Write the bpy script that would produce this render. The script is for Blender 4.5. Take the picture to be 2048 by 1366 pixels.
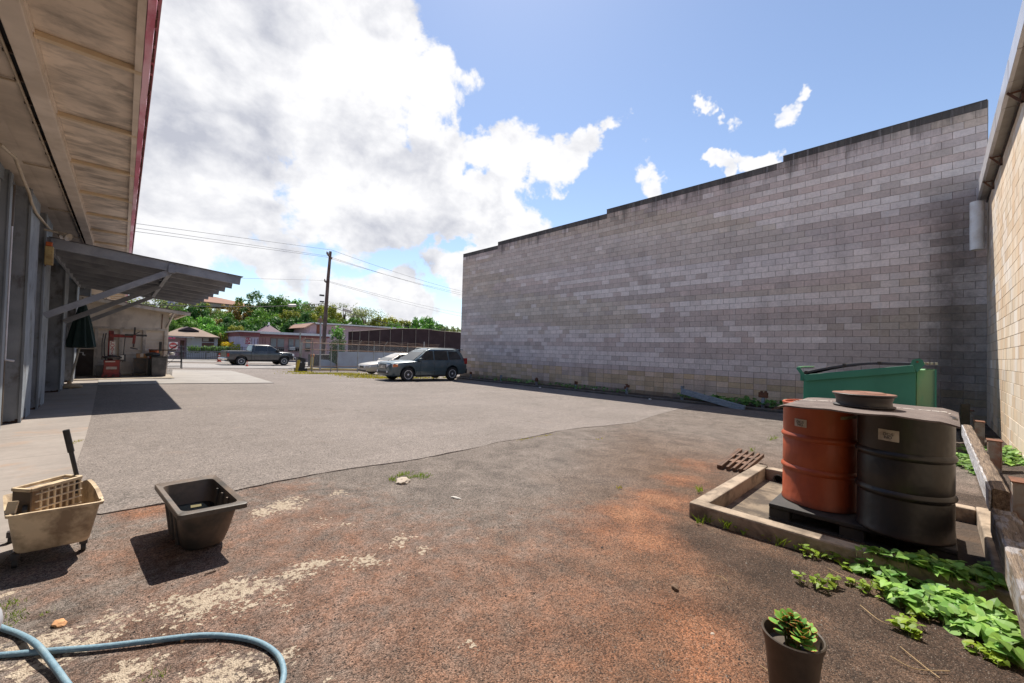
import bpy, bmesh, math, random
import numpy as np
from mathutils import Vector, Matrix, noise as mnoise
R=math.radians; PI=math.pi
random.seed(7)
scene=bpy.context.scene
for o in list(bpy.data.objects): bpy.data.objects.remove(o)
COL=scene.collection
# ------------------------------------------------------------------ camera
CAM_H=1.42
FPX=811.8                       # focal length in pixels of a 2048 px wide picture
def _basis():
    a=Vector((245-1024,679.5-683,FPX)); b=Vector((1870-1024,723-683,FPX))
    y=a.normalized(); x=(b-y*b.dot(y)).normalized(); z=x.cross(y)
    if z.y>0: z=-z
    return x,y,z
BX,BY,BZ=_basis()
EYE=Vector((0,0,CAM_H))
cam=bpy.data.cameras.new('camera'); camo=bpy.data.objects.new('camera',cam); COL.objects.link(camo)
cam.sensor_width=36; cam.lens=FPX/2048*36; cam.clip_start=.02; cam.clip_end=3000
def c2w(v): return Vector((BX.dot(v),BY.dot(v),BZ.dot(v)))
cr=c2w(Vector((1,0,0))); cu=c2w(Vector((0,-1,0))); cb=c2w(Vector((0,0,-1)))
M=Matrix((cr,cu,cb)).transposed().to_4x4(); M.translation=EYE; camo.matrix_world=M
scene.camera=camo
scene.render.resolution_x=1024; scene.render.resolution_y=683
# ------------------------------------------------------------------ sun, sky, exposure
SUN=Vector((.40,.46,1.0)).normalized()
SUN_EL=math.asin(SUN.z); SUN_AZ=math.atan2(SUN.x,SUN.y)
sl=bpy.data.lights.new('sun','SUN'); sl.energy=3.7; sl.angle=R(.55); sl.color=(1,.93,.82)
so=bpy.data.objects.new('sun',sl); COL.objects.link(so); so.rotation_euler=(SUN).to_track_quat('Z','Y').to_euler()
scene.view_settings.view_transform='Standard'; scene.view_settings.look='None'
scene.view_settings.exposure=1.08; scene.view_settings.gamma=1; scene.view_settings.use_curve_mapping=False

def ray(px,py): return c2w(Vector((px-1024,py-683,FPX)))
def gz(x,y): return -.02*min(max(x-1,0),15)-.006*min(max(y,0),45)-.022*min(max(y-24,0),16)
def G(px,py):
    d=ray(px,py); z=0
    for _ in range(40):
        t=(z-CAM_H)/d.z; p=EYE+d*t; z=gz(p.x,p.y)
    return Vector((p.x,p.y,z))
def onX(px,py,X): d=ray(px,py); return EYE+d*(X/d.x)
def onY(px,py,Y): d=ray(px,py); return EYE+d*(Y/d.y)
def onZ(px,py,Z): d=ray(px,py); return EYE+d*((Z-CAM_H)/d.z)

world=bpy.data.worlds.new('World'); scene.world=world; world.use_nodes=True
def build_sky():
    nt=world.node_tree; N=nt.nodes; L=nt.links; N.clear()
    out=N.new('ShaderNodeOutputWorld'); bg=N.new('ShaderNodeBackground'); bg.inputs[1].default_value=SKY_S
    sky=N.new('ShaderNodeTexSky'); sky.sky_type='NISHITA'; sky.sun_disc=False
    sky.sun_elevation=SUN_EL; sky.sun_rotation=SUN_AZ; sky.air_density=1.0; sky.dust_density=.25; sky.ozone_density=2.0; sky.altitude=100
    hs=N.new('ShaderNodeHueSaturation'); hs.inputs['Saturation'].default_value=SKY_SAT; hs.inputs['Value'].default_value=SKY_V; hs.inputs['Hue'].default_value=.502
    L.new(sky.outputs[0],hs.inputs['Color'])
    tc=N.new('ShaderNodeTexCoord')
    nz=N.new('ShaderNodeTexNoise'); nz.inputs['Scale'].default_value=4.2; nz.inputs['Detail'].default_value=11; nz.inputs['Roughness'].default_value=.58; nz.inputs['Distortion'].default_value=.25
    mp=N.new('ShaderNodeMapping'); mp.inputs['Scale'].default_value=(1,1,1.4); mp.inputs['Location'].default_value=(.3,.7,.2)
    L.new(tc.outputs['Generated'],mp.inputs[0]); L.new(mp.outputs[0],nz.inputs['Vector'])
    def math_(op,a,b=None,c=None,clamp=False):
        n=N.new('ShaderNodeMath'); n.operation=op; n.use_clamp=clamp
        for i,v in enumerate((a,b,c)):
            if v is None: continue
            if isinstance(v,(int,float)): n.inputs[i].default_value=v
            else: L.new(v,n.inputs[i])
        return n.outputs[0]
    wn=N.new('ShaderNodeTexNoise'); wn.inputs['Scale'].default_value=3.4; wn.inputs['Detail'].default_value=6; wn.inputs['Roughness'].default_value=.6
    L.new(tc.outputs['Generated'],wn.inputs['Vector'])
    wm=N.new('ShaderNodeVectorMath'); wm.operation='MULTIPLY_ADD'; wm.inputs[1].default_value=(.42,.42,.34); wm.inputs[2].default_value=(-.21,-.21,-.17); L.new(wn.outputs['Color'],wm.inputs[0])
    wa=N.new('ShaderNodeVectorMath'); wa.operation='ADD'; L.new(wm.outputs[0],wa.inputs[0]); L.new(tc.outputs['Generated'],wa.inputs[1]); WD=wa.outputs[0]
    field=None
    for (px,py,r,w) in CLOUDS:
        d=ray(px,py).normalized()
        # angular radius from the picture radius
        d2=ray(px+r,py).normalized(); rad=(d-d2).length
        n=N.new('ShaderNodeVectorMath'); n.operation='DISTANCE'; n.inputs[1].default_value=d
        L.new(WD,n.inputs[0])
        mr=N.new('ShaderNodeMapRange'); mr.interpolation_type='SMOOTHSTEP'
        mr.inputs['From Min'].default_value=rad*1.6; mr.inputs['From Max'].default_value=rad*.25
        mr.inputs['To Min'].default_value=0; mr.inputs['To Max'].default_value=w
        L.new(n.outputs['Value'],mr.inputs['Value'])
        field=mr.outputs[0] if field is None else math_('MAXIMUM',field,mr.outputs[0])
    a=math_('MULTIPLY_ADD',nz.outputs['Fac'],5.4,-2.7)
    dens=math_('ADD',math_('MULTIPLY',field,1.75),math_('ADD',a,-.92))
    m2=N.new('ShaderNodeMapRange'); m2.interpolation_type='SMOOTHSTEP'; m2.inputs['From Min'].default_value=-.02; m2.inputs['From Max'].default_value=.40
    L.new(dens,m2.inputs['Value'])
    # cloud shade: thick parts grey, thin/sunward edges white
    nz2=N.new('ShaderNodeTexNoise'); nz2.inputs['Scale'].default_value=6.5; nz2.inputs['Detail'].default_value=10; nz2.inputs['Roughness'].default_value=.56; nz2.inputs['Distortion'].default_value=.1
    mp2=N.new('ShaderNodeMapping'); mp2.inputs['Scale'].default_value=(1,1,1.3); mp2.inputs['Location'].default_value=(2.1,.2,5.2)
    L.new(tc.outputs['Generated'],mp2.inputs[0]); L.new(mp2.outputs[0],nz2.inputs['Vector'])
    gfield=None
    for (px,py,r,w) in GREYS:
        d=ray(px,py).normalized(); d2=ray(px+r,py).normalized(); rad=(d-d2).length
        n=N.new('ShaderNodeVectorMath'); n.operation='DISTANCE'; n.inputs[1].default_value=d
        L.new(tc.outputs['Generated'],n.inputs[0])
        mr=N.new('ShaderNodeMapRange'); mr.interpolation_type='SMOOTHSTEP'
        mr.inputs['From Min'].default_value=rad*1.5; mr.inputs['From Max'].default_value=0
        mr.inputs['To Min'].default_value=0; mr.inputs['To Max'].default_value=w
        L.new(n.outputs['Value'],mr.inputs['Value'])
        gfield=mr.outputs[0] if gfield is None else math_('MAXIMUM',gfield,mr.outputs[0])
    sh=math_('ADD',math_('MULTIPLY_ADD',nz2.outputs['Fac'],4.6,-2.25),math_('MULTIPLY',gfield,.42),clamp=True)
    cc=N.new('ShaderNodeMix'); cc.data_type='RGBA'
    k=CLOUD_V/SKY_S
    cc.inputs[6].default_value=(k,k,k*1.02,1); cc.inputs[7].default_value=(k*.56,k*.58,k*.66,1)
    L.new(sh,cc.inputs[0])
    mx=N.new('ShaderNodeMix'); mx.data_type='RGBA'
    L.new(m2.outputs[0],mx.inputs[0]); L.new(hs.outputs[0],mx.inputs[6]); L.new(cc.outputs[2],mx.inputs[7])
    L.new(mx.outputs[2],bg.inputs[0]); L.new(bg.outputs[0],out.inputs[0])
SKY_S=.108; SKY_SAT=.94; SKY_V=.72; CLOUD_V=.475
CLOUDS=[(420,120,230,1),(560,330,260,1),(330,330,230,1),(720,130,170,1),(650,260,200,1),(860,190,120,.95),(930,170,80,.9),(760,440,130,1),(420,480,160,.95),
 (880,300,100,.9),(960,300,70,.85),(1060,310,90,1.05),(1140,320,75,1.05),(1010,455,125,1.35),(960,540,90,1.2),(1060,440,60,.9),(980,500,60,.9),(560,590,100,.85),(700,640,100,.8),(850,650,110,.85),(400,560,80,.6),(780,540,40,.6),
 (1300,330,60,.95),(1610,165,48,.92),(1540,300,60,.88),(1470,290,42,.78),(1440,212,36,.68),(1500,212,34,.68),(1250,245,30,.45),(1030,165,40,.6),(670,15,50,.9),(200,300,300,1),(100,560,250,.9),(600,60,160,.9),(1400,660,260,.6)]
GREYS=[(450,360,250,1.1),(360,180,120,.5),(560,150,120,.4),(780,460,110,.7),(880,330,60,.4),(600,340,150,.75),(720,420,110,.6),(480,200,110,.25),(640,120,100,.2),(300,300,150,.6),(560,470,120,.45)]
build_sky()

# ------------------------------------------------------------------ mesh helpers
def woff(p):
    v=Vector((0,0,0))
    while p is not None: v+=p.location; p=p.parent
    return v
class MB:
    def __init__(s): s.v=[]; s.f=[]; s.c=[]; s.col=None
    def add(s,vs,fs,col=None):
        n=len(s.v); s.v+= [tuple(v) for v in vs]; s.f+=[tuple(i+n for i in f) for f in fs]
        s.c+=[col if col is not None else (s.col or (1,1,1))]*len(vs); return s
    def box(s,x0,x1,y0,y1,z0,z1,col=None,M=None):
        vs=[Vector((x,y,z)) for z in (z0,z1) for y in (y0,y1) for x in (x0,x1)]
        if M is not None: vs=[M@v for v in vs]
        return s.add(vs,[(0,2,3,1),(4,5,7,6),(0,1,5,4),(2,6,7,3),(0,4,6,2),(1,3,7,5)],col)
    def beam(s,a,b,w,h,up=(0,0,1),col=None):
        a=Vector(a); b=Vector(b); d=(b-a).normalized(); up=Vector(up)
        r=d.cross(up)
        if r.length<1e-4: r=d.cross(Vector((0,1,0)))
        r.normalize(); u=r.cross(d); vs=[]
        for p in (a,b):
            for sx,sz in ((-1,-1),(1,-1),(1,1),(-1,1)): vs.append(p+r*sx*w/2+u*sz*h/2)
        return s.add(vs,[(3,2,1,0),(4,5,6,7),(0,1,5,4),(1,2,6,5),(2,3,7,6),(3,0,4,7)],col)
    def tube(s,pts,r,n=8,cap=True,col=None):
        pts=[Vector(p) for p in pts]; k=len(pts); rs=r if isinstance(r,(list,tuple)) else [r]*k
        vs=[]; prev=None
        for i,p in enumerate(pts):
            t=(pts[min(i+1,k-1)]-pts[max(i-1,0)]).normalized()
            if prev is None:
                a=Vector((0,0,1)) if abs(t.z)<.9 else Vector((1,0,0)); u=t.cross(a).normalized()
            else: u=(prev-t*prev.dot(t)).normalized()
            prev=u; w=t.cross(u)
            for j in range(n):
                an=2*PI*j/n; vs.append(p+(u*math.cos(an)+w*math.sin(an))*rs[i])
        fs=[]
        for i in range(k-1):
            for j in range(n):
                a=i*n+j; b=i*n+(j+1)%n; fs.append((a,b,b+n,a+n))
        if cap: fs.append(tuple(range(n-1,-1,-1))); fs.append(tuple((k-1)*n+j for j in range(n)))
        return s.add(vs,fs,col)
    def lathe(s,prof,c=(0,0,0),n=32,M=None,col=None,close=False):
        vs=[];fs=[]; k=len(prof)
        for (r,z) in prof:
            for j in range(n):
                an=2*PI*j/n; v=Vector((r*math.cos(an),r*math.sin(an),z))
                if M is not None: v=M@v
                vs.append(v+Vector(c))
        for i in range(k-1):
            for j in range(n):
                a=i*n+j;b=i*n+(j+1)%n; fs.append((a,b,b+n,a+n))
        if not close:
            if prof[0][0]>1e-5: fs.append(tuple(range(n-1,-1,-1)))
            if prof[-1][0]>1e-5: fs.append(tuple((k-1)*n+j for j in range(n)))
        return s.add(vs,fs,col)
    def prism(s,poly,axis,a,b,col=None):
        """poly in the plane normal to axis ('x','y','z'), extruded from a to b"""
        def P(u,v,w): return {'x':(w,u,v),'y':(u,w,v),'z':(u,v,w)}[axis]
        n=len(poly); vs=[P(u,v,a) for u,v in poly]+[P(u,v,b) for u,v in poly]
        fs=[tuple(range(n-1,-1,-1)),tuple(range(n,2*n))]+[(i,(i+1)%n,(i+1)%n+n,i+n) for i in range(n)]
        return s.add(vs,fs,col)
    def loft(s,secs,cap=True,col=None,closed=True):
        n=len(secs[0]); vs=[v for sec in secs for v in sec]; fs=[]
        for i in range(len(secs)-1):
            for j in range(n if closed else n-1):
                a=i*n+j;b=i*n+(j+1)%n; fs.append((a,b,b+n,a+n))
        if cap: fs.append(tuple(range(n-1,-1,-1))); fs.append(tuple((len(secs)-1)*n+j for j in range(n)))
        return s.add(vs,fs,col)
    def xf(s,M):
        s.v=[tuple(M@Vector(v)) for v in s.v]; return s
    def obj(s,name,mat,parent=None,smooth=None,bevel=0,label=None,seg=2,fix=True):
        me=bpy.data.meshes.new(name); off=woff(parent)
        me.from_pydata([(v[0]-off.x,v[1]-off.y,v[2]-off.z) for v in s.v],[],s.f)
        if any(c!=(1,1,1) for c in s.c):
            at=me.color_attributes.new('Col','FLOAT_COLOR','POINT')
            at.data.foreach_set('color',np.array([(c[0],c[1],c[2],1) for c in s.c],dtype=np.float32).ravel())
        if fix:
            bm=bmesh.new(); bm.from_mesh(me); bmesh.ops.recalc_face_normals(bm,faces=bm.faces); bm.to_mesh(me); bm.free()
        o=bpy.data.objects.new(name,me); COL.objects.link(o); o.parent=parent
        if mat: me.materials.append(mat)
        if smooth is not None:
            me.shade_smooth(); me.set_sharp_from_angle(angle=R(smooth))
        if bevel:
            m=o.modifiers.new('bevel','BEVEL'); m.width=bevel; m.segments=seg; m.limit_method='ANGLE'; m.angle_limit=R(40); m.harden_normals=False
        if label: o['label']=label
        return o
def tag(o,label=None,cat=None,group=None,kind=None):
    if label: o['label']=label
    if cat: o['category']=cat
    if group: o['group']=group
    if kind: o['kind']=kind
    return o
def thing(name,loc,label,cat,group=None,rz=0):
    o=bpy.data.objects.new(name,None); COL.objects.link(o); o.location=loc; o.rotation_euler=(0,0,rz); o.empty_display_size=.2
    return tag(o,label,cat,group)
def copy_tree(o,parent=None):
    c=o.copy(); COL.objects.link(c); c.parent=parent
    for ch in list(o.children): copy_tree(ch,c)
    return c
def B(*a,**k): return MB().box(*a,**k)
def text(name,body,mat,parent,loc,rot,size,depth=.002,align='CENTER',sx=1.0):
    cu=bpy.data.curves.new(name,'FONT'); cu.body=body; cu.size=size; cu.extrude=depth; cu.align_x=align; cu.align_y='CENTER'; cu.space_line=.82
    t=bpy.data.objects.new(name+'_tmp',cu); COL.objects.link(t); dg=bpy.context.evaluated_depsgraph_get(); dg.update()
    me=bpy.data.meshes.new_from_object(t.evaluated_get(dg)); bpy.data.objects.remove(t)
    o=bpy.data.objects.new(name,me); COL.objects.link(o); me.materials.clear(); me.materials.append(mat)
    o.parent=parent; o.location=Vector(loc)-woff(parent); o.rotation_euler=rot; o.scale=(sx,1,1)
    return o

# ------------------------------------------------------------------ materials
def newmat(name):
    m=bpy.data.materials.new(name); m.use_nodes=True; nt=m.node_tree; b=nt.nodes['Principled BSDF']; return m,nt,b
class NT:
    def __init__(s,nt): s.nt=nt; s.N=nt.nodes; s.L=nt.links
    def set(s,sock,v):
        if isinstance(v,(int,float)): sock.default_value=v
        elif isinstance(v,(tuple,list)): sock.default_value=(*v,1) if len(v)==3 and sock.type=='RGBA' else v
        else: s.L.new(v,sock)
    def math(s,op,a,b=0.0,clamp=False):
        n=s.N.new('ShaderNodeMath'); n.operation=op; n.use_clamp=clamp; s.set(n.inputs[0],a); s.set(n.inputs[1],b); return n.outputs[0]
    def pos(s,scale=(1,1,1),rot=(0,0,0),world=True):
        mp=s.N.new('ShaderNodeMapping'); mp.inputs['Scale'].default_value=scale; mp.inputs['Rotation'].default_value=rot
        if world: g=s.N.new('ShaderNodeNewGeometry'); s.L.new(g.outputs['Position'],mp.inputs[0])
        else: g=s.N.new('ShaderNodeTexCoord'); s.L.new(g.outputs['Object'],mp.inputs[0])
        return mp.outputs[0]
    def noise(s,vec,scale,detail=4,rough=.55,dist=0):
        n=s.N.new('ShaderNodeTexNoise'); s.L.new(vec,n.inputs['Vector']); n.inputs['Scale'].default_value=scale; n.inputs['Detail'].default_value=detail
        n.inputs['Roughness'].default_value=rough; n.inputs['Distortion'].default_value=dist; return n.outputs['Fac']
    def voro(s,vec,scale,feat='F1',out='Distance'):
        n=s.N.new('ShaderNodeTexVoronoi'); n.feature=feat; s.L.new(vec,n.inputs['Vector']); n.inputs['Scale'].default_value=scale; return n.outputs[out]
    def ramp(s,v,a,b,lo=0.0,hi=1.0):
        n=s.N.new('ShaderNodeMapRange'); n.inputs['From Min'].default_value=a; n.inputs['From Max'].default_value=b
        n.inputs['To Min'].default_value=lo; n.inputs['To Max'].default_value=hi; s.set(n.inputs['Value'],v); return n.outputs[0]
    def mix(s,f,a,b,mode='MIX'):
        n=s.N.new('ShaderNodeMix'); n.data_type='RGBA'; n.blend_type=mode; s.set(n.inputs[0],f); s.set(n.inputs[6],a); s.set(n.inputs[7],b); return n.outputs[2]
    def bump(s,h,strength,dist,b,normal=None):
        n=s.N.new('ShaderNodeBump'); n.inputs['Strength'].default_value=strength; n.inputs['Distance'].default_value=dist; s.L.new(h,n.inputs['Height'])
        if normal is not None: s.L.new(normal,n.inputs['Normal'])
        if b is not None: s.L.new(n.outputs[0],b.inputs['Normal'])
        return n.outputs[0]
    def attr(s,name='Col'):
        n=s.N.new('ShaderNodeAttribute'); n.attribute_name=name; return n.outputs['Color']
    def sep(s,c):
        n=s.N.new('ShaderNodeSeparateColor'); s.L.new(c,n.inputs[0]); return n.outputs
    def scl(s,c,f):  # colour * float
        n=s.N.new('ShaderNodeVectorMath'); n.operation='SCALE'; s.set(n.inputs[0],c) if not isinstance(c,tuple) else None
        if isinstance(c,tuple): n.inputs[0].default_value=c[:3]
        s.set(n.inputs['Scale'],f); return n.outputs[0]
_mc={}
def paint(name,col,col2=None,amt=.5,scale=3,rough=.6,var=.15,bump=.15,bs=40,metal=0,stretch=(1,1,1),edge=(.45,.62),attr=False,spec=None,coat=0,world=True,bd=.01):
    """base colour with soft variation, patches of col2 (dirt / rust / bare) and fine bump"""
    if name in _mc: return _mc[name]
    m,nt,b=newmat(name); t=NT(nt); p=t.pos(stretch,world=world); p1=t.pos(world=world)
    base=t.attr() if attr else None
    n1=t.noise(p1,scale*.7,5); f=t.ramp(n1,.3,.7,1-var,1+var)
    c=t.scl(base if attr else tuple(col),f)
    if attr and col!=(1,1,1):
        c=t.mix(1.0,c,tuple(col),'MULTIPLY')
    if col2:
        n2=t.noise(p,scale,8,.62,.3); c=t.mix(t.ramp(n2,edge[0],edge[1],0,amt),c,tuple(col2))
    nt.links.new(c,b.inputs['Base Color'])
    b.inputs['Roughness'].default_value=rough; b.inputs['Metallic'].default_value=metal
    if spec is not None: b.inputs['Specular IOR Level'].default_value=spec
    if coat: b.inputs['Coat Weight'].default_value=coat; b.inputs['Coat Roughness'].default_value=.06
    if bump: t.bump(t.noise(p,bs,4),bump,bd,b)
    _mc[name]=m; return m
# ------------------------------------------------------------------ ground
def seg_d(px,py,a,b):
    ax,ay=a;bx,by=b; dx,dy=bx-ax,by-ay; L=dx*dx+dy*dy+1e-9
    t=max(0,min(1,((px-ax)*dx+(py-ay)*dy)/L)); return math.hypot(px-ax-dx*t,py-ay-dy*t)
def npix(lst): return [(G(x,y).x,G(x,y).y,r,w) for x,y,r,w in lst]
CHIPS=npix([(565,1010,.22,1),(520,1025,.15,.9),(610,1000,.1,.8),(680,985,.12,.9),(640,1040,.16,.6),(690,1050,.12,.7),(600,1080,.12,.6),(800,1080,.13,.9),(845,1100,.1,.8),(740,1120,.15,1),
 (690,1120,.1,.8),(640,1130,.14,1),(590,1150,.16,1),(540,1170,.14,.9),(480,1180,.2,1),(430,1195,.2,1),(380,1210,.2,1),(330,1215,.15,.9),(560,1190,.1,.7),(490,1215,.15,.8),(410,1230,.1,.7),
 (955,1070,.05,1),(1060,1075,.02,.8),(975,1055,.05,.7),(912,995,.05,.9),(805,1150,.05,.9),(860,1150,.05,.9),(935,1290,.055,1.1),(740,1290,.03,.9),(185,1280,.12,1),(110,1310,.18,1.1),(60,1290,.14,1),
 (250,1345,.1,1),(470,1350,.2,1.1),(530,1340,.12,1.1),(300,1330,.08,.9),(230,1230,.09,.8),(250,1260,.06,.8),(570,1215,.07,.8),(655,1360,.05,1),(20,1190,.06,1),(150,1290,.1,1),(1000,1085,.03,.6),(1120,1055,.03,.7),(1155,1090,.02,.7),(720,1000,.07,.6),(760,1050,.07,.5),(560,1060,.08,.6),(350,1350,.06,.8)])
REDS=npix([(700,1150,1.2,.62),(900,1200,1.3,.58),(1150,1250,1.0,.58),(400,1230,.8,.6),(1250,1080,.9,.6),(300,1100,.6,.6),(560,1060,1.0,.6),(1260,1030,.35,1.1),(1320,1000,.35,1.1),(1360,960,.3,.9),(1300,1080,.35,1),(1220,1060,.4,.8),(1390,930,.4,.7),(1340,1130,.3,.6),(1150,1110,.5,.5),(1380,1240,.4,.8),(1420,1330,.3,.8),(1480,930,.4,.55),(1250,1200,.4,.4),
 (820,1200,.5,.55),(780,1160,.4,.6),(700,1080,.4,.6),(640,1050,.5,.5),(300,1020,.3,.9),(250,1010,.25,.9),(400,1060,.4,.6),(560,980,.5,.5),(850,1080,.5,.45),(480,1100,.4,.5),(960,1150,.5,.4),(700,1250,.4,.35),(130,1170,.3,.5),(1000,1250,.4,.3)])
DARKS=npix([(1420,1080,.3,1),(1480,1120,.3,1.1),(1560,1150,.35,1.1),(1640,1190,.35,1.1),(1740,1240,.35,1),(1860,1290,.35,1),(1950,1340,.3,1),(1380,1060,.2,.8),(1600,1280,.35,.8),(1500,1220,.35,.7),(1700,1330,.3,.8),(1350,1180,.25,.5),
 (560,1320,.3,.45),(300,1290,.3,.6),(120,1240,.2,.6),(850,1250,.4,.3),(620,1200,.2,.4),(1950,960,.6,1.2),(1950,900,.8,1.2),(1980,920,.6,1.2),(1650,1120,.3,.9),(1250,870,.9,.4),(1180,880,.5,.35),(330,1130,.3,.5),(1960,1000,.4,1.2),(2000,1100,.4,1.2),(380,1290,.2,.4),(780,1190,.25,.35)])
def fld(lst,x,y):
    v=0
    for a,b,r,w in lst:
        d=math.hypot((x-a),(y-b))/r
        if d<1.6: v=max(v,w*(1-max(0,min(1,(d-.3)/1.3))))
    return v
def axis(fine0,fine1,step,lo,hi):
    a=list(np.arange(fine0,fine1,step)); s=step; x=fine0; l=[]
    while x>lo: s*=1.22; x-=s; l.append(x)
    s=step; x=a[-1]; h=[]
    while x<hi: s*=1.22; x+=s; h.append(x)
    return l[::-1]+a+h
def build_ground():
    xs=axis(-1.2,7.2,.055,-900,900); ys=sorted(set(axis(-.9,7.4,.055,-60,1500)))
    xs=sorted(set(xs+[1.0,16.0])); ys=sorted(set(ys+[0.0,24.0,40.0,45.0]))
    vs=[];cols=[]
    for y in ys:
        for x in xs:
            z=gz(x,y)
            near=(-1.2<x<7.2 and -.9<y<7.4)
            r=g=d=0
            if near:
                z+=.010*mnoise.noise(Vector((x*1.3,y*1.3,0)))+.006*mnoise.noise(Vector((x*5,y*5,3)))
                w=.10*mnoise.noise(Vector((x*6,y*6,1))); w2=.10*mnoise.noise(Vector((x*6,y*6,8)))
                r=fld(REDS,x+w,y+w2); g=fld(CHIPS,x+w*.3,y+w2*.3); d=fld(DARKS,x+w,y+w2)
            elif y<-.9: d=.9
            elif x<13 and 0<y<13: d=fld(DARKS,x+.3*mnoise.noise(Vector((x*2,y*2,1))),y)*.8
            if x>3 and y<-.35: # soil heaped by the block building
                z+=.16*min(1,(-.35-y)/.5) if y>-3 else .16
                d=1
            if y>70: z+=min(1,(y-70)/30)*0
            far=1 if (y>8 or x>10) else 0
            vs.append((x,y,z)); cols.append((r,g,d))
    nx=len(xs); fs=[(j*nx+i,j*nx+i+1,(j+1)*nx+i+1,(j+1)*nx+i) for j in range(len(ys)-1) for i in range(nx-1)]
    mb=MB(); mb.v=vs; mb.f=fs; mb.c=cols
    m,nt,b=newmat('old_ground'); t=NT(nt); p=t.pos()
    a=t.sep(t.attr()); red,chip,dark=a[0],a[1],a[2]
    nA=t.noise(p,1.1,8,.6,.4); nB=t.noise(p,9,7,.65); nC=t.noise(p,38,5,.6)
    vo=t.voro(p,150,out='Color'); vs_=t.sep(vo); vd=t.voro(p,150); nM=t.noise(p,3.2,7,.62,.5)
    base=t.scl((1,1,1),1.0)
    base=t.mix(t.ramp(nA,.38,.62),(.125,.081,.056),(.112,.062,.038))
    # grey asphalt where the lot is cleaner (away from the dirty foot)
    sp=t.N.new('ShaderNodeSeparateXYZ'); t.L.new(p,sp.inputs[0])
    # distance beyond a slanted line running from the seam towards the far wall
    q=t.math('ADD',t.math('MULTIPLY',sp.outputs[0],-.42),t.math('MULTIPLY',sp.outputs[1],1.0))
    qq=t.math('ADD',q,t.math('MULTIPLY',t.math('SUBTRACT',nA,.5),2.2))
    gry=t.ramp(qq,.0,1.9)
    far=t.ramp(t.math('ADD',sp.outputs[0],t.math('MULTIPLY',nB,1.0)),5.5,9,0,1)
    gry=t.math('MAXIMUM',gry,t.math('MULTIPLY',far,.9),True)
    base=t.mix(gry,base,(.165,.138,.121))
    rr=t.math('MULTIPLY',t.ramp(t.math('ADD',red,t.math('MULTIPLY',t.math('SUBTRACT',nB,.5),1.1)),.25,.95),.85)
    base=t.mix(rr,base,(.225,.095,.048))
    rr2=t.ramp(t.math('ADD',red,t.math('MULTIPLY',t.math('SUBTRACT',nC,.5),1.0)),.8,1.25)
    base=t.mix(t.math('MULTIPLY',rr2,.45),base,(.30,.17,.10))
    dd=t.ramp(t.math('ADD',dark,t.math('MULTIPLY',t.math('SUBTRACT',nB,.5),1.2)),.3,.8)
    base=t.mix(t.math('MULTIPLY',dd,.8),base,(.045,.030,.022))
    # aggregate: every cell a stone with its own tone
    st=t.ramp(vs_[0],0,1,.42,1.62); base=t.scl(base,st); base=t.scl(base,t.ramp(nM,.3,.7,.68,1.32)); base=t.scl(base,t.ramp(nC,.3,.7,.86,1.14))
    lt=t.ramp(vs_[1],.90,.93,0,1); lt=t.math('MULTIPLY',lt,t.ramp(vd,.55,.35)); base=t.mix(t.math('MULTIPLY',lt,.6),base,(.28,.23,.19))
    dk=t.ramp(vs_[2],.90,.93,0,.75); base=t.mix(dk,base,(.018,.014,.012))
    ch=t.math('ADD',chip,t.math('ADD',t.math('MULTIPLY',t.math('SUBTRACT',nB,.5),1.5),t.math('ADD',t.math('MULTIPLY',t.math('SUBTRACT',nC,.5),2.6),t.math('MULTIPLY',t.math('SUBTRACT',nM,.5),1.5))))
    cm=t.ramp(ch,.80,.89); pale=t.mix(t.ramp(nC,.3,.7),(.30,.235,.175),(.46,.385,.30)); base=t.mix(cm,base,pale)
    nt.links.new(base,b.inputs['Base Color']); b.inputs['Roughness'].default_value=.88; b.inputs['Specular IOR Level'].default_value=.25
    h=t.math('ADD',t.math('MULTIPLY',vd,-.8),t.math('MULTIPLY',nC,.8)); h=t.math('SUBTRACT',h,t.math('MULTIPLY',cm,-.3))
    n1=t.bump(h,.75,.012,None); t.bump(nB,.5,.03,b,n1)
    o=mb.obj('ground',m,fix=False,smooth=60); tag(o,'worn reddish brown ground of old asphalt and dirt with pale chipped patches',None,kind='structure')
build_ground()

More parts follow.
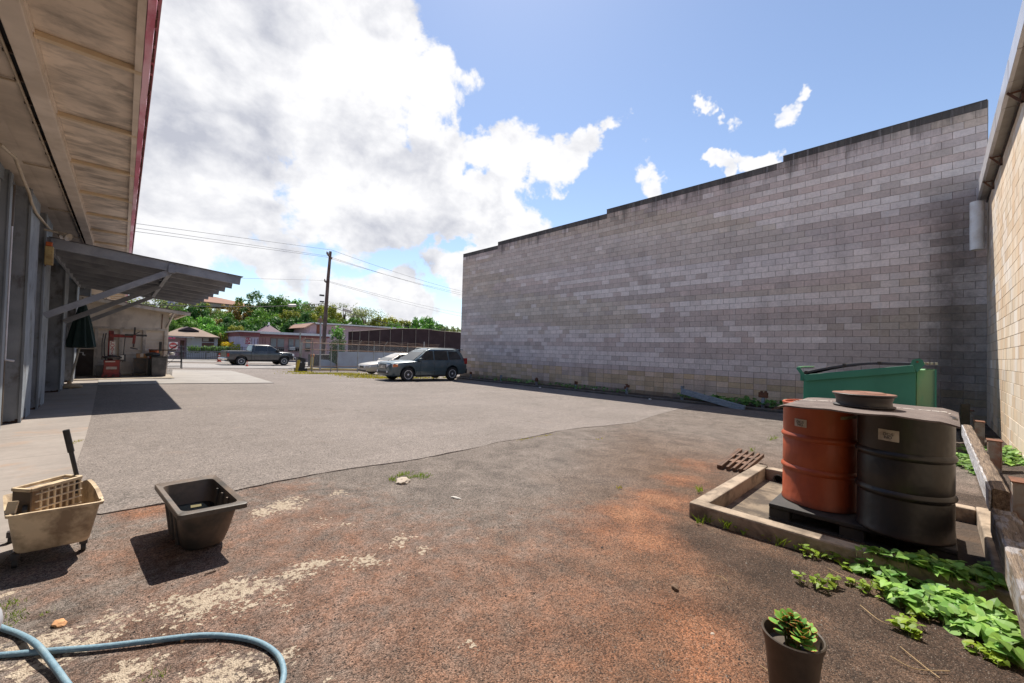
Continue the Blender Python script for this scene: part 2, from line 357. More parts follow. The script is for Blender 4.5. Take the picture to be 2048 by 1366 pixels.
def sheet(name,poly,mat,dz,thick=.0,label=None,kind='structure',jit=0,zf=None,step=.12,sub=None):
    """flat sheet lying on the sloping ground; edges jittered; walls down by thick"""
    if jit:
        out=[]
        for i in range(len(poly)):
            a=Vector(poly[i]);b_=Vector(poly[(i+1)%len(poly)]); n=max(1,min(400,int((b_-a).length/step))) if i in sub else 1
            for k in range(n):
                p=a.lerp(b_,k/n); s=jit
                out.append((p.x+s*mnoise.noise(Vector((p.x*1.3,p.y*1.3,2)))*1.6+s*.5*mnoise.noise(Vector((p.x*6,p.y*6,5))),p.y+s*mnoise.noise(Vector((p.x*1.3,p.y*1.3,9)))*1.6+s*.5*mnoise.noise(Vector((p.x*6,p.y*6,7)))))
        poly=out
    bm=bmesh.new(); vs=[bm.verts.new((x,y,0)) for x,y in poly]; f=bm.faces.new(vs)
    bmesh.ops.triangulate(bm,faces=[f])
    for co,no in (((1,0,0),(1,0,0)),((0,0,0),(0,1,0)),((0,24,0),(0,1,0)),((16,0,0),(1,0,0)),((0,40,0),(0,1,0)),((0,45,0),(0,1,0))):
        bmesh.ops.bisect_plane(bm,geom=bm.verts[:]+bm.edges[:]+bm.faces[:],plane_co=co,plane_no=no)
    be=[e for e in bm.edges if e.is_boundary]
    if thick:
        r=bmesh.ops.extrude_edge_only(bm,edges=be); nv=set(v for v in r['geom'] if isinstance(v,bmesh.types.BMVert))
    else: nv=set()
    for v in bm.verts:
        v.co.z=gz(v.co.x,v.co.y)+dz-(thick+.05 if v in nv else 0)
        if zf: v.co.z+=zf(v.co.x,v.co.y)
    bmesh.ops.recalc_face_normals(bm,faces=bm.faces)
    if sum(f.normal.z*f.calc_area() for f in bm.faces)<0: bmesh.ops.reverse_faces(bm,faces=bm.faces)
    me=bpy.data.meshes.new(name); bm.to_mesh(me); bm.free(); me.materials.append(mat)
    o=bpy.data.objects.new(name,me); COL.objects.link(o); return tag(o,label,None,kind=kind)

def asphalt_mat(name,c0,c1,streak=True,vscale=110,lo=.42,hi=1.62):
    m,nt,b=newmat(name); t=NT(nt); p=t.pos()
    nA=t.noise(p,.45,7,.6,.5); nS=t.noise(t.pos((.35,2.2,1),(0,0,R(12))),.9,6,.6,.3); vo=t.sep(t.voro(p,vscale,out='Color')); vd=t.voro(p,vscale); nC=t.noise(p,6,6,.65)
    c=t.mix(t.ramp(nA,.35,.65),c0,c1); c=t.scl(c,t.ramp(nS,.3,.7,.93,1.07)); c=t.scl(c,t.ramp(nC,.3,.7,.88,1.12)); c=t.scl(c,t.ramp(vo[0],0,1,lo,hi))
    oil=t.noise(p,.8,5,.6,.8); c=t.mix(t.ramp(oil,.64,.74,0,.35),c,(c0[0]*.45,c0[1]*.45,c0[2]*.47))
    c=t.mix(t.ramp(t.noise(p,1.7,5,.5,.8),.62,.75,0,.3),c,(c1[0]*1.3,c1[1]*1.1,c1[2]*.95))
    wp=nt.nodes.new('ShaderNodeVectorMath'); wp.operation='MULTIPLY_ADD'; wn=nt.nodes.new('ShaderNodeTexNoise'); wn.inputs['Scale'].default_value=1.6; wn.inputs['Detail'].default_value=8; t.L.new(p,wn.inputs['Vector']); t.L.new(wn.outputs['Color'],wp.inputs[0]); wp.inputs[1].default_value=(1.3,1.3,0); t.L.new(p,wp.inputs[2])
    cr_=t.voro(wp.outputs[0],.30,feat='DISTANCE_TO_EDGE'); ck=t.math('MULTIPLY',t.ramp(cr_,.0035,.001,0,1),t.ramp(t.noise(p,.35,3),.48,.6,0,.55)); c=t.mix(ck,c,(.04,.034,.03))
    nt.links.new(c,b.inputs['Base Color']); b.inputs['Roughness'].default_value=.85; b.inputs['Specular IOR Level'].default_value=.3
    t.bump(t.math('ADD',t.math('MULTIPLY',vd,-1),nC),.6,.008,b); return m
M_ASPH=asphalt_mat('lot_asphalt',(.158,.134,.120),(.188,.160,.145))
M_ROAD=asphalt_mat('road_asphalt',(.24,.225,.215),(.29,.27,.26),vscale=60,lo=.85,hi=1.15)
def P2(*l): return [(G(x,y).x,G(x,y).y) for x,y in l]
def concrete_mat(name,c0,c1,jx=None,jy=None,stain=(.30,.19,.12)):
    m,nt,b=newmat(name); t=NT(nt); p=t.pos()
    nA=t.noise(p,.8,8,.62,.4); nC=t.noise(p,14,6,.6); c=t.mix(t.ramp(nA,.35,.65),c0,c1); c=t.scl(c,t.ramp(nC,.3,.7,.92,1.08)); c=t.scl(c,t.ramp(t.noise(t.pos((.3,3,1)),1.2,5),.3,.7,.9,1.1))
    c=t.mix(t.ramp(t.noise(p,1.4,6,.6,.5),.56,.72,0,.55),c,stain)
    h=nC
    sp=t.N.new('ShaderNodeSeparateXYZ'); t.L.new(p,sp.inputs[0])
    for ax,s,off in ((1,jy,.15),(0,jx,.0)):
        if s:
            w=t.math('ADD',sp.outputs[ax],t.math('MULTIPLY',t.math('SUBTRACT',t.noise(p,2,3),.5),.04))
            fr=t.math('FRACT',t.math('DIVIDE',t.math('ADD',w,off),s)); ln=t.ramp(t.math('ABSOLUTE',t.math('SUBTRACT',fr,.5)),.5-.006/s*1.6,.5,0,.75)
            c=t.mix(ln,c,(.05,.04,.035))
    nt.links.new(c,b.inputs['Base Color']); b.inputs['Roughness'].default_value=.8; t.bump(h,.25,.01,b); return m
M_CONC=concrete_mat('apron_concrete',(.215,.185,.165),(.26,.225,.2),None,1.55)
M_PAD=concrete_mat('pad_concrete',(.225,.205,.19),(.27,.25,.23),3.2,None,(.2,.17,.14))
# overlay of newer asphalt: its broken near edge is a low step
seam=P2((122,1022),(200,1030),(330,1007),(480,980),(560,961),(640,948),(745,932),(810,922),(870,912),(940,898),(1000,885),(1055,876),(1120,862),(1180,855),(1270,845))
e1=seam[-1]
apr=P2((194,765),(190,775),(176,830),(160,880),(150,905),(138,935),(126,965),(112,1000))
lot=seam+[(e1[0]+1.5,e1[1]+.3),(14.2,e1[1]+.9),(14.2,21),(21,23),(21,29.6),(8.6,31),(8.2,40.15),(-1,40.15)]+[apr[0]]+apr[1:]
def lotz(x,y):
    k=max(0,min(1,(x-e1[0]+1.6)/1.6)); return -.005*k
sheet('asphalt_lot',lot,M_ASPH,.009,.01,'grey newer asphalt of the open yard',jit=.03,step=.035,zf=lotz,sub=set(range(len(seam)-1))|set(range(len(lot)-8,len(lot))))
sheet('concrete_apron',[(-7,-4)]+[(apr[-1][0]-.35,1.5),(apr[-1][0]-.25,3.2)]+[(x+.05,y) for x,y in apr[::-1]]+[(-.6,32),(-7,32)],M_CONC,.012,.02,'pale concrete apron along the workshop')
sheet('concrete_pad',P2((196,772),(400,768),(548,767),(500,752),(462,742),(345,740),(343,760),(196,760)),M_PAD,.030,.01,'pale concrete pad before the white shed',jit=.02,step=.5,sub={0,1,2,3})
sheet('road',[(-60,40.2),(140,40.2),(140,49.5),(-60,49.5)],M_ROAD,.03,0,'pale road beyond the yard with the pickup on it')
sheet('far_pavement',[(-60,53),(140,53),(140,62),(-60,62)],M_PAD,.014,0,'pale pavement across the road')
M_SOIL=paint('soil',(.045,.032,.024),(.10,.06,.035),.6,2.5,.95,.3,.6,30,bd=.03)
M_KERB=paint('kerb_stone',(.075,.065,.06),(.16,.13,.10),.5,5,.9,.25,.4,30)
def strip():
    # raised strip of soil with a low kerb along the tall block wall
    n=40; a=MB(); b=MB(); ys=[2.0+i*(21.0-2.0)/n for i in range(n+1)]
    kx=14.75
    secs=[[(kx-.09,y,gz(kx,y)-.1),(kx-.09+.01*math.sin(y*3),y,gz(kx,y)+.07),(kx-.07,y,gz(kx,y)+.09),(kx+.07,y,gz(kx,y)+.09),(kx+.07,y,gz(kx,y)-.1)] for y in ys]
    b.loft(secs); o=b.obj('kerb',M_KERB); tag(o,'dark low kerb along the foot of the tall block wall',None,kind='structure')
    vs=[];nx=8; yy=[-1+i*.25 for i in range(90)]
    for y in yy:
        for i in range(nx+1):
            x=kx+.07+i*(15.9-kx-.07)/nx; vs.append((x,y,gz(kx,y)+.05+.03*mnoise.noise(Vector((x*3,y*3,0)))))
    fs=[(j*(nx+1)+i,j*(nx+1)+i+1,(j+1)*(nx+1)+i+1,(j+1)*(nx+1)+i) for j in range(len(yy)-1) for i in range(nx)]
    a.add(vs,fs); o=a.obj('soil_strip',M_SOIL); tag(o,'strip of dark soil between kerb and tall block wall',None,kind='structure')
strip()

# ------------------------------------------------------------------ block walls
XW=15.87; YC=-.92; RH=.2032
def block_mat():
    m,nt,b=newmat('grey_block'); t=NT(nt); p=t.pos(); sp=t.N.new('ShaderNodeSeparateXYZ'); t.L.new(p,sp.inputs[0]); Y=sp.outputs[1]; Z=sp.outputs[2]
    c=t.scl(t.attr(),t.ramp(t.noise(p,14,6,.7),.3,.7,.86,1.14)); c=t.scl(c,t.ramp(t.noise(p,2.2,5,.6),.3,.7,.90,1.10))
    drip=t.noise(t.pos((2.2,2.2,.22)),1.6,7,.65,.3)
    # soot and moss running down from the stepped coping
    top=t.math('SUBTRACT',Z,t.math('SUBTRACT',8.22,t.math('MULTIPLY',t.math('ADD',Y,.9),.029)))
    f=t.ramp(t.math('ADD',top,t.math('MULTIPLY',t.math('SUBTRACT',drip,.5),3.0)),-.42,.22,0,.72); c=t.mix(f,c,(.05,.045,.042))
    # pale salts and long faint streaks
    w=t.ramp(t.noise(t.pos((3,3,.16)),2.5,6,.6,.2),.58,.70,0,.28); c=t.mix(w,c,(.60,.56,.55))
    g=t.ramp(t.noise(t.pos((1.2,1.2,.5)),.9,6,.6,.4),.55,.75,0,.3); c=t.mix(g,c,(.17,.15,.13))
    rn=t.math('ABSOLUTE',t.math('ADD',t.math('ADD',Y,.30),t.math('MULTIPLY',t.math('SUBTRACT',t.noise(t.pos((.01,.01,1)),1.1,4),.5),1.0)))
    rf=t.math('MULTIPLY',t.ramp(t.math('ADD',rn,t.math('MULTIPLY',t.math('SUBTRACT',t.noise(p,3.5,6,.65),.5),.9)),.62,.0,0,.62),t.ramp(Z,6.6,4.8,0,1)); c=t.mix(rf,c,(.05,.043,.035))
    # darker brown towards the foot
    ft=t.ramp(t.math('ADD',Z,t.math('MULTIPLY',t.noise(p,1.6,5),.7)),.25,.0,0,.5); c=t.mix(ft,c,(.13,.09,.065))
    nt.links.new(c,b.inputs['Base Color']); b.inputs['Roughness'].default_value=.93; t.bump(t.noise(p,60,5,.7),.7,.008,b,t.bump(t.noise(p,7,4),.25,.02,None)); return m
M_BLOCK=block_mat()
M_MORT=paint('mortar',(.26,.22,.20),None,0,8,.95,.2,.3,60)
def blocks(mb,O,U,Nn,rows,L,bond,colf,z0,row0,row1,u0f=lambda r:0,u1f=None,gap=.007,dep=.012,bl=.4064,bev=.004):
    O=Vector(O);U=Vector(U);Nn=Vector(Nn)
    for r in range(row0,row1):
        za=z0+r*RH+gap/2; zb=z0+(r+1)*RH-gap/2
        lo=u0f(r); hi=u1f(r) if u1f else L
        off=0 if bond=='stack' else (bl/2 if r%2 else 0)
        k=math.floor((lo-off)/bl); u=off+k*bl
        while u<hi-.02:
            a=max(u,lo)+gap/2; b_=min(u+bl,hi)-gap/2
            if b_-a>.04:
                c=colf(r,(a+b_)/2,(za+zb)/2)
                j=random.uniform(-.0015,.0015); d1=dep+j; e=bev
                def P(u_,z_,d_): v=O+U*u_+Nn*d_; return (v.x,v.y,z_)
                vs=[P(a,za,0),P(b_,za,0),P(b_,zb,0),P(a,zb,0),P(a+e,za+e,d1),P(b_-e,za+e,d1),P(b_-e,zb-e,d1),P(a+e,zb-e,d1)]
                mb.add(vs,[(4,5,6,7),(0,1,5,4),(1,2,6,5),(2,3,7,6),(3,0,4,7)],c)
            u+=bl
def mixc(a,b,k): return tuple(a[i]*(1-k)+b[i]*k for i in range(3))
def tall_wall():
    t=thing('block_wall',(XW,8,gz(XW,8)),'tall grey concrete block wall with a stepped black-stained top','wall')
    YE=21.36; z0=.68-1*RH*0; steps=[(YC,3.57,37),(3.57,10.48,36),(10.48,17.97,35),(17.97,YE,34)]
    bands={}; rr=random.Random(3); PALE={3:(8,19),6:(2,9),9:(9,20),12:(.5,13),13:(3,7),17:(1,17),19:(.2,9),22:(2,15),23:(8,20),26:(.3,12),29:(3,14),31:(9,20),33:(1,6)}
    g1=(.59,.475,.43); g2=(.54,.445,.345); g3=(.76,.665,.62); g4=(.48,.395,.355); pk=(.62,.47,.41)
    def colf(r,u,z):
        y=YC+u
        seedrow=rr.random
        if r not in bands: bands[r]=(rr.choice([g1,g1,g2,pk,g4]),rr.random())
        base,q=bands[r]
        k=rr.random()
        n=mnoise.noise(Vector((y*.05,r*.62,4.2)))
        c=mixc(base,g1,.6)
        if n>.10 and k<.85: c=mixc(c,g3,.75)
        elif n<-.18: c=mixc(c,g4,.6)
        if r in PALE and PALE[r][0]<y<PALE[r][1] and k<.9: c=mixc(c,g3,.8)
        if mnoise.noise(Vector((y*.12+9,r*.09,1)))>.05: c=mixc(c,(.52,.42,.31),.5)
        if mnoise.noise(Vector((y*.1-4,r*.1,7)))>.1: c=mixc(c,(.58,.50,.48),.4)
        if k>.96: c=mixc(c,g3,.7)
        elif k<.04: c=mixc(c,g4,.7)
        top=[s for s in steps if s[0]<=y<=s[1]+.01]; tr=top[0][2] if top else 34
        d=tr-1-r
        if d<1: c=mixc((.16,.14,.125),(.06,.052,.048),.5+.5*mnoise.noise(Vector((y*1.1,0,3))))
        elif d<4 and mnoise.noise(Vector((y*1.3,r*.2,0)))>(-.1+.16*d-.05): c=mixc(c,(.12,.105,.095),.3)
        # dark run-off below the gutter outlet
        ds=abs(y-(-.35+.25*mnoise.noise(Vector((0,z*.9,0)))))
        if z<6.0 and ds<.75: c=mixc(c,(.055,.048,.04),.25*(1-ds/.75)**.7)
        if y<.2 and z<1.6: c=mixc(c,(.05,.045,.04),.25)
        if y<2.5 and z<3: c=mixc(c,(.20,.17,.15),.25)
        v=rr.uniform(.93,1.07); return tuple(x*v for x in c)
    mb=MB()
    blocks(mb,(XW,YC,0),(0,1,0),(-1,0,0),0,0,'run',colf,z0,0,37,u0f=lambda r:0,u1f=lambda r:max(b for a,b,n in steps if n>r)-YC)
    mb.obj('upper_blocks',M_BLOCK,t,fix=False)
    mb=MB()
    def colb(r,u,z):
        k=rr.random(); c=rr.choice([(.58,.42,.27),(.53,.39,.25),(.61,.46,.32),(.64,.48,.36)])
        if mnoise.noise(Vector((u*.5,r*.5,3)))>.15: c=mixc(c,(.52,.41,.37),.6)
        if r<-4: c=mixc(c,(.13,.09,.06),.5)
        if u<1.6: c=mixc(c,(.09,.075,.06),.55)
        v=rr.uniform(.88,1.08); return tuple(x*v for x in c)
    blocks(mb,(XW-.0,YC,0),(0,1,0),(-1,0,0),0,0,'stack',colb,z0,-6,0,u0f=lambda r:0,u1f=lambda r:YE-YC)
    mb.obj('lower_blocks',M_BLOCK,t,fix=False,label='brown stack-bonded lower courses')
    co=MB()
    for a,b,n in steps: co.box(XW,XW+.19,a,b,z0-6*RH-.2,z0+n*RH-.004)
    co.obj('wall_core',M_MORT,t)
    # end face blocks of the far and near ends
    mb=MB()
    for (yy,nn,n) in ((YE,(0,1,0),34),(YC,(0,-1,0),37)):
        blocks(mb,(XW,yy,0),(1,0,0),nn,0,0,'run',lambda r,u,z:(.25,.225,.21),z0,-6,n,u1f=lambda r:.19)
    mb.obj('end_blocks',M_BLOCK,t,fix=False)
    mb=MB()
    for a,b,n in steps: mb.box(XW-.012,XW+.20,a+.002,b,z0+n*RH,z0+n*RH+.02)
    mb.obj('cap',paint('black_cap',(.10,.09,.082),(.04,.036,.034),.8,2.5,.9),t,label='black stained coping')
    # flashing bracket at the far end
    tag(t)
tall_wall()

def right_building():
    ZT=5.55; t=thing('block_building',(9,YC-2,0),'tan block building with metal eave, sunlit beside the drums','building')
    rr=random.Random(5); z0=.68
    M_TAN=paint('tan_block',(1,1,1),(.60,.36,.19),.6,1.6,.9,.10,.35,60,attr=True,stretch=(3.0,3.0,.22),edge=(.48,.7),bd=.004)
    def colf(r,u,z):
        c=rr.choice([(.60,.49,.37),(.62,.52,.41),(.56,.44,.32),(.64,.55,.45)])
        if mnoise.noise(Vector((u*1.2,r*.3,2)))>.25: c=mixc(c,(.70,.66,.62),.6)
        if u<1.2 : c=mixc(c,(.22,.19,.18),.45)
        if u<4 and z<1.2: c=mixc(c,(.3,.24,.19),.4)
        v=rr.uniform(.93,1.05); return tuple(x*v for x in c)
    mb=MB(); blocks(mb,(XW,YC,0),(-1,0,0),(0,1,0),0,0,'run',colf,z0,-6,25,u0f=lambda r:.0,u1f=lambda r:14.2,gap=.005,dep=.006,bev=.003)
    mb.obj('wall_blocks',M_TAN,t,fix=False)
    B(XW-14.2,XW,YC-7,YC-.001,z0-6*RH-.2,z0+25*RH).obj('wall_core',paint('tan_mortar',(.25,.19,.14),None,0,6,.95,.2),t)
    # eave: box of metal panels
    y1=YC+.19; ztop=ZT+.34
    M_SOF=paint('eave_metal',(.36,.33,.29),(.22,.18,.14),.5,2.5,.55,.15,.1)
    M_FAS=paint('fascia_metal',(.55,.54,.56),(.4,.38,.37),.4,2,.32,.1,.05,metal=.3)
    xs=[XW-.17]
    x=XW-.17
    while x>XW-14.3: x-=.92; xs.append(x)
    for i in range(len(xs)-1):
        a,b=xs[i+1]+.006,xs[i]-.006
        j=rr.uniform(-.004,.004)
        B(a,b,YC+.015,y1-.004,ZT+j,ZT+.02+j).obj('soffit_panel',M_SOF,t,bevel=.003)
        f=MB(); f.add([(a,y1+j,ZT-.004),(b,y1+j,ZT-.004),(b,y1+.0+j,ztop),(a,y1+.0+j,ztop),(a,y1-.05,ZT-.004),(b,y1-.05,ZT-.004),(b,y1-.06,ztop),(a,y1-.06,ztop)],[(0,1,2,3),(4,5,6,7),(0,1,5,4),(3,2,6,7),(0,3,7,4),(1,2,6,5)])
        f.obj('fascia_panel',M_FAS,t,bevel=.002)
    B(XW-14.3,XW-.17,YC-7,y1-.05,ZT+.04,ztop+.02).obj('roof',paint('roof_metal',(.45,.45,.45),None,0,3,.5),t)
    rail=MB().box(XW-14.2,XW-.2,YC+.006,YC+.03,ZT-.07,ZT-.02).obj('eave_rail',paint('black_steel',(.03,.028,.027),(.15,.07,.03),.4,6,.6),t)
    for xx in (12.4,9.6,14.0):
        br=MB(); br.beam((xx,YC+.02,ZT-.22),(xx,YC+.17,ZT-.01),.02,.03); br.beam((xx,YC+.02,ZT-.22),(xx,YC+.02,ZT-.02),.02,.03); br.beam((xx,YC+.02,ZT-.03),(xx,YC+.17,ZT-.03),.03,.02)
        br.obj('bracket',paint('rusty_steel',(.09,.05,.035),(.2,.08,.035),.6,9,.85,.3,.4),t)
    return t
right_building()
def downpipe():
    p=onX(1958,412,15.2); q=onX(1958,497,15.2)
    t=thing('downpipe',(15.45,-.72,q.z),'short white metal downpipe hanging in the wall corner','downpipe')
    m=paint('white_metal',(.78,.78,.78),(.35,.27,.18),.3,4,.4,.1,.05)
    mb=MB(); n=24; r0,r1=.125,.12
    ctr=Vector((15.35,YC+.20,0))
    prof=[(r0,q.z),(r0,p.z+.15),(r1,p.z+.15),(r1,q.z)]
    mb.lathe(prof+[prof[0]],(ctr.x,ctr.y,0),24,close=True); mb.obj('pipe_shell',m,t,smooth=40)
    B(ctr.x+.1,ctr.x+.30,ctr.y-.1,ctr.y+.05,p.z-.05,p.z-.02).obj('pipe_strap',m,t)
downpipe()

# ------------------------------------------------------------------ workshop on the left
def workshop():
    t=thing('workshop_building',(-2.5,14,gz(0,14)),'long grey workshop with wide beige eave and red roof edge','building')
    ZS=4.2
    M_SOF=paint('soffit_beige',(.74,.625,.51),(.20,.17,.145),.72,2.2,.8,.18,.1,stretch=(1.0,1.9,1),edge=(.44,.66))
    M_BEI=paint('beige_trim',(.72,.62,.52),(.5,.4,.3),.4,3,.7,.12,.1)
    M_BAT=paint('batten_tan',(.70,.55,.37),(.52,.42,.30),.5,3,.75,.12)
    M_INS=paint('soffit_inner',(.64,.54,.44),(.34,.28,.22),.5,1.3,.8,.15,.05)
    M_RED=paint('red_fascia',(.60,.13,.22),(.85,.55,.66),.9,1.6,.5,.15,.1,stretch=(1,.5,3),edge=(.42,.6))
    M_GRY=paint('grey_steel',(.19,.21,.23),(.30,.32,.35),.5,1.4,.6,.2,.15,stretch=(1,1,.4))
    M_WORN=paint('grey_worn',(.23,.25,.275),(.07,.05,.045),.7,3.2,.65,.25,.2,stretch=(1,1,.6),edge=(.54,.66))
    M_DRK=paint('dark_opening',(.035,.035,.04),None,0,3,.8)
    M_WHT=paint('white_pipe',(.62,.62,.66),(.4,.35,.3),.3,6,.45)
    M_BRN=paint('brown_pipe',(.10,.07,.045),(.04,.03,.025),.5,6,.6)
    M_COND=paint('conduit',(.50,.41,.30),(.3,.22,.14),.4,9,.5)
    y0,y1=-3,60
    xb0,xb1=-.86,-.70      # beam
    xe=.055                # inner face of fascia
    # outer soffit panels between battens, slightly above beam bottom
    pitch=1.875; yb=[5.86-pitch*5+pitch*k for k in range(34)]
    sp=MB(); sp.box(xb1,xe+.0,y0,y1,ZS+.10,ZS+.13); sp.obj('soffit',M_SOF,t)
    for y in yb:
        if y0<y<y1:
            B(xb1+.002,xe-.004,y-.035,y+.035,ZS+.045,ZS+.098).obj('batten',M_BAT,t,bevel=.004)
    B(xb0,xb1,y0,y1,ZS-.03,ZS+.14).obj('eave_beam',M_BEI,t,bevel=.008)
    B(xb1,xb1+.012,y0,y1,ZS+.06,ZS+.099).obj('edge_strip',M_BEI,t)
    B(xe-.06,xe-.002,y0,y1,ZS+.05,ZS+.0985).obj('edge_board',M_BEI,t)
    # inner soffit, with fold
    i=MB(); i.add([(xb0-.075,y0,ZS+.05),(xb0-.075,y1,ZS+.05),(-1.22,y1,ZS+.05),(-1.22,y0,ZS+.05),(-2.3,y1,ZS-.12),(-2.3,y0,ZS-.12),(-2.3,y0,ZS+.2),(-2.3,y1,ZS+.2),(xb0-.075,y0,ZS+.2),(xb0-.075,y1,ZS+.2)],[(0,1,2,3),(3,2,4,5),(5,4,7,6),(6,7,9,8),(8,9,1,0)])
    i.obj('inner_soffit',M_INS,t)
    B(xb0-.075,xb0,y0,y1,ZS+.1,ZS+.15).obj('shadow_gap',M_DRK,t)
    # fascia, corrugated red metal, thin
    f=MB(); n=int((y1-y0)/.05); secs=[]
    for k in range(0,640):
        y=y0+k*(y1-y0)/639; dx=.0015*math.sin(k*.9)+.004*mnoise.noise(Vector((0,y*.3,0)))
        secs.append([(xe+dx,y,ZS+.045),(xe+.055+dx,y,ZS+.055),(xe+.065+dx,y,ZS+.27),(xe+dx,y,ZS+.25)])
    f.loft(secs); f.obj('fascia',M_RED,t)
    g=MB(); rr=random.Random(2)
    for k in range(420):
        y=rr.uniform(1,30); g.box(xe+.06,xe+.068+rr.uniform(0,.022),y,y+rr.uniform(.01,.04),ZS+.15+rr.uniform(0,.06),ZS+.27+rr.uniform(0,.02))
    g.obj('rust_flakes',paint('rust',(.12,.05,.03),(.05,.03,.02),.5,20,.95),t)['kind']='stuff'
    rt=MB(); rt.add([(xe+.1,y0,ZS+.28),(xe+.1,y1,ZS+.28),(-12,y1,ZS+1.1),(-12,y0,ZS+1.1),(xe-.02,y0,ZS+.24),(xe-.02,y1,ZS+.24),(-12,y1,ZS+1.04),(-12,y0,ZS+1.04)],[(0,1,2,3),(4,5,6,7),(0,1,5,4),(1,2,6,5),(2,3,7,6),(3,0,4,7)])
    rt.obj('roof',paint('roof_red',(.35,.07,.09),(.5,.3,.35),.4,1,.6),t)
    # back wall with dark bays
    B(-7,-2.2,y0,y1,-1.2,ZS-.1).obj('wall',paint('wall_grey',(.13,.14,.15),(.08,.08,.08),.4,1,.8),t)
    # pilasters: jamb boxes standing out from the bays
    for k,(a,b) in enumerate(((6.2,8.0),(10.9,12.1),(12.85,14.05),(17.0,18.4),(21.1,22.4),(29,30.2),(34,35.2),(40,41.2))):
        z0=gz(0,a)-.1; zt=4.02
        c=MB(); c.box(-2.2,-1.24,a,b,z0,zt); pil=c.obj('pilaster',M_WORN,t,bevel=.012)
        e=MB(); e.box(-1.25,-1.215,a-.02,a+.03,z0,zt-.02).box(-1.62,-1.605,a-.012,a,z0,zt-.04); e.obj('corner_strip',M_GRY,pil,bevel=.004)
        # rusted and flaked foot
        r_=random.Random(k); ft=MB()
        for q in range(26):
            x=-2.15+q*.036; h=.04+.10*abs(mnoise.noise(Vector((q*.4,k,1)))); ft.box(x,x+.037,a-.004,a-.001,z0,z0+.1+h)
        for q in range(12):
            y=a+q*.05; h=.05+.25*max(0,mnoise.noise(Vector((q*.5,k,5)))) ; ft.box(-1.2385,-1.236,y,y+.05,z0,z0+.1+h)
        ft.obj('rusted_foot',paint('rust_dark',(.05,.032,.026),(.12,.06,.03),.5,14,.95),pil)
    # header beam over the bays
    B(-2.2,-1.42,y0,y1,3.86,4.06).obj('header_beam',M_GRY,t,bevel=.01)
    # bay doors set back
    for a,b in ((8.0,10.9),(14.05,17.0),(18.4,21.1),(22.4,29),(30.2,34)):
        d=MB(); n=int(3.86/.09)
        secs=[]
        for q in range(int(3.9/.045)):
            z=-.15+q*.045+gz(0,a); secs.append([(-1.95+(.02 if q%2 else 0),a,z),(-1.95+(.02 if q%2 else 0),b,z)])
        vs=[v for s in secs for v in s]; d.add(vs,[(2*i,2*i+1,2*i+3,2*i+2) for i in range(len(secs)-1)])
        d.obj('roller_door',paint('door_dark',(.07,.075,.085),(.04,.04,.045),.5,1.5,.7),t)
    # near door frame at the left edge of the view: white pipe, flange, brown pipe
    n=MB(); yw=10.1
    B(-2.4,-1.50,yw-.6,yw-.02,-.4,4.06).obj('near_jamb',M_WORN,t,bevel=.01)
    MB().tube([(-1.50,yw-.02,-.05),(-1.485,yw-.02,4.0)],.032,12).obj('white_conduit',M_WHT,t,smooth=50)
    B(-1.46,-1.37,yw,yw+.02,-.2,4.05).obj('steel_flange',M_GRY,t,bevel=.004)
    B(-1.375,-1.35,yw-.02,yw+.16,-.2,4.02).obj('steel_flange',M_GRY,t,bevel=.004)
    MB().tube([(-1.40,yw+.32,.0),(-1.385,yw+.32,3.9)],.045,12).obj('brown_pipe',M_BRN,t,smooth=50)
    MB().tube([(-1.345,yw+.2,1.05),(-1.345,yw+.2,3.2)],.012,8).tube([(-1.345,yw+.2,1.05),(-1.25,yw+.2,1.03)],.016,8).obj('door_rod',M_WHT,t,smooth=50)
    # conduits under the soffit
    c=MB(); zc=ZS+.02; c.tube([(xb0-.06,y0,zc),(xb0-.06,y1,zc)],.014,8)
    for y in (3.8,7.0,10.15,13.3,16.5,19.6): c.tube([(xb0-.06,y-.06,zc),(xb0-.07,y-.01,zc),(xb0-.10,y,zc),(-1.24,y,zc),(-1.26,y,zc+.05)],.014,8)
    c.obj('conduit',M_COND,t,smooth=50)
    cl=MB()
    for k in range(60):
        y=2+k*.62; cl.box(xb0-.09,xb0-.001,y,y+.03,ZS+.03,ZS+.1)
    cl.obj('conduit_clips',paint('clip_dark',(.1,.07,.05),None,0,5,.7),t)['kind']='stuff'
    # cable hanging along the top of the jambs
    pts=[onZ(0,288,ZS-.02)]
    prev=[(0,288,9.3),(30,345-30,10.2),(47,360,11.0),(58,385,11.7),(63,405,12.1),(72,425,12.5),(88,445,12.8),(104,463,13.2)]
    pp=[onX(px,py,-1.21) for px,py,_ in prev]
    c=MB(); sm=[]
    for i in range(len(pp)-1):
        for k in range(6): sm.append(pp[i].lerp(pp[i+1],k/6))
    c.tube(sm+[pp[-1]],.022,8); c.obj('hanging_cable',M_COND,t,smooth=60)
workshop()
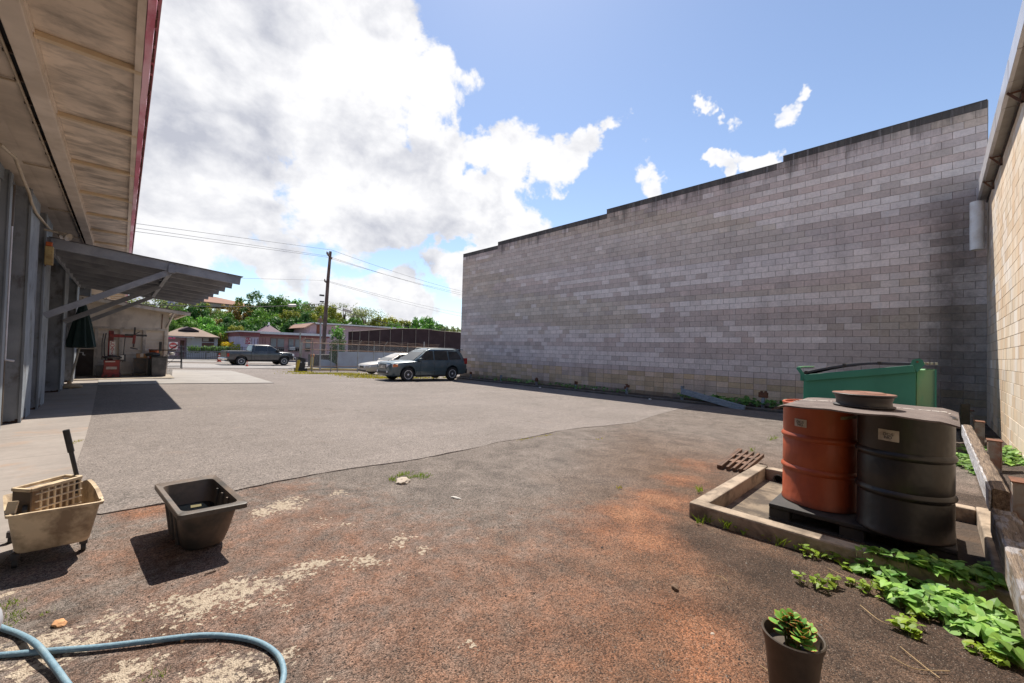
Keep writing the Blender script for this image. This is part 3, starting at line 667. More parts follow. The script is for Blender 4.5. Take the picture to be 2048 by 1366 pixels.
# ------------------------------------------------------------------ awning
M_AWG=paint('awning_grey',(.24,.25,.275),(.40,.41,.43),.5,2.4,.6,.15,.1)
M_AWS=paint('awning_sheet',(.17,.155,.16),(.11,.10,.10),.4,1.5,.7,.1,.1)
M_RUST=paint('rust_plain',(.16,.065,.035),(.07,.035,.025),.6,12,.9,.25,.4)
def awning():
    y0,y1=12.93,21.85; xi,xo=-1.17,2.2; zi,zo=3.46,3.12
    t=thing('awning',(-1.2,17.4,2),'grey corrugated awning on rafters and braces, jutting from the workshop','awning')
    n=9
    for k in range(n):
        y=y0+k*(y1-y0)/(n-1)
        MB().beam((xi,y,zi-.035),(xo+.03,y,zo-.035),.045,.22).obj('rafter',M_AWG,t,bevel=.004)
    s=MB(); m=150; secs=[]
    for k in range(m+1):
        y=y0-.06+k*(y1-y0+.12)/m; d=.011*math.sin(k*2.1)
        secs.append([(xi-.02,y,zi+.085+d),(xo+.09,y,zo+.077+d),(xo+.09,y,zo+.083+d),(xi-.02,y,zi+.09+d)])
    s.loft(secs); s.obj('roof_sheet',M_AWS,t,smooth=50)
    for k in range(4):
        x=xi+.6+k*.85; z=zi+(zo-zi)*(x-xi)/(xo-xi)
        B(x-.035,x+.035,y0-.07,y1,z+.066,z+.074).obj('purlin',M_AWG,t)
    MB().beam((.80,y0-.02,3.17),(.80,y1,3.17),.09,.12).obj('cross_beam',M_AWG,t,bevel=.005)
    B(.74,.87,y0-.06,y0+.02,3.08,3.28).obj('beam_end',M_AWG,t,bevel=.006)
    for y in (y0+.02,16.8,21.0):
        MB().beam((-1.2,y,1.88),(.80,y,3.12),.045,.13).obj('brace',M_AWG,t,bevel=.004)
    B(xi-.06,xi,y0,y1,zi-.14,zi+.08).obj('wall_plate',M_AWG,t,bevel=.005)
awning()
def electrical_box():
    p=onX(99,535,-1.2); q=onX(113,482,-1.2); y=12.6
    t=thing('electrical_box',(-1.1,y+.2,2.98),'yellowed rusty switch box with an orange cap on the column by the awning','switch box')
    B(-1.21,-1.09,y-.02,y+.12,2.92,3.30).obj('box_body',paint('yellow_paint',(.42,.31,.13),(.20,.09,.04),.6,7,.7,.2,.2),t,bevel=.012)
    B(-1.20,-1.11,y-.01,y+.1,3.303,3.39).obj('orange_cap',paint('orange_cap',(.55,.12,.03),None,0,5,.6),t,bevel=.01)
    B(-1.215,-1.2,y+.161,y+.2,2.9,3.37).obj('mounting_plate',M_RUST,t)
electrical_box()
def floodlight():
    t=thing('floodlight',(-1.1,12.9,3.9),'pale double floodlight under the workshop eave above the awning','floodlight')
    m=paint('lamp_grey',(.42,.36,.28),(.15,.10,.06),.5,9,.5)
    a=onX(118,468,-1.0); mb=MB(); mb.tube([(-1.2,a.y,a.z+.05),(-1.05,a.y,a.z+.03),(-.98,a.y-.02,a.z)],.02,8); mb.obj('arm',m,t,smooth=50)
    for px,py,rx in ((120,468,-1.0),(130,471,-.9)):
        c=onX(px,py,rx); d=Vector((.7,-.5,-.45)).normalized(); Mx=d.to_track_quat('Z','Y').to_matrix().to_4x4()
        MB().lathe([(.015,-.12),(.03,-.1),(.035,-.02),(.075,.06),(.08,.075),(.07,.06),(.0,.03)],c,20,Mx).obj('lamp_head',m,t,smooth=40)
floodlight()

# ------------------------------------------------------------------ white shed
M_SHW=paint('shed_paint',(.72,.62,.50),(.24,.19,.15),.5,1.7,.8,.15,.15,stretch=(1,1,.6),edge=(.5,.68))
M_SHT=paint('shed_trim',(.64,.56,.46),(.24,.18,.13),.5,4,.75,.12,.1)
YG=23.87
def shed():
    t=thing('shed',(0,YG+2,gz(0,YG)),'whitewashed wooden shed with sloping roof behind the awning','shed')
    zt=lambda x: 3.20-(x+1.6)*.118
    x0,x1=-2.3,1.44
    w=MB(); w.prism([(x0,1.93),(x1,1.93),(x1,zt(x1)-.06),(x0,zt(x0)-.06)],'y',YG,YG+.1); w.obj('upper_wall',M_SHW,t)
    lo=MB(); z=-.02; k=0
    while z<1.9:
        h=.165; lo.add([(x0,YG+.02,z),(x1,YG+.02,z),(x1,YG+.055,z+h),(x0,YG+.055,z+h),(x0,YG+.07,z),(x1,YG+.07,z)],[(0,1,2,3),(0,4,5,1)]); z+=h; k+=1
    lo.obj('clapboards',M_SHW,t)
    B(x0,x1,YG-.03,YG+.02,1.86,1.95).obj('middle_rail',M_SHT,t,bevel=.005)
    for x in (-.78,-.05,.68,x1-.05): B(x-.05,x+.05,YG-.035,YG+.03,-.1,1.859).obj('post',M_SHT,t,bevel=.005)
    B(x0,x0+3.74,YG+.1,YG+6,-.3,2.6).obj('back_walls',M_SHW,t)
    B(x1,x1+.04,YG+.02,YG+6,-.3,zt(x1)-.08).obj('side_wall',M_SHW,t)
    B(x0,-.8,YG-.012,YG+.015,-.1,1.0).obj('dark_plank_panel',paint('sooty_wood',(.07,.055,.045),(.15,.13,.11),.4,3,.9),t)
    # roof
    r=MB(); xr=2.22; r.prism([(x0-.2,zt(x0-.2)),(xr,zt(xr)),(xr,zt(xr)-.03),(x0-.2,zt(x0-.2)-.03)],'y',YG-.35,YG+6.3); r.obj('roof',paint('shed_roof',(.20,.16,.13),(.35,.3,.26),.4,2,.8),t)
    r=MB(); r.prism([(x0-.2,zt(x0-.2)-.03),(xr-.02,zt(xr)-.03),(xr-.02,zt(xr)-.16),(x0-.2,zt(x0-.2)-.16)],'y',YG-.34,YG-.30); r.obj('barge_board',M_SHT,t)
    for x in (-1.2,-.2,.75,1.6,2.1): B(x-.04,x+.04,YG-.30,YG+6.2,zt(x)-.13,zt(x)-.035).obj('purlin',M_SHT,t)
    MB().beam((1.40,YG-.05,2.0),(1.62,YG-.3,zt(1.62)-.15),.07,.07).obj('eave_brace',M_SHT,t,bevel=.005)
    MB().tube([(1.25,YG-.04,2.6),(1.24,YG-.04,2.0),(1.23,YG-.04,1.95)],.015,6).obj('drain_rod',M_RUST,t)
    s=B(x0,1.60,YG-2.2,YG-.001,gz(0,YG)-.2,gz(0,YG)+.06); s.obj('slab',paint('slab_conc',(.30,.25,.19),(.15,.12,.09),.5,3,.85,.15,.2),t,bevel=.015)
shed()
ZSL=gz(0,YG)+.06
def txt_mat(name,c): return paint(name,c,None,0,5,.5,.05,0)
M_BLK=paint('black_plastic',(.02,.02,.021),(.06,.055,.05),.4,6,.45,.15,.08)
M_MRED=paint('machine_red',(.26,.035,.03),(.06,.03,.025),.6,5,.5,.15,.1)
M_DST=paint('dark_steel',(.06,.06,.065),(.14,.08,.05),.4,8,.45,.15,.15,metal=.5)
def tire_changer():
    y=YG-.9; x0=onY(197,755,y).x; x1=onY(247,755,y).x; z=ZSL; cx=(x0+x1)/2
    t=thing('tire_changer',(cx,y,z),'red tyre changing machine with a white lettered column against the shed','machine')
    hw=(x1-x0)/2-.08
    b=MB(); 
    secs=[]
    for zz,k,d in ((0,1.0,.38),(.12,.95,.36),(.16,.84,.32),(.62,.82,.30),(.68,.86,.32)):
        secs.append([(cx-hw*k,y-d,z+zz),(cx+hw*k,y-d,z+zz),(cx+hw*k,y+d,z+zz),(cx-hw*k,y+d,z+zz)])
    b.loft(secs); base=b.obj('cabinet',M_MRED,t,bevel=.02)
    zt=z+.68
    MB().lathe([(.26,0),(.28,.03),(.28,.06),(.16,.08),(.08,.14),(0,.14)],(cx+.02,y-.05,zt+.06),24).obj('turntable',M_DST,t,smooth=35)
    B(cx-.3,cx+.34,y-.09,y-.01,zt+.10,zt+.16).obj('clamp_jaws',M_DST,t,bevel=.01)
    col=MB().box(cx-.14,cx+.02,y+.14,y+.30,zt,zt+1.18).obj('column',M_MRED,t,bevel=.015)
    zp0=onY(220,712,y+.13).z; zp1=onY(225,682,y+.13).z; xp=onY(224.5,700,y+.13).x
    pl=B(xp-.08,xp+.08,y+.115,y+.135,zp0,zp1).obj('lettered_plate',paint('plate_white',(.72,.68,.62),None,0,5,.5),t,bevel=.004)
    L=zp1-zp0
    for k,ch in enumerate('COATS'): text('letter',ch,txt_mat('letter_red',(.45,.03,.03)),pl,(xp,y+.112,zp1-L*(.12+.19*k)),(PI/2,0,0),.17,.001)
    za=onY(240,672,y+.1).z
    B(xp-.1,xp+.62,y+.05,y+.17,za-.06,za+.07).obj('swing_arm',M_MRED,t,bevel=.012)
    B(xp+.35,xp+1.02,y+.03,y+.045,za+.01,za+.09).obj('arm_slide',M_DST,t,bevel=.01)
    xh=onY(267,690,y+.1).x
    MB().beam((xh,y+.0,za-.45),(xh+.02,y+.0,za+.38),.055,.055).obj('hex_shaft',M_DST,t)
    MB().beam((xh+.0,y+.0,za-.3),(xh+.02,y+.0,za+.05),.09,.09).obj('shaft_sleeve',M_MRED,t,bevel=.01)
    MB().beam((xh-.1,y-.02,za-.47),(xh+.14,y-.02,za-.53),.08,.05).obj('mount_head',M_DST,t,bevel=.01)
    MB().beam((xh,y-.05,za+.08),(xh+.18,y-.1,za+.2),.025,.025).obj('lever',M_DST,t)
    MB().tube([(xp-.2,y+.18,za+.1),(xp-.24,y+.1,za-.3),(xp-.22,y+.1,zt+.2),(xp-.18,y+.1,zt)],.018,6).tube([(xp-.27,y+.18,za+.08),(xp-.3,y+.12,za-.3),(xp-.28,y+.12,zt)],.014,6).obj('air_hoses',M_BLK,t)
    MB().tube([(xp+.32,y+.2,zt-.1),(xp+.36,y+.16,zt+.9),(xp+.42,y+.15,zt+1.0)],.014,6).obj('helper_rod',M_DST,t)
    B(cx-hw*.65,cx+hw*.35,y-.325,y-.3,z+.60,z+.65).obj('top_label',paint('label_cream',(.55,.5,.45),(.3,.05,.04),.5,30,.6),t)
    B(cx-hw*.55,cx+hw*.55,y-.325,y-.3,z+.32,z+.42).obj('front_label',paint('label_grey',(.40,.38,.36),(.3,.05,.04),.4,25,.6),t)
    for k in range(3): MB().beam((cx-hw*.5+k*.2,y-.5,z+.05),(cx-hw*.5+k*.2,y-.36,z+.09),.07,.025).obj('pedal',M_DST,t)
    B(cx+hw*.85,cx+hw*.85+.16,y-.1,y+.02,z+.62,z+.9).obj('hand_controls',M_DST,t,bevel=.01)
    B(cx+hw*.86,cx+hw*.86+.10,y-.125,y-.105,z+.7,z+.88).obj('instruction_card',paint('card_white',(.6,.58,.55),None,0,5,.6),t)
tire_changer()
def shed_stuff():
    y=YG-.75
    # cart with a cardboard box
    a=onY(266,750,y); b=onY(293,750,y)
    t=thing('metal_cart',((a.x+b.x)/2,y,ZSL),'dark open metal cart under the cardboard box beside the tyre machine','cart')
    for x in (a.x,b.x):
        for yy in (y-.2,y+.2): B(x-.015,x+.015,yy-.015,yy+.015,ZSL,ZSL+.72).obj('leg',M_DST,t)
    B(a.x-.02,b.x+.02,y-.22,y+.22,ZSL+.72,ZSL+.75).obj('top_shelf',M_DST,t,bevel=.005)
    B(a.x-.0,b.x+.0,y-.2,y+.2,ZSL+.12,ZSL+.14).obj('lower_shelf',M_DST,t,bevel=.005)
    B(a.x,b.x,y+.19,y+.21,ZSL+.14,ZSL+.71).obj('back_panel',M_DST,t)
    c0=onY(272,724,y-.1).x; c1=onY(294,724,y-.1).x
    t=thing('cardboard_box',((c0+c1)/2,y,ZSL+.752),'brown cardboard box on the dark metal cart','box')
    B(c0,c1,y-.17,y+.15,ZSL+.752,ZSL+.95).obj('carton',paint('cardboard',(.30,.17,.09),(.2,.11,.06),.4,6,.85),t,bevel=.006)
    B(c0+.12,c0+.22,y-.173,y-.17,ZSL+.80,ZSL+.951).obj('tape',paint('tape',(.45,.40,.36),None,0,5,.4),t)
    # black bin with wheel balancing gear
    a=onY(301,750,y-.25); b=onY(332,750,y-.25); cx=(a.x+b.x)/2; hw=(b.x-a.x)/2
    t=thing('square_bin',(cx,y-.2,ZSL),'black square bin topped with clutter at the shed corner','bin')
    s=[]
    for z,k in ((0,.9),(.80,1.0)): s.append([(cx-hw*k,y-.5*k,ZSL+z),(cx+hw*k,y-.5*k,ZSL+z),(cx+hw*k,y+.1,ZSL+z),(cx-hw*k,y+.1,ZSL+z)])
    MB().loft(s).obj('bin_body',paint('bin_grey',(.055,.055,.06),(.16,.155,.16),.5,4,.4,.2,.1),t,bevel=.015)
    B(cx-hw*1.03,cx+hw*1.03,y-.53,y+.12,ZSL+.80,ZSL+.84).obj('bin_rim',M_BLK,t,bevel=.01)
    z=ZSL+.842
    t=thing('bench_vise',(cx+.1,y-.2,z),'greasy vise with a black post on top of the square bin','tool')
    B(cx-.02,cx+.07,y-.26,y-.16,z,z+.62).obj('upright',M_BLK,t,bevel=.01)
    B(cx-.3,cx+.55,y-.24,y-.19,z+.24,z+.29).obj('cross_bar',paint('greasy_brown',(.12,.075,.04),(.03,.025,.02),.5,9,.5),t,bevel=.01)
    MB().lathe([(.02,0),(.22,.01),(.25,.05),(.24,.12),(.10,.16),(0,.17)],(cx-.2,y-.25,z),20).obj('round_cover',M_BLK,t,smooth=40)
    MB().beam((cx+.02,y-.28,z),(cx+.05,y-.28,z+.22),.12,.1).obj('jaw',paint('tan_part',(.35,.26,.16),None,0,5,.6),t,bevel=.01)
    MB().tube([(cx+.35,y-.22,z+.28),(cx+.62,y-.3,z+.52)],.02,8).obj('handle',M_BLK,t)
    MB().lathe([(.09,0),(.10,.1),(.05,.12),(0,.12)],(cx+.42,y-.24,z+.05),14).lathe([(.05,0),(.06,.07),(0,.08)],(cx+.27,y-.3,z),12).obj('small_cups',paint('white_bits',(.6,.57,.52),(.2,.15,.1),.4,12,.5),t,smooth=40)
    # orange bucket on a stand behind
    bx=onY(308,710,YG-.3).x; zb=onY(308,717,YG-.3).z
    t=thing('orange_bucket',(bx,YG-.3,zb),'orange plastic bucket with a white mark behind the square bin','bucket')
    MB().lathe([(.15,0),(.17,.37),(.185,.37),(.185,.40),(.165,.40),(.145,.02),(0,.02)],(bx,YG-.3,zb),28).obj('bucket_body',paint('bucket_orange',(.62,.11,.02),(.4,.07,.02),.3,5,.45),t,smooth=40)
    B(bx-.02,bx+.1,YG-.3-.182,YG-.3-.165,zb+.12,zb+.22).obj('label',paint('label_w',(.5,.47,.48),None,0,5,.6),t)
    t=thing('bucket_stand',(bx,YG-.3,ZSL),'dark block stand beneath the orange bucket','stand')
    B(bx-.22,bx+.25,YG-.5,YG-.1,ZSL,zb-.002).obj('stand_box',M_BLK,t,bevel=.01)
    # pale tub behind the umbrella
    a=onY(188,750,YG-.5); b=onY(222,750,YG-.5); cx=(a.x+b.x)/2; hw=(b.x-a.x)/2-.05
    t=thing('grey_tub',(cx,YG-.5,ZSL),'dull grey plastic tub on the slab between umbrella and tyre machine','tub')
    s=[]
    for z,k in ((0,.85),(.42,1.05),(.44,1.12),(.46,1.12)): s.append([(cx-hw*k,YG-.5-.25*k,ZSL+z),(cx+hw*k,YG-.5-.25*k,ZSL+z),(cx+hw*k,YG-.5+.25*k,ZSL+z),(cx-hw*k,YG-.5+.25*k,ZSL+z)])
    MB().loft(s).obj('tub_body',paint('tub_grey',(.17,.17,.18),(.1,.1,.1),.4,5,.5),t,bevel=.01)
    # long open ladder stool with a sign
    p=Vector((onY(348,733,38).x,38,0)); p.z=gz(p.x,38)
    t=thing('step_ladder',p,'black steel step ladder carrying a red sign beyond the shed corner','ladder')
    hw=.42; m=M_BLK
    for sx in (-1,1): MB().beam((p.x+sx*hw,p.y-.35,p.z),(p.x+sx*(hw-.06),p.y,p.z+1.75),.045,.045).obj('front_rail',m,t)
    for sx in (-1,1): MB().beam((p.x+sx*hw,p.y+.5,p.z),(p.x+sx*(hw-.06),p.y+.05,p.z+1.75),.045,.045).obj('rear_rail',m,t)
    for k in range(5):
        z=.2+k*.33; yy=p.y-.35+.35*(z/1.75); B(p.x-hw+.02,p.x+hw-.02,yy-.08,yy+.1,p.z+z-.02,p.z+z+.025).obj('step',m,t)
    MB().beam((p.x-hw,p.y+.45,p.z+.2),(p.x+hw,p.y+.2,p.z+1.2),.02,.02).obj('cross_brace',m,t)
    t=thing('do_not_enter_sign',(p.x,p.y-.05,p.z+1.6),'white square sign with a red disc on the step ladder','sign')
    B(p.x-.36,p.x+.14,p.y-.16,p.y-.13,p.z+1.42,p.z+1.92).obj('sign_board',paint('sign_white',(.75,.73,.70),None,0,5,.5),t,bevel=.01)
    Mx=Matrix.Rotation(PI/2,4,'X')
    d=MB().lathe([(0,0),(.22,0),(.22,.008),(0,.008)],(p.x-.11,p.y-.162,p.z+1.67),40,Mx).obj('red_disc',paint('sign_red',(.62,.03,.03),None,0,5,.5),t)
    B(p.x-.11-.16,p.x-.11+.16,p.y-.180,p.y-.172,p.z+1.635,p.z+1.705).obj('white_bar',paint('sign_white',(.75,.73,.70)),d)
    text('words','DO NOT',paint('sign_white',(1,1,1)),d,(p.x-.11,p.y-.178,p.z+1.77),(PI/2,0,0),.09,.002)
    text('words','ENTER',paint('sign_white',(1,1,1)),d,(p.x-.11,p.y-.178,p.z+1.57),(PI/2,0,0),.09,.002)
shed_stuff()
def patio_umbrella():
    g=G(138,777); t=thing('patio_umbrella',g,'folded dark green patio umbrella on a leaning pole with a tan base','umbrella')
    m=paint('umb_green',(.010,.030,.028),(.016,.045,.042),.4,3,.8,.15,.2)
    secs=[]; top=Vector((-.93,18.45,2.62)); bot=Vector((-.93,18.45,1.16)); n=40
    for k in range(22):
        f=k/21; r=.04+.27*f**.85; c=top.lerp(bot,f); ring=[]
        for j in range(n):
            a=2*PI*j/n; rr=r*(1+.16*math.sin(a*9+.6)*min(1,f*2)+.05*math.sin(a*4+f*3)); zz=c.z+(.03*math.sin(a*9+.6) if k==21 else 0)
            ring.append((c.x+rr*math.cos(a),c.y+rr*math.sin(a),zz))
        secs.append(ring)
    MB().loft(secs).obj('canopy',m,t,smooth=60)
    mp=paint('pole_cream',(.42,.36,.27),(.25,.2,.14),.4,4,.5)
    MB().tube([(g.x-.0,g.y,g.z+.1),(-.93,18.4,1.3)],.026,12).obj('pole',mp,t,smooth=50)
    MB().tube([(-.93,18.42,2.6),(-.93,18.42,2.72)],[.02,.035],10).obj('finial',mp,t,smooth=50)
    MB().tube([(-.96,18.36,1.0),(-.87,18.3,.99),(-.87,18.3,.92),(-.82,18.3,.91)],.012,8).obj('crank_handle',paint('crank_white',(.6,.58,.55),None,0,4,.4),t,smooth=50)
    pr=[(0.0,0.0),(.27,0),(.285,.02),(.285,.05),(.26,.065),(.1,.10),(.05,.13),(.05,.2),(.0,.2)]
    b=MB().lathe(pr,(g.x,g.y,g.z+.035),40); b.obj('base',paint('base_tan',(.42,.30,.18),(.3,.21,.13),.4,4,.6),t,smooth=35)
    for k in range(8):
        a=k*PI/4+.2; c=Vector((g.x+.24*math.cos(a),g.y+.24*math.sin(a),g.z)); B(c.x-.045,c.x+.045,c.y-.045,c.y+.045,g.z+.002,g.z+.034).obj('base_foot',paint('base_tan',(1,1,1)),t)
patio_umbrella()

# ------------------------------------------------------------------ near left: tub, mop bucket, hose
def inset_quad(c,k,z): 
    cx=sum(p[0] for p in c)/4; cy=sum(p[1] for p in c)/4
    return [(cx+(p[0]-cx)*k,cy+(p[1]-cy)*k,z) for p in c]
def rquad(c,z,r,n=4,k=1.0):
    """rounded quadrilateral ring"""
    c=[Vector((p[0],p[1],0)) for p in inset_quad(c,k,0)]; out=[]
    for i in range(4):
        p=c[i]; a=(c[i-1]-p); b=(c[(i+1)%4]-p); a_=p+a.normalized()*r; b_=p+b.normalized()*r
        for j in range(n+1):
            f=j/n; q=(a_.lerp(p,f)).lerp(p.lerp(b_,f),f); out.append((q.x,q.y,z))
    return out
def plastic_tub():
    M_TUB=paint('tub_black',(.05,.042,.035),(.15,.105,.075),.85,3.5,.5,.25,.12,edge=(.42,.62))
    rim=[onZ(*p,.305) for p in ((308,969),(356,1033),(497,1006),(430,949))]
    c=sum((Vector(p) for p in rim),Vector())/4; g=gz(c.x,c.y)
    t=thing('plastic_tub',(c.x,c.y-.0,g),'square black plastic tub with a little dark water inside','tub')
    rim=[(p.x,p.y) for p in rim]; b0=[(p[0]*1.0,p[1]) for p in rim]
    def q(z,k,r): return rquad(b0,z,r,5,k)
    zr=.305; s=[q(g+.008,.56,.10),q(g+.03,.63,.11),q(g+.10,.70,.10),q(zr-.05,.83,.08),q(zr-.02,.84,.07),q(zr-.018,.985,.03),q(zr-.03,1.0,.03),q(zr,1.0,.03),q(zr+.004,.98,.03),q(zr-.004,.82,.06),q(zr-.05,.79,.07),q(g+.10,.67,.09),q(g+.05,.6,.09)]
    MB().loft(s).obj('tub_shell',M_TUB,t,smooth=35)
    # inner moulded ribs on the right wall
    for k in range(3):
        A=Vector((*q(zr-.03,.80,.05)[0][:2],0)); 
        p0=Vector((rim[2][0],rim[2][1],0)).lerp(Vector((rim[3][0],rim[3][1],0)),.3+.2*k); cc=Vector((c.x,c.y,0)); p=p0.lerp(cc,.235)
        MB().tube([(p.x,p.y,zr-.03),(p.x-.01,p.y,g+.12)],.012,8).obj('inner_rib',M_TUB,t,smooth=50)
    for k in range(3):
        p0=Vector((rim[0][0],rim[0][1],0)).lerp(Vector((rim[1][0],rim[1][1],0)),.3+.2*k); cc=Vector((c.x,c.y,0)); a=p0.lerp(cc,.165); b=p0.lerp(cc,.33)
        MB().tube([(a.x,a.y,zr-.04),(b.x,b.y,g+.03)],.014,8).obj('outer_rib',M_TUB,t,smooth=50)
    m,nt,bs=newmat('dark_water'); bs.inputs['Base Color'].default_value=(.006,.008,.01,1); bs.inputs['Roughness'].default_value=.06; tt=NT(nt); tt.bump(tt.noise(tt.pos(),14,3),.05,.01,bs)
    MB().add(q(g+.165,.73,.08),[tuple(range(24))]).obj('water',m,t)
    dm=MB(); r_=random.Random(4)
    cc=onZ(392,1012,g+.165)
    dm.add([(cc.x-.035,cc.y-.03,g+.168),(cc.x+.03,cc.y-.035,g+.168),(cc.x+.035,cc.y+.02,g+.168),(cc.x-.03,cc.y+.03,g+.168)],[(0,1,2,3)]).obj('floating_scum',paint('scum',(.12,.10,.035),None,0,9,.7),t)
    for k in range(60):
        a=r_.uniform(0,6.3); d=r_.uniform(0,.15); dm.box(c.x+d*math.cos(a)*1.1,c.x+d*math.cos(a)*1.1+.003,c.y+d*math.sin(a)*1.7,c.y+d*math.sin(a)*1.7+.003,g+.1352,g+.1365)
plastic_tub()
def mop_bucket():
    M_BK=paint('bucket_yellow',(.60,.47,.31),(.17,.105,.06),.8,4.5,.6,.25,.12,edge=(.42,.60))
    zr=.34; rim=[onZ(*p,zr) for p in ((12,1033),(208,1002),(166,962),(8,990))]; c=sum(rim,Vector())/4; g=gz(c.x,c.y)
    rim=[(p.x,p.y) for p in rim]
    t=thing('mop_bucket',(c.x,c.y,g),'grimy yellow mop bucket with side wringer on castors','mop bucket')
    def q(z,k,r,l=0): return rquad(rim,z+0,r,5,k)
    s=[q(.075,.76,.05),q(.09,.80,.06),q(zr-.06,.94,.06),q(zr-.02,.96,.05),q(zr-.018,1.02,.04),q(zr,1.03,.04),q(zr+.002,.98,.04),q(zr-.02,.93,.05),q(.10,.78,.05),q(.10,.5,.05)]
    MB().loft(s).obj('bucket_body',M_BK,t,smooth=35)
    # raised pour spout at the right end
    R0=Vector((*rim[1],0));R1=Vector((*rim[2],0)); C=Vector((c.x,c.y,0))
    sp=MB(); pts=[]
    for f,h in ((.12,.0),(.3,.035),(.5,.05),(.7,.05),(.88,.02)):
        p=R0.lerp(R1,f); pts.append((p,h))
    secs=[[(p.x,p.y,zr-.01),(p.x+.012,p.y,zr+h),(p.x-.01,p.y,zr+h),(p.x-.02,p.y,zr-.01)] for p,h in pts]; sp.loft(secs); sp.obj('spout_lip',M_BK,t,smooth=40)
    # wringer: an open frame with a grid face towards the viewer
    w=thing('dummy',(0,0,0),None,None); bpy.data.objects.remove(w)
    A=onZ(70,979,.46); Bq=onZ(163,954,.46); Cq=onZ(133,948,.46); D=onZ(28,966,.46)
    u=(Vector((Bq.x,Bq.y,0))-Vector((A.x,A.y,0))); Lw=u.length; u.normalize(); v=Vector((-u.y,u.x,0)); th=.13
    def P(a,b,z): q_=Vector((A.x,A.y,0))+u*a+v*b; return Vector((q_.x,q_.y,z))
    wr=MB(); z0,z1=.22,.46
    for (a0,b0,a1,b1) in ((-.02,0,Lw,0),(-.02,th,Lw,th),(-.02,0,-.02,th),(Lw,0,Lw,th)):
        wr.beam(P(a0,b0,z1),P(a1,b1,z1),.018,.02)
    wo=wr.obj('wringer_frame',M_BK,t,bevel=.003)
    MB().add([P(-.02,0,z0),P(-.02,th,z0),P(-.02,th,z1),P(-.02,0,z1),P(-.012,0,z0),P(-.012,th,z0),P(-.012,th,z1),P(-.012,0,z1)],[(0,1,2,3),(4,5,6,7),(0,1,5,4),(2,3,7,6),(0,3,7,4),(1,2,6,5)]).obj('end_plate',paint('wringer_dark',(.12,.08,.05),(.05,.035,.025),.5,5,.6),t)
    gr=MB(); n=6
    for k in range(n+1): a=.03+k*(Lw-.04)/n; gr.beam(P(a,-.004,z0),P(a,-.004,z1-.01),.010,.012,up=v)
    for k in range(5): z=z0+.02+k*.047; gr.beam(P(0.0,-.006,z),P(Lw,-.006,z),.012,.009)
    gr.obj('wringer_grid',M_BK,t,bevel=.002)
    MB().add([P(0,.05,z0),P(Lw,.05,z0),P(Lw,.065,z1-.02),P(0,.065,z1-.02),P(0,.06,z0),P(Lw,.06,z0),P(Lw,.075,z1-.02),P(0,.075,z1-.02)],[(0,1,2,3),(4,5,6,7),(2,3,7,6)]).obj('press_plate',paint('wringer_tan',(.30,.20,.12),(.12,.07,.04),.6,5,.6),t)
    MB().beam(P(-.01,th*.6,z1-.02),P(Lw,th*.9,z1-.02),.06,.012).obj('top_plate',M_BK,t,bevel=.002)
    # handle bar
    hb=P(Lw+.02,.05,.42); ht=onY(132,860,hb.y-.02); mid=ht.lerp(hb,.42)
    MB().tube([P(Lw+.02,.05,.34),hb,mid],.0125,12).obj('handle_bar',paint('bar_black',(.022,.024,.03),(.05,.05,.05),.3,8,.3),t,smooth=50)
    MB().tube([mid,ht],.0175,14).obj('hand_grip',M_BLK,t,smooth=50)
    MB().lathe([(.03,0),(.03,.02),(0,.02)],P(-.035,.03,.34),14,Matrix.Rotation(PI/2,4,'Y')).obj('pivot',M_BLK,t)
    MB().beam((rim[0][0]+.01,rim[0][1]+.04,zr),(rim[0][0]+.02,rim[0][1]+.06,zr+.07),.05,.012).obj('side_hook',M_BK,t,bevel=.003)
    for k,(px,py) in enumerate(((28,1138),(166,1103),None and (0,0) or (150,1070),(20,1090))):
        gp=G(px,py); cz=gp.z+.028
        ca=MB().lathe([(.012,-.012),(.029,-.012),(.03,-.008),(.03,.008),(.029,.012),(.012,.012)],(gp.x,gp.y+.02,cz+.002),18,Matrix.Rotation(PI/2,4,'Y')).obj('castor_wheel',paint('castor_rubber',(.03,.03,.03),(.12,.1,.08),.4,9,.7),t,smooth=40)
        B(gp.x-.02,gp.x+.02,gp.y-.002,gp.y+.042,cz+.022,cz+.062).obj('fork',M_DST,ca,bevel=.004)
mop_bucket()
def catmull(P_,n=10):
    P_=[P_[0]*2-P_[1]]+P_+[P_[-1]*2-P_[-2]]; out=[]
    for i in range(1,len(P_)-2):
        for k in range(n):
            t=k/n; a,b,c,d=P_[i-1:i+3]
            out.append(.5*((2*b)+(c-a)*t+(2*a-5*b+4*c-d)*t*t+(3*b-a-3*c+d)*t**3))
    return out+[P_[-2]]
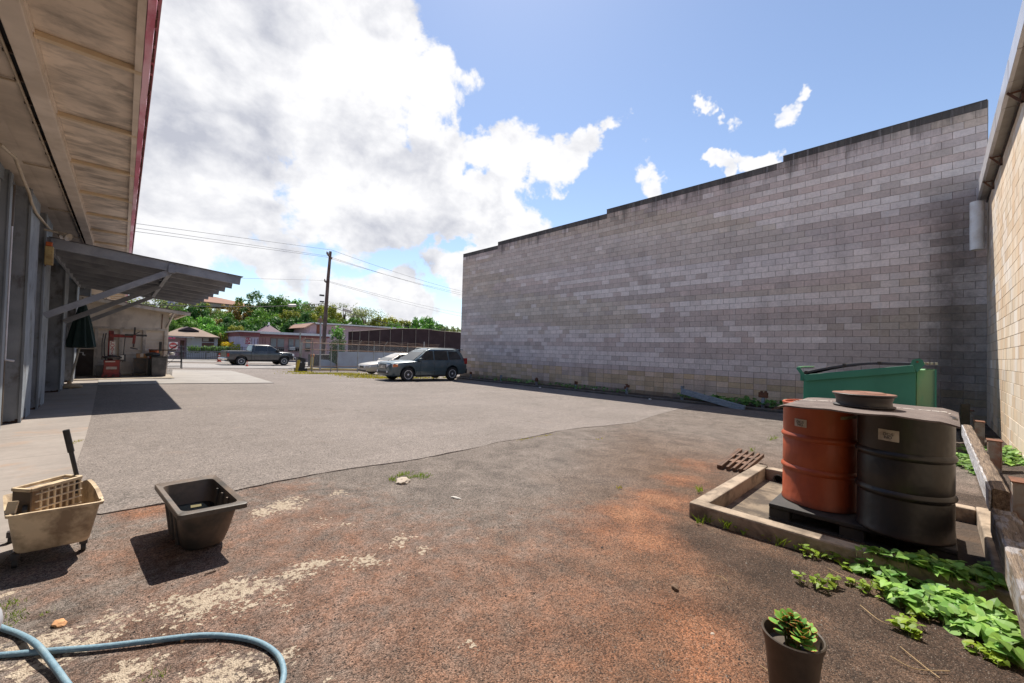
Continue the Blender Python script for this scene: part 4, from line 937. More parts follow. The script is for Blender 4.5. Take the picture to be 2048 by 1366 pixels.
def hose():
    m,nt,b=newmat('hose_blue'); t=NT(nt); p=t.pos(); n=t.noise(p,60,3); c=t.mix(t.ramp(n,.35,.65),(.13,.225,.29),(.19,.30,.37)); c=t.mix(t.ramp(t.noise(p,9,5),.5,.7,0,.5),c,(.25,.32,.34)); nt.links.new(c,b.inputs['Base Color']); b.inputs['Roughness'].default_value=.55; t.bump(t.voro(p,260),.35,.002,b)
    r=.0125
    def pt(px,py,dz=0): g=G(px,py+6); return Vector((g.x,g.y,g.z+r+.004+dz))
    A=[pt(-160,1300),pt(-60,1316),pt(0,1312),pt(100,1303),pt(200,1295),pt(300,1283),pt(400,1272),pt(470,1275),pt(520,1287),pt(555,1312),pt(567,1345),pt(560,1380),pt(535,1440),pt(500,1520)]
    Bp=[pt(-160,1200),pt(-60,1225),pt(0,1255),pt(40,1272,.004),pt(72,1302,.026),pt(105,1335,.01),pt(145,1385),pt(200,1450),pt(260,1520),pt(330,1580),pt(420,1580),pt(500,1520)]
    h=MB(); h.tube(catmull(A+Bp[::-1][1:],14),r,14)
    h.obj('hose',m,None,smooth=60); o=bpy.data.objects['hose']; tag(o,'light blue garden hose looping across the dirt in front','hose')
hose()
def pail():
    t=thing('white_pail',(-.47,2.55,0),'pale grey rounded pail standing over the hose at the left border','pail')
    d=ray(9,1230); h=Vector((d.x,d.y,0)).normalized(); c=h*2.62+Vector((-h.y,h.x,0))*.187
    t.location=(c.x,c.y,gz(c.x,c.y))
    MB().lathe([(.13,0),(.15,.02),(.175,.25),(.185,.30),(.18,.33),(.16,.36),(.10,.375),(0,.38)],(c.x,c.y,gz(c.x,c.y)),36).obj('pail_body',paint('pail_grey',(.40,.41,.45),(.3,.3,.32),.3,3,.5),t,smooth=50)
pail()

# ------------------------------------------------------------------ drums and what is on them
def drum_prof(r,h):
    p=[(r-.012,.0),(r,.004),(r,.02),(r-.006,.03)]
    for zc in (h*.345,h*.665):
        p+=[(r-.006,zc-.045),(r-.010,zc-.035),(r-.010,zc-.03),(r+.006,zc-.010),(r+.008,zc),(r+.006,zc+.010),(r-.010,zc+.03),(r-.006,zc+.045)]
    p+=[(r-.006,h-.03),(r,h-.02),(r+.002,h-.006),(r-.004,h),(r-.02,h-.002),(r-.022,h-.02),(0,h-.02)]
    return p
def drum_mat(name,c,c2,rough,mott):
    m,nt,b=newmat(name); t=NT(nt); p=t.pos(); n=t.noise(p,2.2,6); f=t.ramp(n,.3,.7,.78,1.18); cc=t.scl(c,f)
    cc=t.mix(t.ramp(t.noise(t.pos((1,1,.25)),5,7,.65),.5,.7,0,mott),cc,c2)
    cc=t.mix(t.ramp(t.noise(p,22,6,.7),.66,.72,0,.55),cc,(c[0]*.25,c[1]*.3,c[2]*.35))
    sp=t.N.new('ShaderNodeSeparateXYZ'); t.L.new(p,sp.inputs[0])
    low=t.ramp(t.math('ADD',sp.outputs[2],t.math('MULTIPLY',t.noise(p,7,5),.12)),.20,.13,0,.6); cc=t.mix(low,cc,(.05,.03,.025))
    nt.links.new(cc,b.inputs['Base Color']); b.inputs['Roughness'].default_value=rough; b.inputs['Specular IOR Level'].default_value=.5
    t.bump(t.noise(p,3.2,3),.6,.03,b,t.bump(t.noise(p,90,2),.06,.003,None)); return m
DZ=.075; DH=.925
def label_on(parent,cx,cy,r,ang,zc,w,h,mat,name='label',tilt=0):
    mb=MB(); n=8; vs=[]
    for j in range(2):
        for i in range(n+1):
            a=ang+(i/n-.5)*w/r; zz=zc+(j-.5)*h+tilt*(i/n-.5)*w; vs.append((cx+(r+.0025)*math.cos(a),cy+(r+.0025)*math.sin(a),zz))
    mb.add(vs,[(i,i+1,i+n+2,i+n+1) for i in range(n)]); return mb.obj(name,mat,parent,fix=False)
M_LAB=paint('drum_label',(.42,.37,.31),(.2,.16,.13),.45,20,.8,.1)
M_INK=paint('ink',(.02,.02,.025),None,0,5,.6)
def drums():
    for k,(cx,cy,m,lb,word,sub) in enumerate(((4.79,.743,drum_mat('drum_orange',(.35,.068,.022),(.24,.045,.02),.45,.6),'orange steel drum beside the black one on the pallet','DC:S','NO'),
                               (4.545,.172,drum_mat('drum_black',(.014,.013,.013),(.05,.038,.03),.40,.45),'black steel drum beside the orange one on the pallet','DC:S','NO'))):
        t=thing('steel_drum',(cx,cy,DZ),lb,'drum','oil drums on the pallet')
        DR=.305 if k==0 else .29
        MB().lathe(drum_prof(DR,DH),(cx,cy,DZ),72).obj('drum_body',m,t,smooth=35)
        px=(1600,846) if k==0 else (1776,871)
        d=ray(*px); best=None
        # where the viewing line meets the drum wall
        a_=d.x**2+d.y**2; b_=-2*(d.x*cx+d.y*cy); c_=cx*cx+cy*cy-DR**2; tt=(-b_-math.sqrt(max(0,b_*b_-4*a_*c_)))/(2*a_); p=EYE+d*tt
        ang=math.atan2(p.y-cy,p.x-cx); w,h=((.105,.07) if k==0 else (.125,.085))
        l=label_on(t,cx,cy,DR-.005,ang,p.z,w,h,M_LAB,'label',tilt=-.02)
        rot=(PI/2,0,ang+PI/2)
        tx=text('label_print','%s\n%s'%(word,sub),M_INK,l,(cx+(DR-.0005)*math.cos(ang),cy+(DR-.0005)*math.sin(ang),p.z-.004),rot,.030,.0005)
        if k==0:
            d=ray(1700,836); a_=d.x**2+d.y**2; b_=-2*(d.x*cx+d.y*cy); tt=(-b_-math.sqrt(max(0,b_*b_-4*a_*c_)))/(2*a_); p=EYE+d*tt; ang=math.atan2(p.y-cy,p.x-cx)
            label_on(t,cx,cy,DR-.005,ang,p.z,.15,.028,paint('old_label',(.30,.24,.15),(.1,.08,.06),.5,30,.8),'torn_label',tilt=.08)
drums()
def pallet():
    t=thing('plastic_pallet',(4.75,.45,gz(4.7,.4)),'black plastic pallet under the two drums','pallet')
    m=paint('pallet_black',(.022,.021,.022),(.06,.05,.045),.5,5,.7,.2,.2)
    x0,x1,y0,y1=4.36,5.16,-.12,1.06; z0=gz(4.7,.4)+.03
    B(x0,x1,y0,y1,DZ-.04,DZ-.002).obj('deck',m,t,bevel=.008)
    for x in (x0+.07,(x0+x1)/2,x1-.07):
        for y in (y0+.08,(y0+y1)/2,y1-.08): B(x-.06,x+.06,y-.08,y+.08,gz(4.7,.4)+.004,DZ-.042).obj('block',m,t,bevel=.006)
    B(x0,x0+.12,y0,y1,gz(4.7,.4)+.0,gz(4.7,.4)+.025).obj('runner',m,t,bevel=.004)
    B(x1-.12,x1,y0,y1,gz(4.7,.4)+.0,gz(4.7,.4)+.025).obj('runner',m,t,bevel=.004)
pallet()
def cover():
    m,nt,b=newmat('weathered_ply'); t=NT(nt); p=t.pos((5,.8,1),(0,0,R(4)))
    n=t.noise(p,5,8,.65,.5); c=t.mix(t.ramp(n,.35,.65),(.085,.062,.056),(.17,.135,.12)); c=t.mix(t.ramp(t.noise(t.pos((1,1,1)),3,6),.5,.66,0,.6),c,(.055,.04,.036))
    n2=t.noise(t.pos((7,1.5,1)),8,5); c=t.mix(t.ramp(n2,.62,.66,0,.5),c,(.3,.26,.23))
    nt.links.new(c,b.inputs['Base Color']); b.inputs['Roughness'].default_value=.85; t.bump(n,.5,.01,b)
    z=1.006; C=[onZ(1543,808,z),onZ(1592,796,z),onZ(1917,818,z),onZ(1921,847,z)]
    nx,ny=24,10; top=[]; 
    Rk={}
    def S(i,j):
        f=i/nx; g=j/ny; a=C[0].lerp(C[3],f); b_=C[1].lerp(C[2],f); p=a.lerp(b_,g)
        zz=z+.010+.012*math.sin(f*5)*g-.055*max(0,(.10-f)/.10)**1.5*1.0-.03*max(0,(f-.93)/.07)-.02*max(0,(.15-g)/.15)*abs(math.sin(f*9))*.5
        e=.008*mnoise.noise(Vector((f*14,g*9,1))); return Vector((p.x+e*(g<.01),p.y,zz+.004*mnoise.noise(Vector((f*5,g*5,3)))))
    vs=[S(i,j) for j in range(ny+1) for i in range(nx+1)]; n=len(vs); vs+= [v-Vector((0,0,.012)) for v in vs]
    fs=[(j*(nx+1)+i,j*(nx+1)+i+1,(j+1)*(nx+1)+i+1,(j+1)*(nx+1)+i) for j in range(ny) for i in range(nx)]
    fs+=[tuple(k+n for k in f[::-1]) for f in fs]
    bd=[i for i in range(nx+1)]+[j*(nx+1)+nx for j in range(1,ny+1)]+[ny*(nx+1)+i for i in range(nx-1,-1,-1)]+[j*(nx+1) for j in range(ny-1,0,-1)]
    fs+=[(bd[k],bd[(k+1)%len(bd)],bd[(k+1)%len(bd)]+n,bd[k]+n) for k in range(len(bd))]
    th=thing('wooden_sheet',(4.5,.4,1),'weathered warped wooden sheet lying across both drums','board')
    MB().add(vs,fs).obj('sheet',m,th,smooth=40)
    # row of pale scars along the middle
    sc=MB(); rr=random.Random(6)
    for k in range(46):
        f=.05+k*.02+rr.uniform(-.004,.004); i=f*nx; p=S(i,ny*.62); q=p+Vector((0,0,.0015)); l=rr.uniform(.010,.034); w=rr.uniform(.006,.018)
        if rr.random()<.25: continue
        sc.add([(q.x-w,q.y-l/2,q.z+.001),(q.x+w*.3,q.y-l*.6,q.z+.001),(q.x+w,q.y+l*.3,q.z+.001),(q.x-w*.2,q.y+l*.6,q.z+.001)],[(0,1,2,3)])
    sc.obj('pale_scars',paint('scar',(.70,.66,.60),None,0,9,.8),th)['kind']='stuff'
    # wheel rim
    c=onZ(1730,826,1.02)
    c=Vector((4.56,.42,1.019))
    t=thing('wheel_rim',c,'rusty steel wheel rim lying on the wooden sheet','wheel rim')
    pr=[(.165,0),(.195,.0),(.205,.012),(.205,.02),(.185,.03),(.183,.05),(.183,.075),(.190,.095),(.192,.115),(.207,.130),(.212,.142),(.207,.146),(.196,.132),(.170,.128),(.158,.135),(.14,.155),(.125,.16),(.115,.152),(.05,.150),(.045,.145)]
    pr=[(r_,z_*.78) for r_,z_ in pr]
    MB().lathe(pr,c,56).obj('rim_barrel',paint('rim_steel',(.035,.032,.032),(.055,.04,.035),.5,5,.5,.2,.15),t,smooth=35)
    MB().lathe([(r_,z_*.78+.001) for r_,z_ in [(.2075,.1465),(.196,.1335),(.170,.1295),(.158,.1365),(.14,.1565),(.125,.1615),(.115,.1535),(.03,.1515),(.03,.150)]],c,56).obj('rim_disc',paint('rim_rust',(.20,.085,.05),(.10,.045,.03),.6,7,.75,.2,.2),t,smooth=35)
cover()
def containment():
    M_K=paint('kerb_conc',(.33,.26,.195),(.085,.065,.048),.75,4.5,.92,.22,.7,35,edge=(.46,.62))
    t=thing('concrete_curb',(4.7,.6,gz(4,.5)),'low square concrete curb around the pallet and drums','curb')
    x0,x1,y0,y1=3.80,5.85,-.40,1.56; w=.13; g=gz(3.8,1); zt=.072
    ki=paint('kerb_conc',(1,1,1))
    B(x0,x0+w,y0,y1,g-.06,zt).obj('front_curb',ki,t,bevel=.014)
    B(x0+w+.001,x1,y1-w,y1-.002,g-.06,zt-.002).obj('left_curb',ki,t,bevel=.014)
    B(x0+w+.001,x1,y0+.002,y0+w,g-.06,zt-.002).obj('right_curb',ki,t,bevel=.014)
    B(x1-w,x1-.002,y0+w+.001,y1-w-.001,g-.08,zt-.01).obj('back_curb',ki,t,bevel=.014)
    B(x0+w,x1-w,y0+w,y1-w,g-.08,gz(4.8,.5)+.006).obj('gritty_floor',paint('grit',(.20,.155,.11),(.055,.042,.034),.8,3.5,.95,.3,.7,60,edge=(.47,.6)),t)
    B(x0+w+.002,x1-w-.002,y0+w+.002,.98,gz(4.8,.5)-.01,gz(4.8,.5)+.012).obj('soil_fill',M_SOIL,t)
    c=onX(1553,948,x1-w-.01)
    tt=MB().lathe([(.04,0),(.047,0),(.047,.02),(.04,.02),(.04,.0)],(x1-w-.012,1.29,-.03),24,Matrix.Rotation(-PI/2,4,'Y'),close=True); tt.obj('drain_pipe',M_BLK,t,smooth=40)
    MB().lathe([(0,0),(.04,0)],(x1-w-.006,1.29,-.03),24,Matrix.Rotation(-PI/2,4,'Y'),close=True).obj('drain_hole',paint('hole',(.004,.004,.004),None,0,5,1),t)
containment()
def rusty_grate():
    p=G(1478,928); t=thing('rusty_grate',p,'rusty steel bar grating leaning on the left corner of the concrete curb','grate')
    m=paint('grate_rust',(.10,.058,.04),(.20,.10,.055),.6,8,.85,.3,.3)
    a0=G(1436,938); a1=G(1488,948); b0=G(1478,914); b1=G(1526,926)
    for k,f in enumerate((0,.10,.36,.60,.84,1.0)):
        q=a0.lerp(a1,f)+Vector((0,0,.03)); e=b0.lerp(b1,f)+Vector((0,0,.11)); MB().beam(q,e,.028,.05).obj('bar',m,t)
    for f,w in ((.38,.16),(.72,.16)):
        q=(a0.lerp(b0,f))+Vector((0,0,.035+.08*f)); e=(a1.lerp(b1,f))+Vector((0,0,.035+.08*f)); MB().beam(q,e,w,.02).obj('cross_plate',m,t)
rusty_grate()

# ------------------------------------------------------------------ timber rail at the right
M_WOOD=None
def wood_mat(name,c0,c1,ax,white=.0):
    m,nt,b=newmat(name); t=NT(nt); sc=(.6,9,9) if ax=='x' else (9,.6,9)
    p=t.pos(sc); n=t.noise(p,5,9,.7,.6); c=t.mix(t.ramp(n,.38,.6),c0,c1)
    g=t.noise(t.pos((.5,14,14) if ax=='x' else (14,.5,14)),12,4); c=t.scl(c,t.ramp(g,.3,.7,.6,1.3))
    if white: c=t.mix(t.ramp(t.noise(t.pos((1.2,4,4)),3.2,8,.65,.5),.52,.58,0,white),c,(.42,.45,.52))
    nt.links.new(c,b.inputs['Base Color']); b.inputs['Roughness'].default_value=.9; t.bump(t.math('ADD',n,t.math('MULTIPLY',g,.6)),.8,.02,b); return m
def timber():
    M_T=wood_mat('timber_worn',(.085,.06,.045),(.24,.175,.125),'x'); M_TW=wood_mat('timber_white',(.25,.22,.20),(.50,.51,.55),'x',.35); M_T2=wood_mat('timber_flaked',(.10,.072,.055),(.25,.19,.14),'x',.4)
    def rail(x0,x1,ya,yb,zt,h,nm,lb,seed,slope=0,mt=M_T):
        t=thing('timber_rail',((x0+x1)/2,(ya+yb)/2,zt-h),lb,'timber','timber rails along the block building')
        n=40; secs=[]
        for k in range(n+1):
            f=k/n; x=x0+(x1-x0)*f; dz=slope*f; w=lambda s: .009*mnoise.noise(Vector((x*5,s,seed)))+.006*mnoise.noise(Vector((x*17,s*3,seed)))
            a=ya+w(1); b=yb+w(2); z=zt+dz+w(3)
            e=.012
            secs.append([(x,a,z-h+w(4)),(x,b,z-h+w(5)),(x,b,z-e),(x,b-e+w(9),z+w(6)),(x,(a+b)/2,z+w(7)*1.6),(x,a+e+w(8),z+w(8)*1.2),(x,a,z-e)])
        MB().loft(secs).obj('beam',mt,t,smooth=35)
        if mt is M_T2: return t
        f=MB(); secs=[]
        for k in range(n+1):
            x=x0+(x1-x0)*k/n; zt2=zt+slope*k/n-.012-.02*max(0,mnoise.noise(Vector((x*6,1,seed)))); zb2=zt+slope*k/n-h+.01+.03*max(0,mnoise.noise(Vector((x*4,3,seed))))
            secs.append([(x,yb-.004,zb2),(x,yb+.0135,zb2),(x,yb+.0135,zt2),(x,yb-.004,zt2)])
        f.loft(secs); f.obj('painted_face',M_TW,t)
        return t
    rail(4.78,9.35,-.39,-.30,.47,.18,'a','worn timber rail with a white painted face behind the drums',1)
    rail(1.75,4.74,-.42,-.29,.32,.18,'b','splintered lower timber rail running to the right border',7,slope=.02,mt=M_T2)
    # rusty steel stub posts behind the rail
    mg=paint('stub_grey',(.26,.24,.22),(.20,.08,.04),.75,7,.7,.2,.2)
    pp=[onY(1938,821,-.56),onY(1956,843,-.56),onY(1986,881,-.56),onY(2039,962,-.56)]
    for k,q in enumerate(pp):
        x,y,z1=q.x,-.56,q.z
        t=thing('stub_post',(x,y,gz(x,y)),['tallest rusty steel stub post near the wall corner','rusty stub post second from the wall corner behind the worn rail','squat rusty stub post third from the wall corner','grey stub post at the right border behind the broken rail end'][k],'post','steel stub posts behind the timber rail')
        s=MB(); a=(.13,.12,.10,.12)[k]
        s.box(x-a,x+a,y-.075,y-.06,-.3,z1).box(x-a,x-a+.012,y-.059,y+.05,-.3,z1).box(x+a-.012,x+a,y-.059,y+.05,-.3,z1-.02)
        s.box(x-a+.013,x+a-.013,y+.03,y+.045,-.3,z1-.04)
        s.obj('channel',mg,t,bevel=.003)
        s=MB().box(x-a-.01,x+a+.01,y-.085,y+.06,z1,z1+.012).obj('rusty_top',M_RUST,t,bevel=.003)
    # white tie and scraps
    t=thing('wooden_lath',(7.6,-.1,0),'thin pale wooden lath lying by the worn rail','lath')
    MB().beam(onZ(1940,868,.12),onZ(1963,912,.0),.035,.018).obj('lath',wood_mat('lath',(.35,.24,.16),(.5,.38,.27),'x'),t)
    t=thing('wooden_lath',(5.9,-.15,0),'brown wooden lath leaning under the rail end','lath')
    MB().beam(onZ(1961,950,.06),onZ(1988,1000,.03),.035,.02).obj('lath',wood_mat('lath2',(.12,.09,.06),(.25,.19,.13),'x'),t)
    t=thing('black_tarp',(9.4,.0,0),'crumpled black tarp hanging behind the sheet by the corner','tarp')
    g=MB(); nx=10; vs=[]
    for j in range(8):
        for i in range(nx+1):
            x=9.0+.12*i; y=.25-.06*j+.03*math.sin(i*1.3+j); z=.62-.09*j-.10*abs(i-3)/7+.03*math.sin(i*2.1+j*1.7); vs.append((x,y,z))
    g.add(vs,[(j*(nx+1)+i,j*(nx+1)+i+1,(j+1)*(nx+1)+i+1,(j+1)*(nx+1)+i) for j in range(7) for i in range(nx)]); g.obj('tarp',M_BLK,t,smooth=60)
    t=thing('black_post',(11.6,-.4,gz(11,-.4)),'short square black post in the wall corner','post')
    q=onY(1930,807,-.45); x=q.x; B(x-.09,x+.09,-.52,-.38,-.3,q.z).obj('post_body',M_BLK,t,bevel=.006)
timber()
# ------------------------------------------------------------------ posts along the tall wall, fallen rail, dumpster
def wall_posts():
    mw=paint('post_bluewhite',(.24,.28,.33),(.10,.075,.055),.7,8,.7,.2,.2); xk=15.25
    zb=lambda y: gz(14.75,y)+.05
    lab=['rusty-topped stub post by the rear of the dark SUV','stub post second from the SUV along the wall','pale stub post third from the SUV along the wall','rust-capped stub post fourth from the SUV along the wall','stub post with a rusty plate left of the fallen rail','post holding up the end of the fallen rail','rusty-headed stub post between fallen rail and dumpster']
    for k,(px,top,hd) in enumerate(((941,743,1),(1002,750,0),(1073,756,2),(1152,762,1),(1254,768,3),(1365,772,0),(1527,783,4))):
        p=onX(px,765,xk); y=p.y; zt=onX(px,top,xk).z; z0=zb(y)-.05
        t=thing('stub_post',(xk,y,z0),lab[k],'post','stub posts along the tall block wall')
        MB().box(xk-.045,xk+.045,y-.045,y+.045,z0,zt-.12).obj('shaft',mw,t,bevel=.008)
        h=MB()
        if hd==1: h.box(xk-.05,xk+.06,y-.06,y+.06,zt-.16,zt-.02).box(xk-.07,xk-.04,y-.03,y+.03,zt-.10,zt)
        elif hd==2: h.box(xk-.05,xk+.05,y-.075,y+.075,zt-.18,zt-.02).lathe([(.05,0),(.05,.05),(0,.05)],(xk,y,zt-.03),12)
        elif hd==3: h.box(xk-.05,xk+.05,y-.10,y+.02,zt-.14,zt-.04).box(xk-.055,xk+.05,y+.0,y+.10,zt-.2,zt-.1).box(xk-.05,xk+.05,y-.02,y+.05,zt-.05,zt)
        elif hd==4: h.box(xk-.06,xk+.05,y-.13,y+.13,zt-.2,zt-.03).box(xk-.05,xk+.04,y-.10,y-.04,zt-.03,zt+.02).box(xk-.05,xk+.04,y+.02,y+.08,zt-.03,zt+.01)
        else: h.box(xk-.05,xk+.05,y-.05,y+.05,zt-.12,zt)
        h.obj('head',M_RUST if hd else mw,t,bevel=.006)
    A=onX(1363,782,14.80); Bq=onX(1490,818,14.50); 
    t=thing('fallen_rail',A.lerp(Bq,.5),'flaking blue-white timber rail fallen from its post to the kerb','timber')
    MB().beam(A,Bq,.09,.20).obj('beam',wood_mat('rail_bluewhite',(.16,.20,.24),(.30,.34,.38),'y'),t,bevel=.01)
wall_posts()
def dumpster():
    m=paint('dumpster_green',(.028,.17,.115),(.04,.22,.15),.5,1.2,.5,.15,.12,stretch=(1,1,.6)); mf=paint('dumpster_lit_stained',(.08,.33,.17),(.30,.36,.18),.6,2.5,.65,.2,.15,stretch=(2,2,.35),edge=(.42,.58))  # second green is painted paler for bounced light, with stains over it
    X0,X1=11.0,12.7; g=gz(12,1)
    def P(px,py): return onX(px,py,X0)
    yl=P(1607,742).y; yr=P(1832,727).y; zl=P(1607,750).z; zr=P(1832,731).z
    t=thing('dumpster',((X0+X1)/2,(yl+yr)/2,g),'green steel dumpster with a sloping black lid beside the tall block wall','dumpster')
    b=MB(); secs=[]
    for y,z in ((yl,zl),(yr,zr)): secs.append([(X0,y,g+.12),(X1,y,g+.12),(X1,y,z),(X0,y,z)])
    b.loft(secs); b.obj('container',m,t,bevel=.01)
    r=MB(); d=Vector((0,yr-yl,zr-zl)).normalized()
    r.beam((X0-.02,yl-.03,zl-.06),(X0-.02,yr+.02,zr-.06),.07,.14); r.obj('side_rim',m,t,bevel=.008)
    r=MB(); r.beam((X0,yl-.0+.03,zl-.06),(X1,yl+.03,zl-.06),.06,.14).obj('front_rim',m,t,bevel=.008)
    # lid, ribbed black plastic, slightly arched
    l=MB(); secs=[]; n=16
    for k in range(n+1):
        f=k/n; y=yl+.06+(yr-.05-yl)*f; z=zl+(zr-zl)*f+.03+.10*math.sin(PI*f)*1.0
        secs.append([(X0-.01,y,z-.03),(X1,y,z-.03),(X1,y,z+.02),(X0-.01,y,z+.02)])
    l.loft(secs); lid=l.obj('lid',paint('lid_plastic',(.035,.04,.055),(.07,.075,.09),.5,4,.35,.12,.08),t,bevel=.008)
    for f in (.06,.42,.72):
        y=yl+.06+(yr-.05-yl)*f; z=zl+(zr-zl)*f+.03+.10*math.sin(PI*f); B(X0-.025,X1,y-.03,y+.03,z-.035,z+.032).obj('lid_rib',M_BLK,lid,bevel=.006)
    # hinge ear and tubes at the back
    e=MB(); e.prism([(yr-.02,zr-.13),(yr-.12,zr+.02),(yr-.09,zr+.11),(yr-.04,zr+.14),(yr+.05,zr+.11),(yr+.08,zr+.0)],'x',X0-.03,X0-.01); e.obj('hinge_ear',m,t)
    MB().lathe([(.018,0),(.018,.03),(0,.03)],(X0-.03,yr-.02,zr+.07),12,Matrix.Rotation(-PI/2,4,'Y')).obj('hinge_pin',M_RUST,t)
    for k in range(4):
        y=yr-.09-.06*k; MB().box(X0+.0,X1,y-.02,y+.02,zr+.02,zr+.06).obj('hinge_tube',paint('tube_rusty',(.30,.33,.25),(.22,.07,.04),.6,16,.7),t)
    # rear face (towards the block building): recessed panel, wall-bounced light painted as paler green, with a diagonal rib
    B(X0+.04,X1-.05,yr-.26,yr-.004,g+.12,zr-.08).obj('rear_channel',mf,t,bevel=.01)
    B(X0+.0,X0+.05,yr-.275,yr-.25,g+.12,zr-.06).obj('rear_edge',m,t)
    # fork pocket and lifting bar
    r=MB(); r.beam((X0-.03,yl-.06,zl-.10),(X0-.03,yl+.10,zl+.16),.03,.07); r.obj('bar_arm',m,t,bevel=.006)
    MB().tube([(X0-.03,yl+.10,zl+.16),(X0+.5,yl+.1,zl+.17),(X1,yl+.1,zl+.16)],.02,8).obj('lifting_bar',mf,t,smooth=50)
    B(X0-.18,X0-.002,yl+.35,yr-.35,g+.55,g+.70).obj('fork_pocket',m,t,bevel=.008)
    for y in (yl+.2,yr-.2): B(X0+.1,X0+.3,y-.05,y+.05,g,g+.12).obj('skid',M_DST,t)
dumpster()

# ------------------------------------------------------------------ vehicles
def glassm(name,c=(.012,.015,.017),r=.05):
    if name in _mc: return _mc[name]
    m,nt,b=newmat(name); b.inputs['Base Color'].default_value=(*c,1); b.inputs['Roughness'].default_value=r; b.inputs['Specular IOR Level'].default_value=.7; b.inputs['Coat Weight'].default_value=.4; _mc[name]=m; return m
M_GL=glassm('car_glass'); M_CHR=paint('chrome',(.75,.75,.76),None,0,5,.15,.05,0,metal=1); M_TY=paint('tyre',(.018,.018,.018),(.06,.05,.045),.4,7,.85,.15,.1)
M_RIM=paint('alloy',(.85,.85,.86),(.5,.48,.46),.3,8,.35,.1,0,metal=.35); M_LAMP=glassm('lamp_clear',(.85,.86,.85),.15); M_TAIL=glassm('tail_red',(.35,.01,.01),.1); M_AMB=glassm('lamp_amber',(.7,.16,.03),.12)
def carpaint(name,c,rough=.35):
    m,nt,b=newmat(name); b.inputs['Metallic'].default_value=.35; b.inputs['Roughness'].default_value=rough; b.inputs['Coat Weight'].default_value=.8; b.inputs['Coat Roughness'].default_value=.06
    t=NT(nt); p=t.pos(world=False); n=t.noise(p,1.5,5); cc=t.scl(c,t.ramp(n,.3,.7,.9,1.1))
    dust=t.noise(p,3,7,.6); cc=t.mix(t.ramp(dust,.45,.7,0,.16),cc,(.30,.26,.22)); nt.links.new(cc,b.inputs['Base Color']); return m
def wheel(t,x,y,r,w,rimr,side,spokes=6):
    Mx=Matrix.Rotation(-PI/2*side,4,'X')  # lathe z -> outward y
    hw=w/2
    ty=MB().lathe([(rimr,-hw),(r*.93,-hw),(r,-hw*.7),(r+.0,hw*.7),(r*.93,hw),(rimr+.015,hw*1.02),(rimr,hw*.9),(rimr,-hw)],(x,y,r),36,Mx,close=True).obj('wheel',M_TY,t,smooth=40)
    rm=MB().lathe([(rimr,hw*.95),(rimr-.015,hw*.95),(rimr-.03,hw*.55),(rimr*.5,hw*.3),(0.001,hw*.3)],(x,y,r),32,Mx).obj('rim_well',paint('rim_dark',(.08,.08,.085),None,0,5,.5,metal=.5),ty,smooth=30)
    sp=MB(); 
    for k in range(spokes):
        a=2*PI*k/spokes+.3; d=Vector((math.cos(a),0,math.sin(a))); o=Vector((x,y+side*hw*.72,r)); 
        sp.beam(o+d*.02,o+d*(rimr-.01)+Vector((0,side*.012,0)),rimr*.34,.03,up=(0,1,0))
    sp.lathe([(rimr*.24,0),(rimr*.24,.03),(rimr*.12,.045),(0,.045)],(x,y+side*hw*.70,r),18,Mx)
    sp.lathe([(rimr,hw*.8),(rimr+.004,hw*1.0),(rimr-.018,hw*1.0),(rimr-.022,hw*.8),(rimr,hw*.8)],(x,y,r),32,Mx,close=True)
    sp.obj('rim',M_RIM,ty,smooth=30)
    return ty
def body_shell(t,name,stations,mat,arches,ar,seam=None,fl=1.0):
    """stations: x,zlow,zbelt,ztop,halfwidth"""
    secs=[]
    for (x,zl,zb,zt,hw) in stations:
        H=[(0,zl),(hw*.80,zl),(hw*.955,zl+.07),(hw*.985,zl+(zb-zl)*.35),(hw,zl+(zb-zl)*.62),(hw*.985,zb-(zb-zl)*.12),(hw*.955,zb),(hw*.87,zb+(zt-zb)*.55),(hw*.55,zt-.008),(0,zt)]
        ring=[(x,y,z) for y,z in H]+[(x,-y,z) for y,z in H[-2:0:-1]]; secs.append(ring)
    o=MB().loft(secs).obj(name,mat,None)
    # wheel arches cut out with a boolean, then baked
    cut=MB()
    for x in arches:
        for s in (-1,1): cut.lathe([(ar,0),(ar,.5),(0,.5)],(x,s*.52,ar*.90),40,Matrix.Rotation(-PI/2*s,4,'X'))
    c=cut.obj('cut',None,None); md=o.modifiers.new('b','BOOLEAN'); md.operation='DIFFERENCE'; md.solver='EXACT'; md.object=c
    dg=bpy.context.evaluated_depsgraph_get(); dg.update(); me=bpy.data.meshes.new_from_object(o.evaluated_get(dg)); me.name=name
    o.modifiers.clear(); o.data=me; bpy.data.objects.remove(c)
    if not me.materials: me.materials.append(mat)
    me.shade_smooth(); me.set_sharp_from_angle(angle=R(32)); o.parent=t
    m=o.modifiers.new('bevel','BEVEL'); m.width=.012; m.segments=2; m.limit_method='ANGLE'; m.angle_limit=R(50)
    return o
def greenhouse(t,levels,mat,name='cabin'):
    secs=[]
    for (z,xr,xf,hw,rc) in levels:
        ring=[]
        for (cx,cy,a0) in ((xf-rc,hw-rc,0),(xr+rc,hw-rc,90),(xr+rc,-hw+rc,180),(xf-rc,-hw+rc,270)):
            for k in range(5): a=R(a0+k*22.5); ring.append((cx+rc*math.cos(a),cy+rc*math.sin(a),z))
        secs.append(ring)
    return MB().loft(secs).obj(name,mat,t,smooth=38)
def side_y(levels,z):
    for i in range(len(levels)-1):
        a,b=levels[i],levels[i+1]
        if a[0]<=z<=b[0]: f=(z-a[0])/(b[0]-a[0]); return a[3]+(b[3]-a[3])*f
    return levels[-1][3]
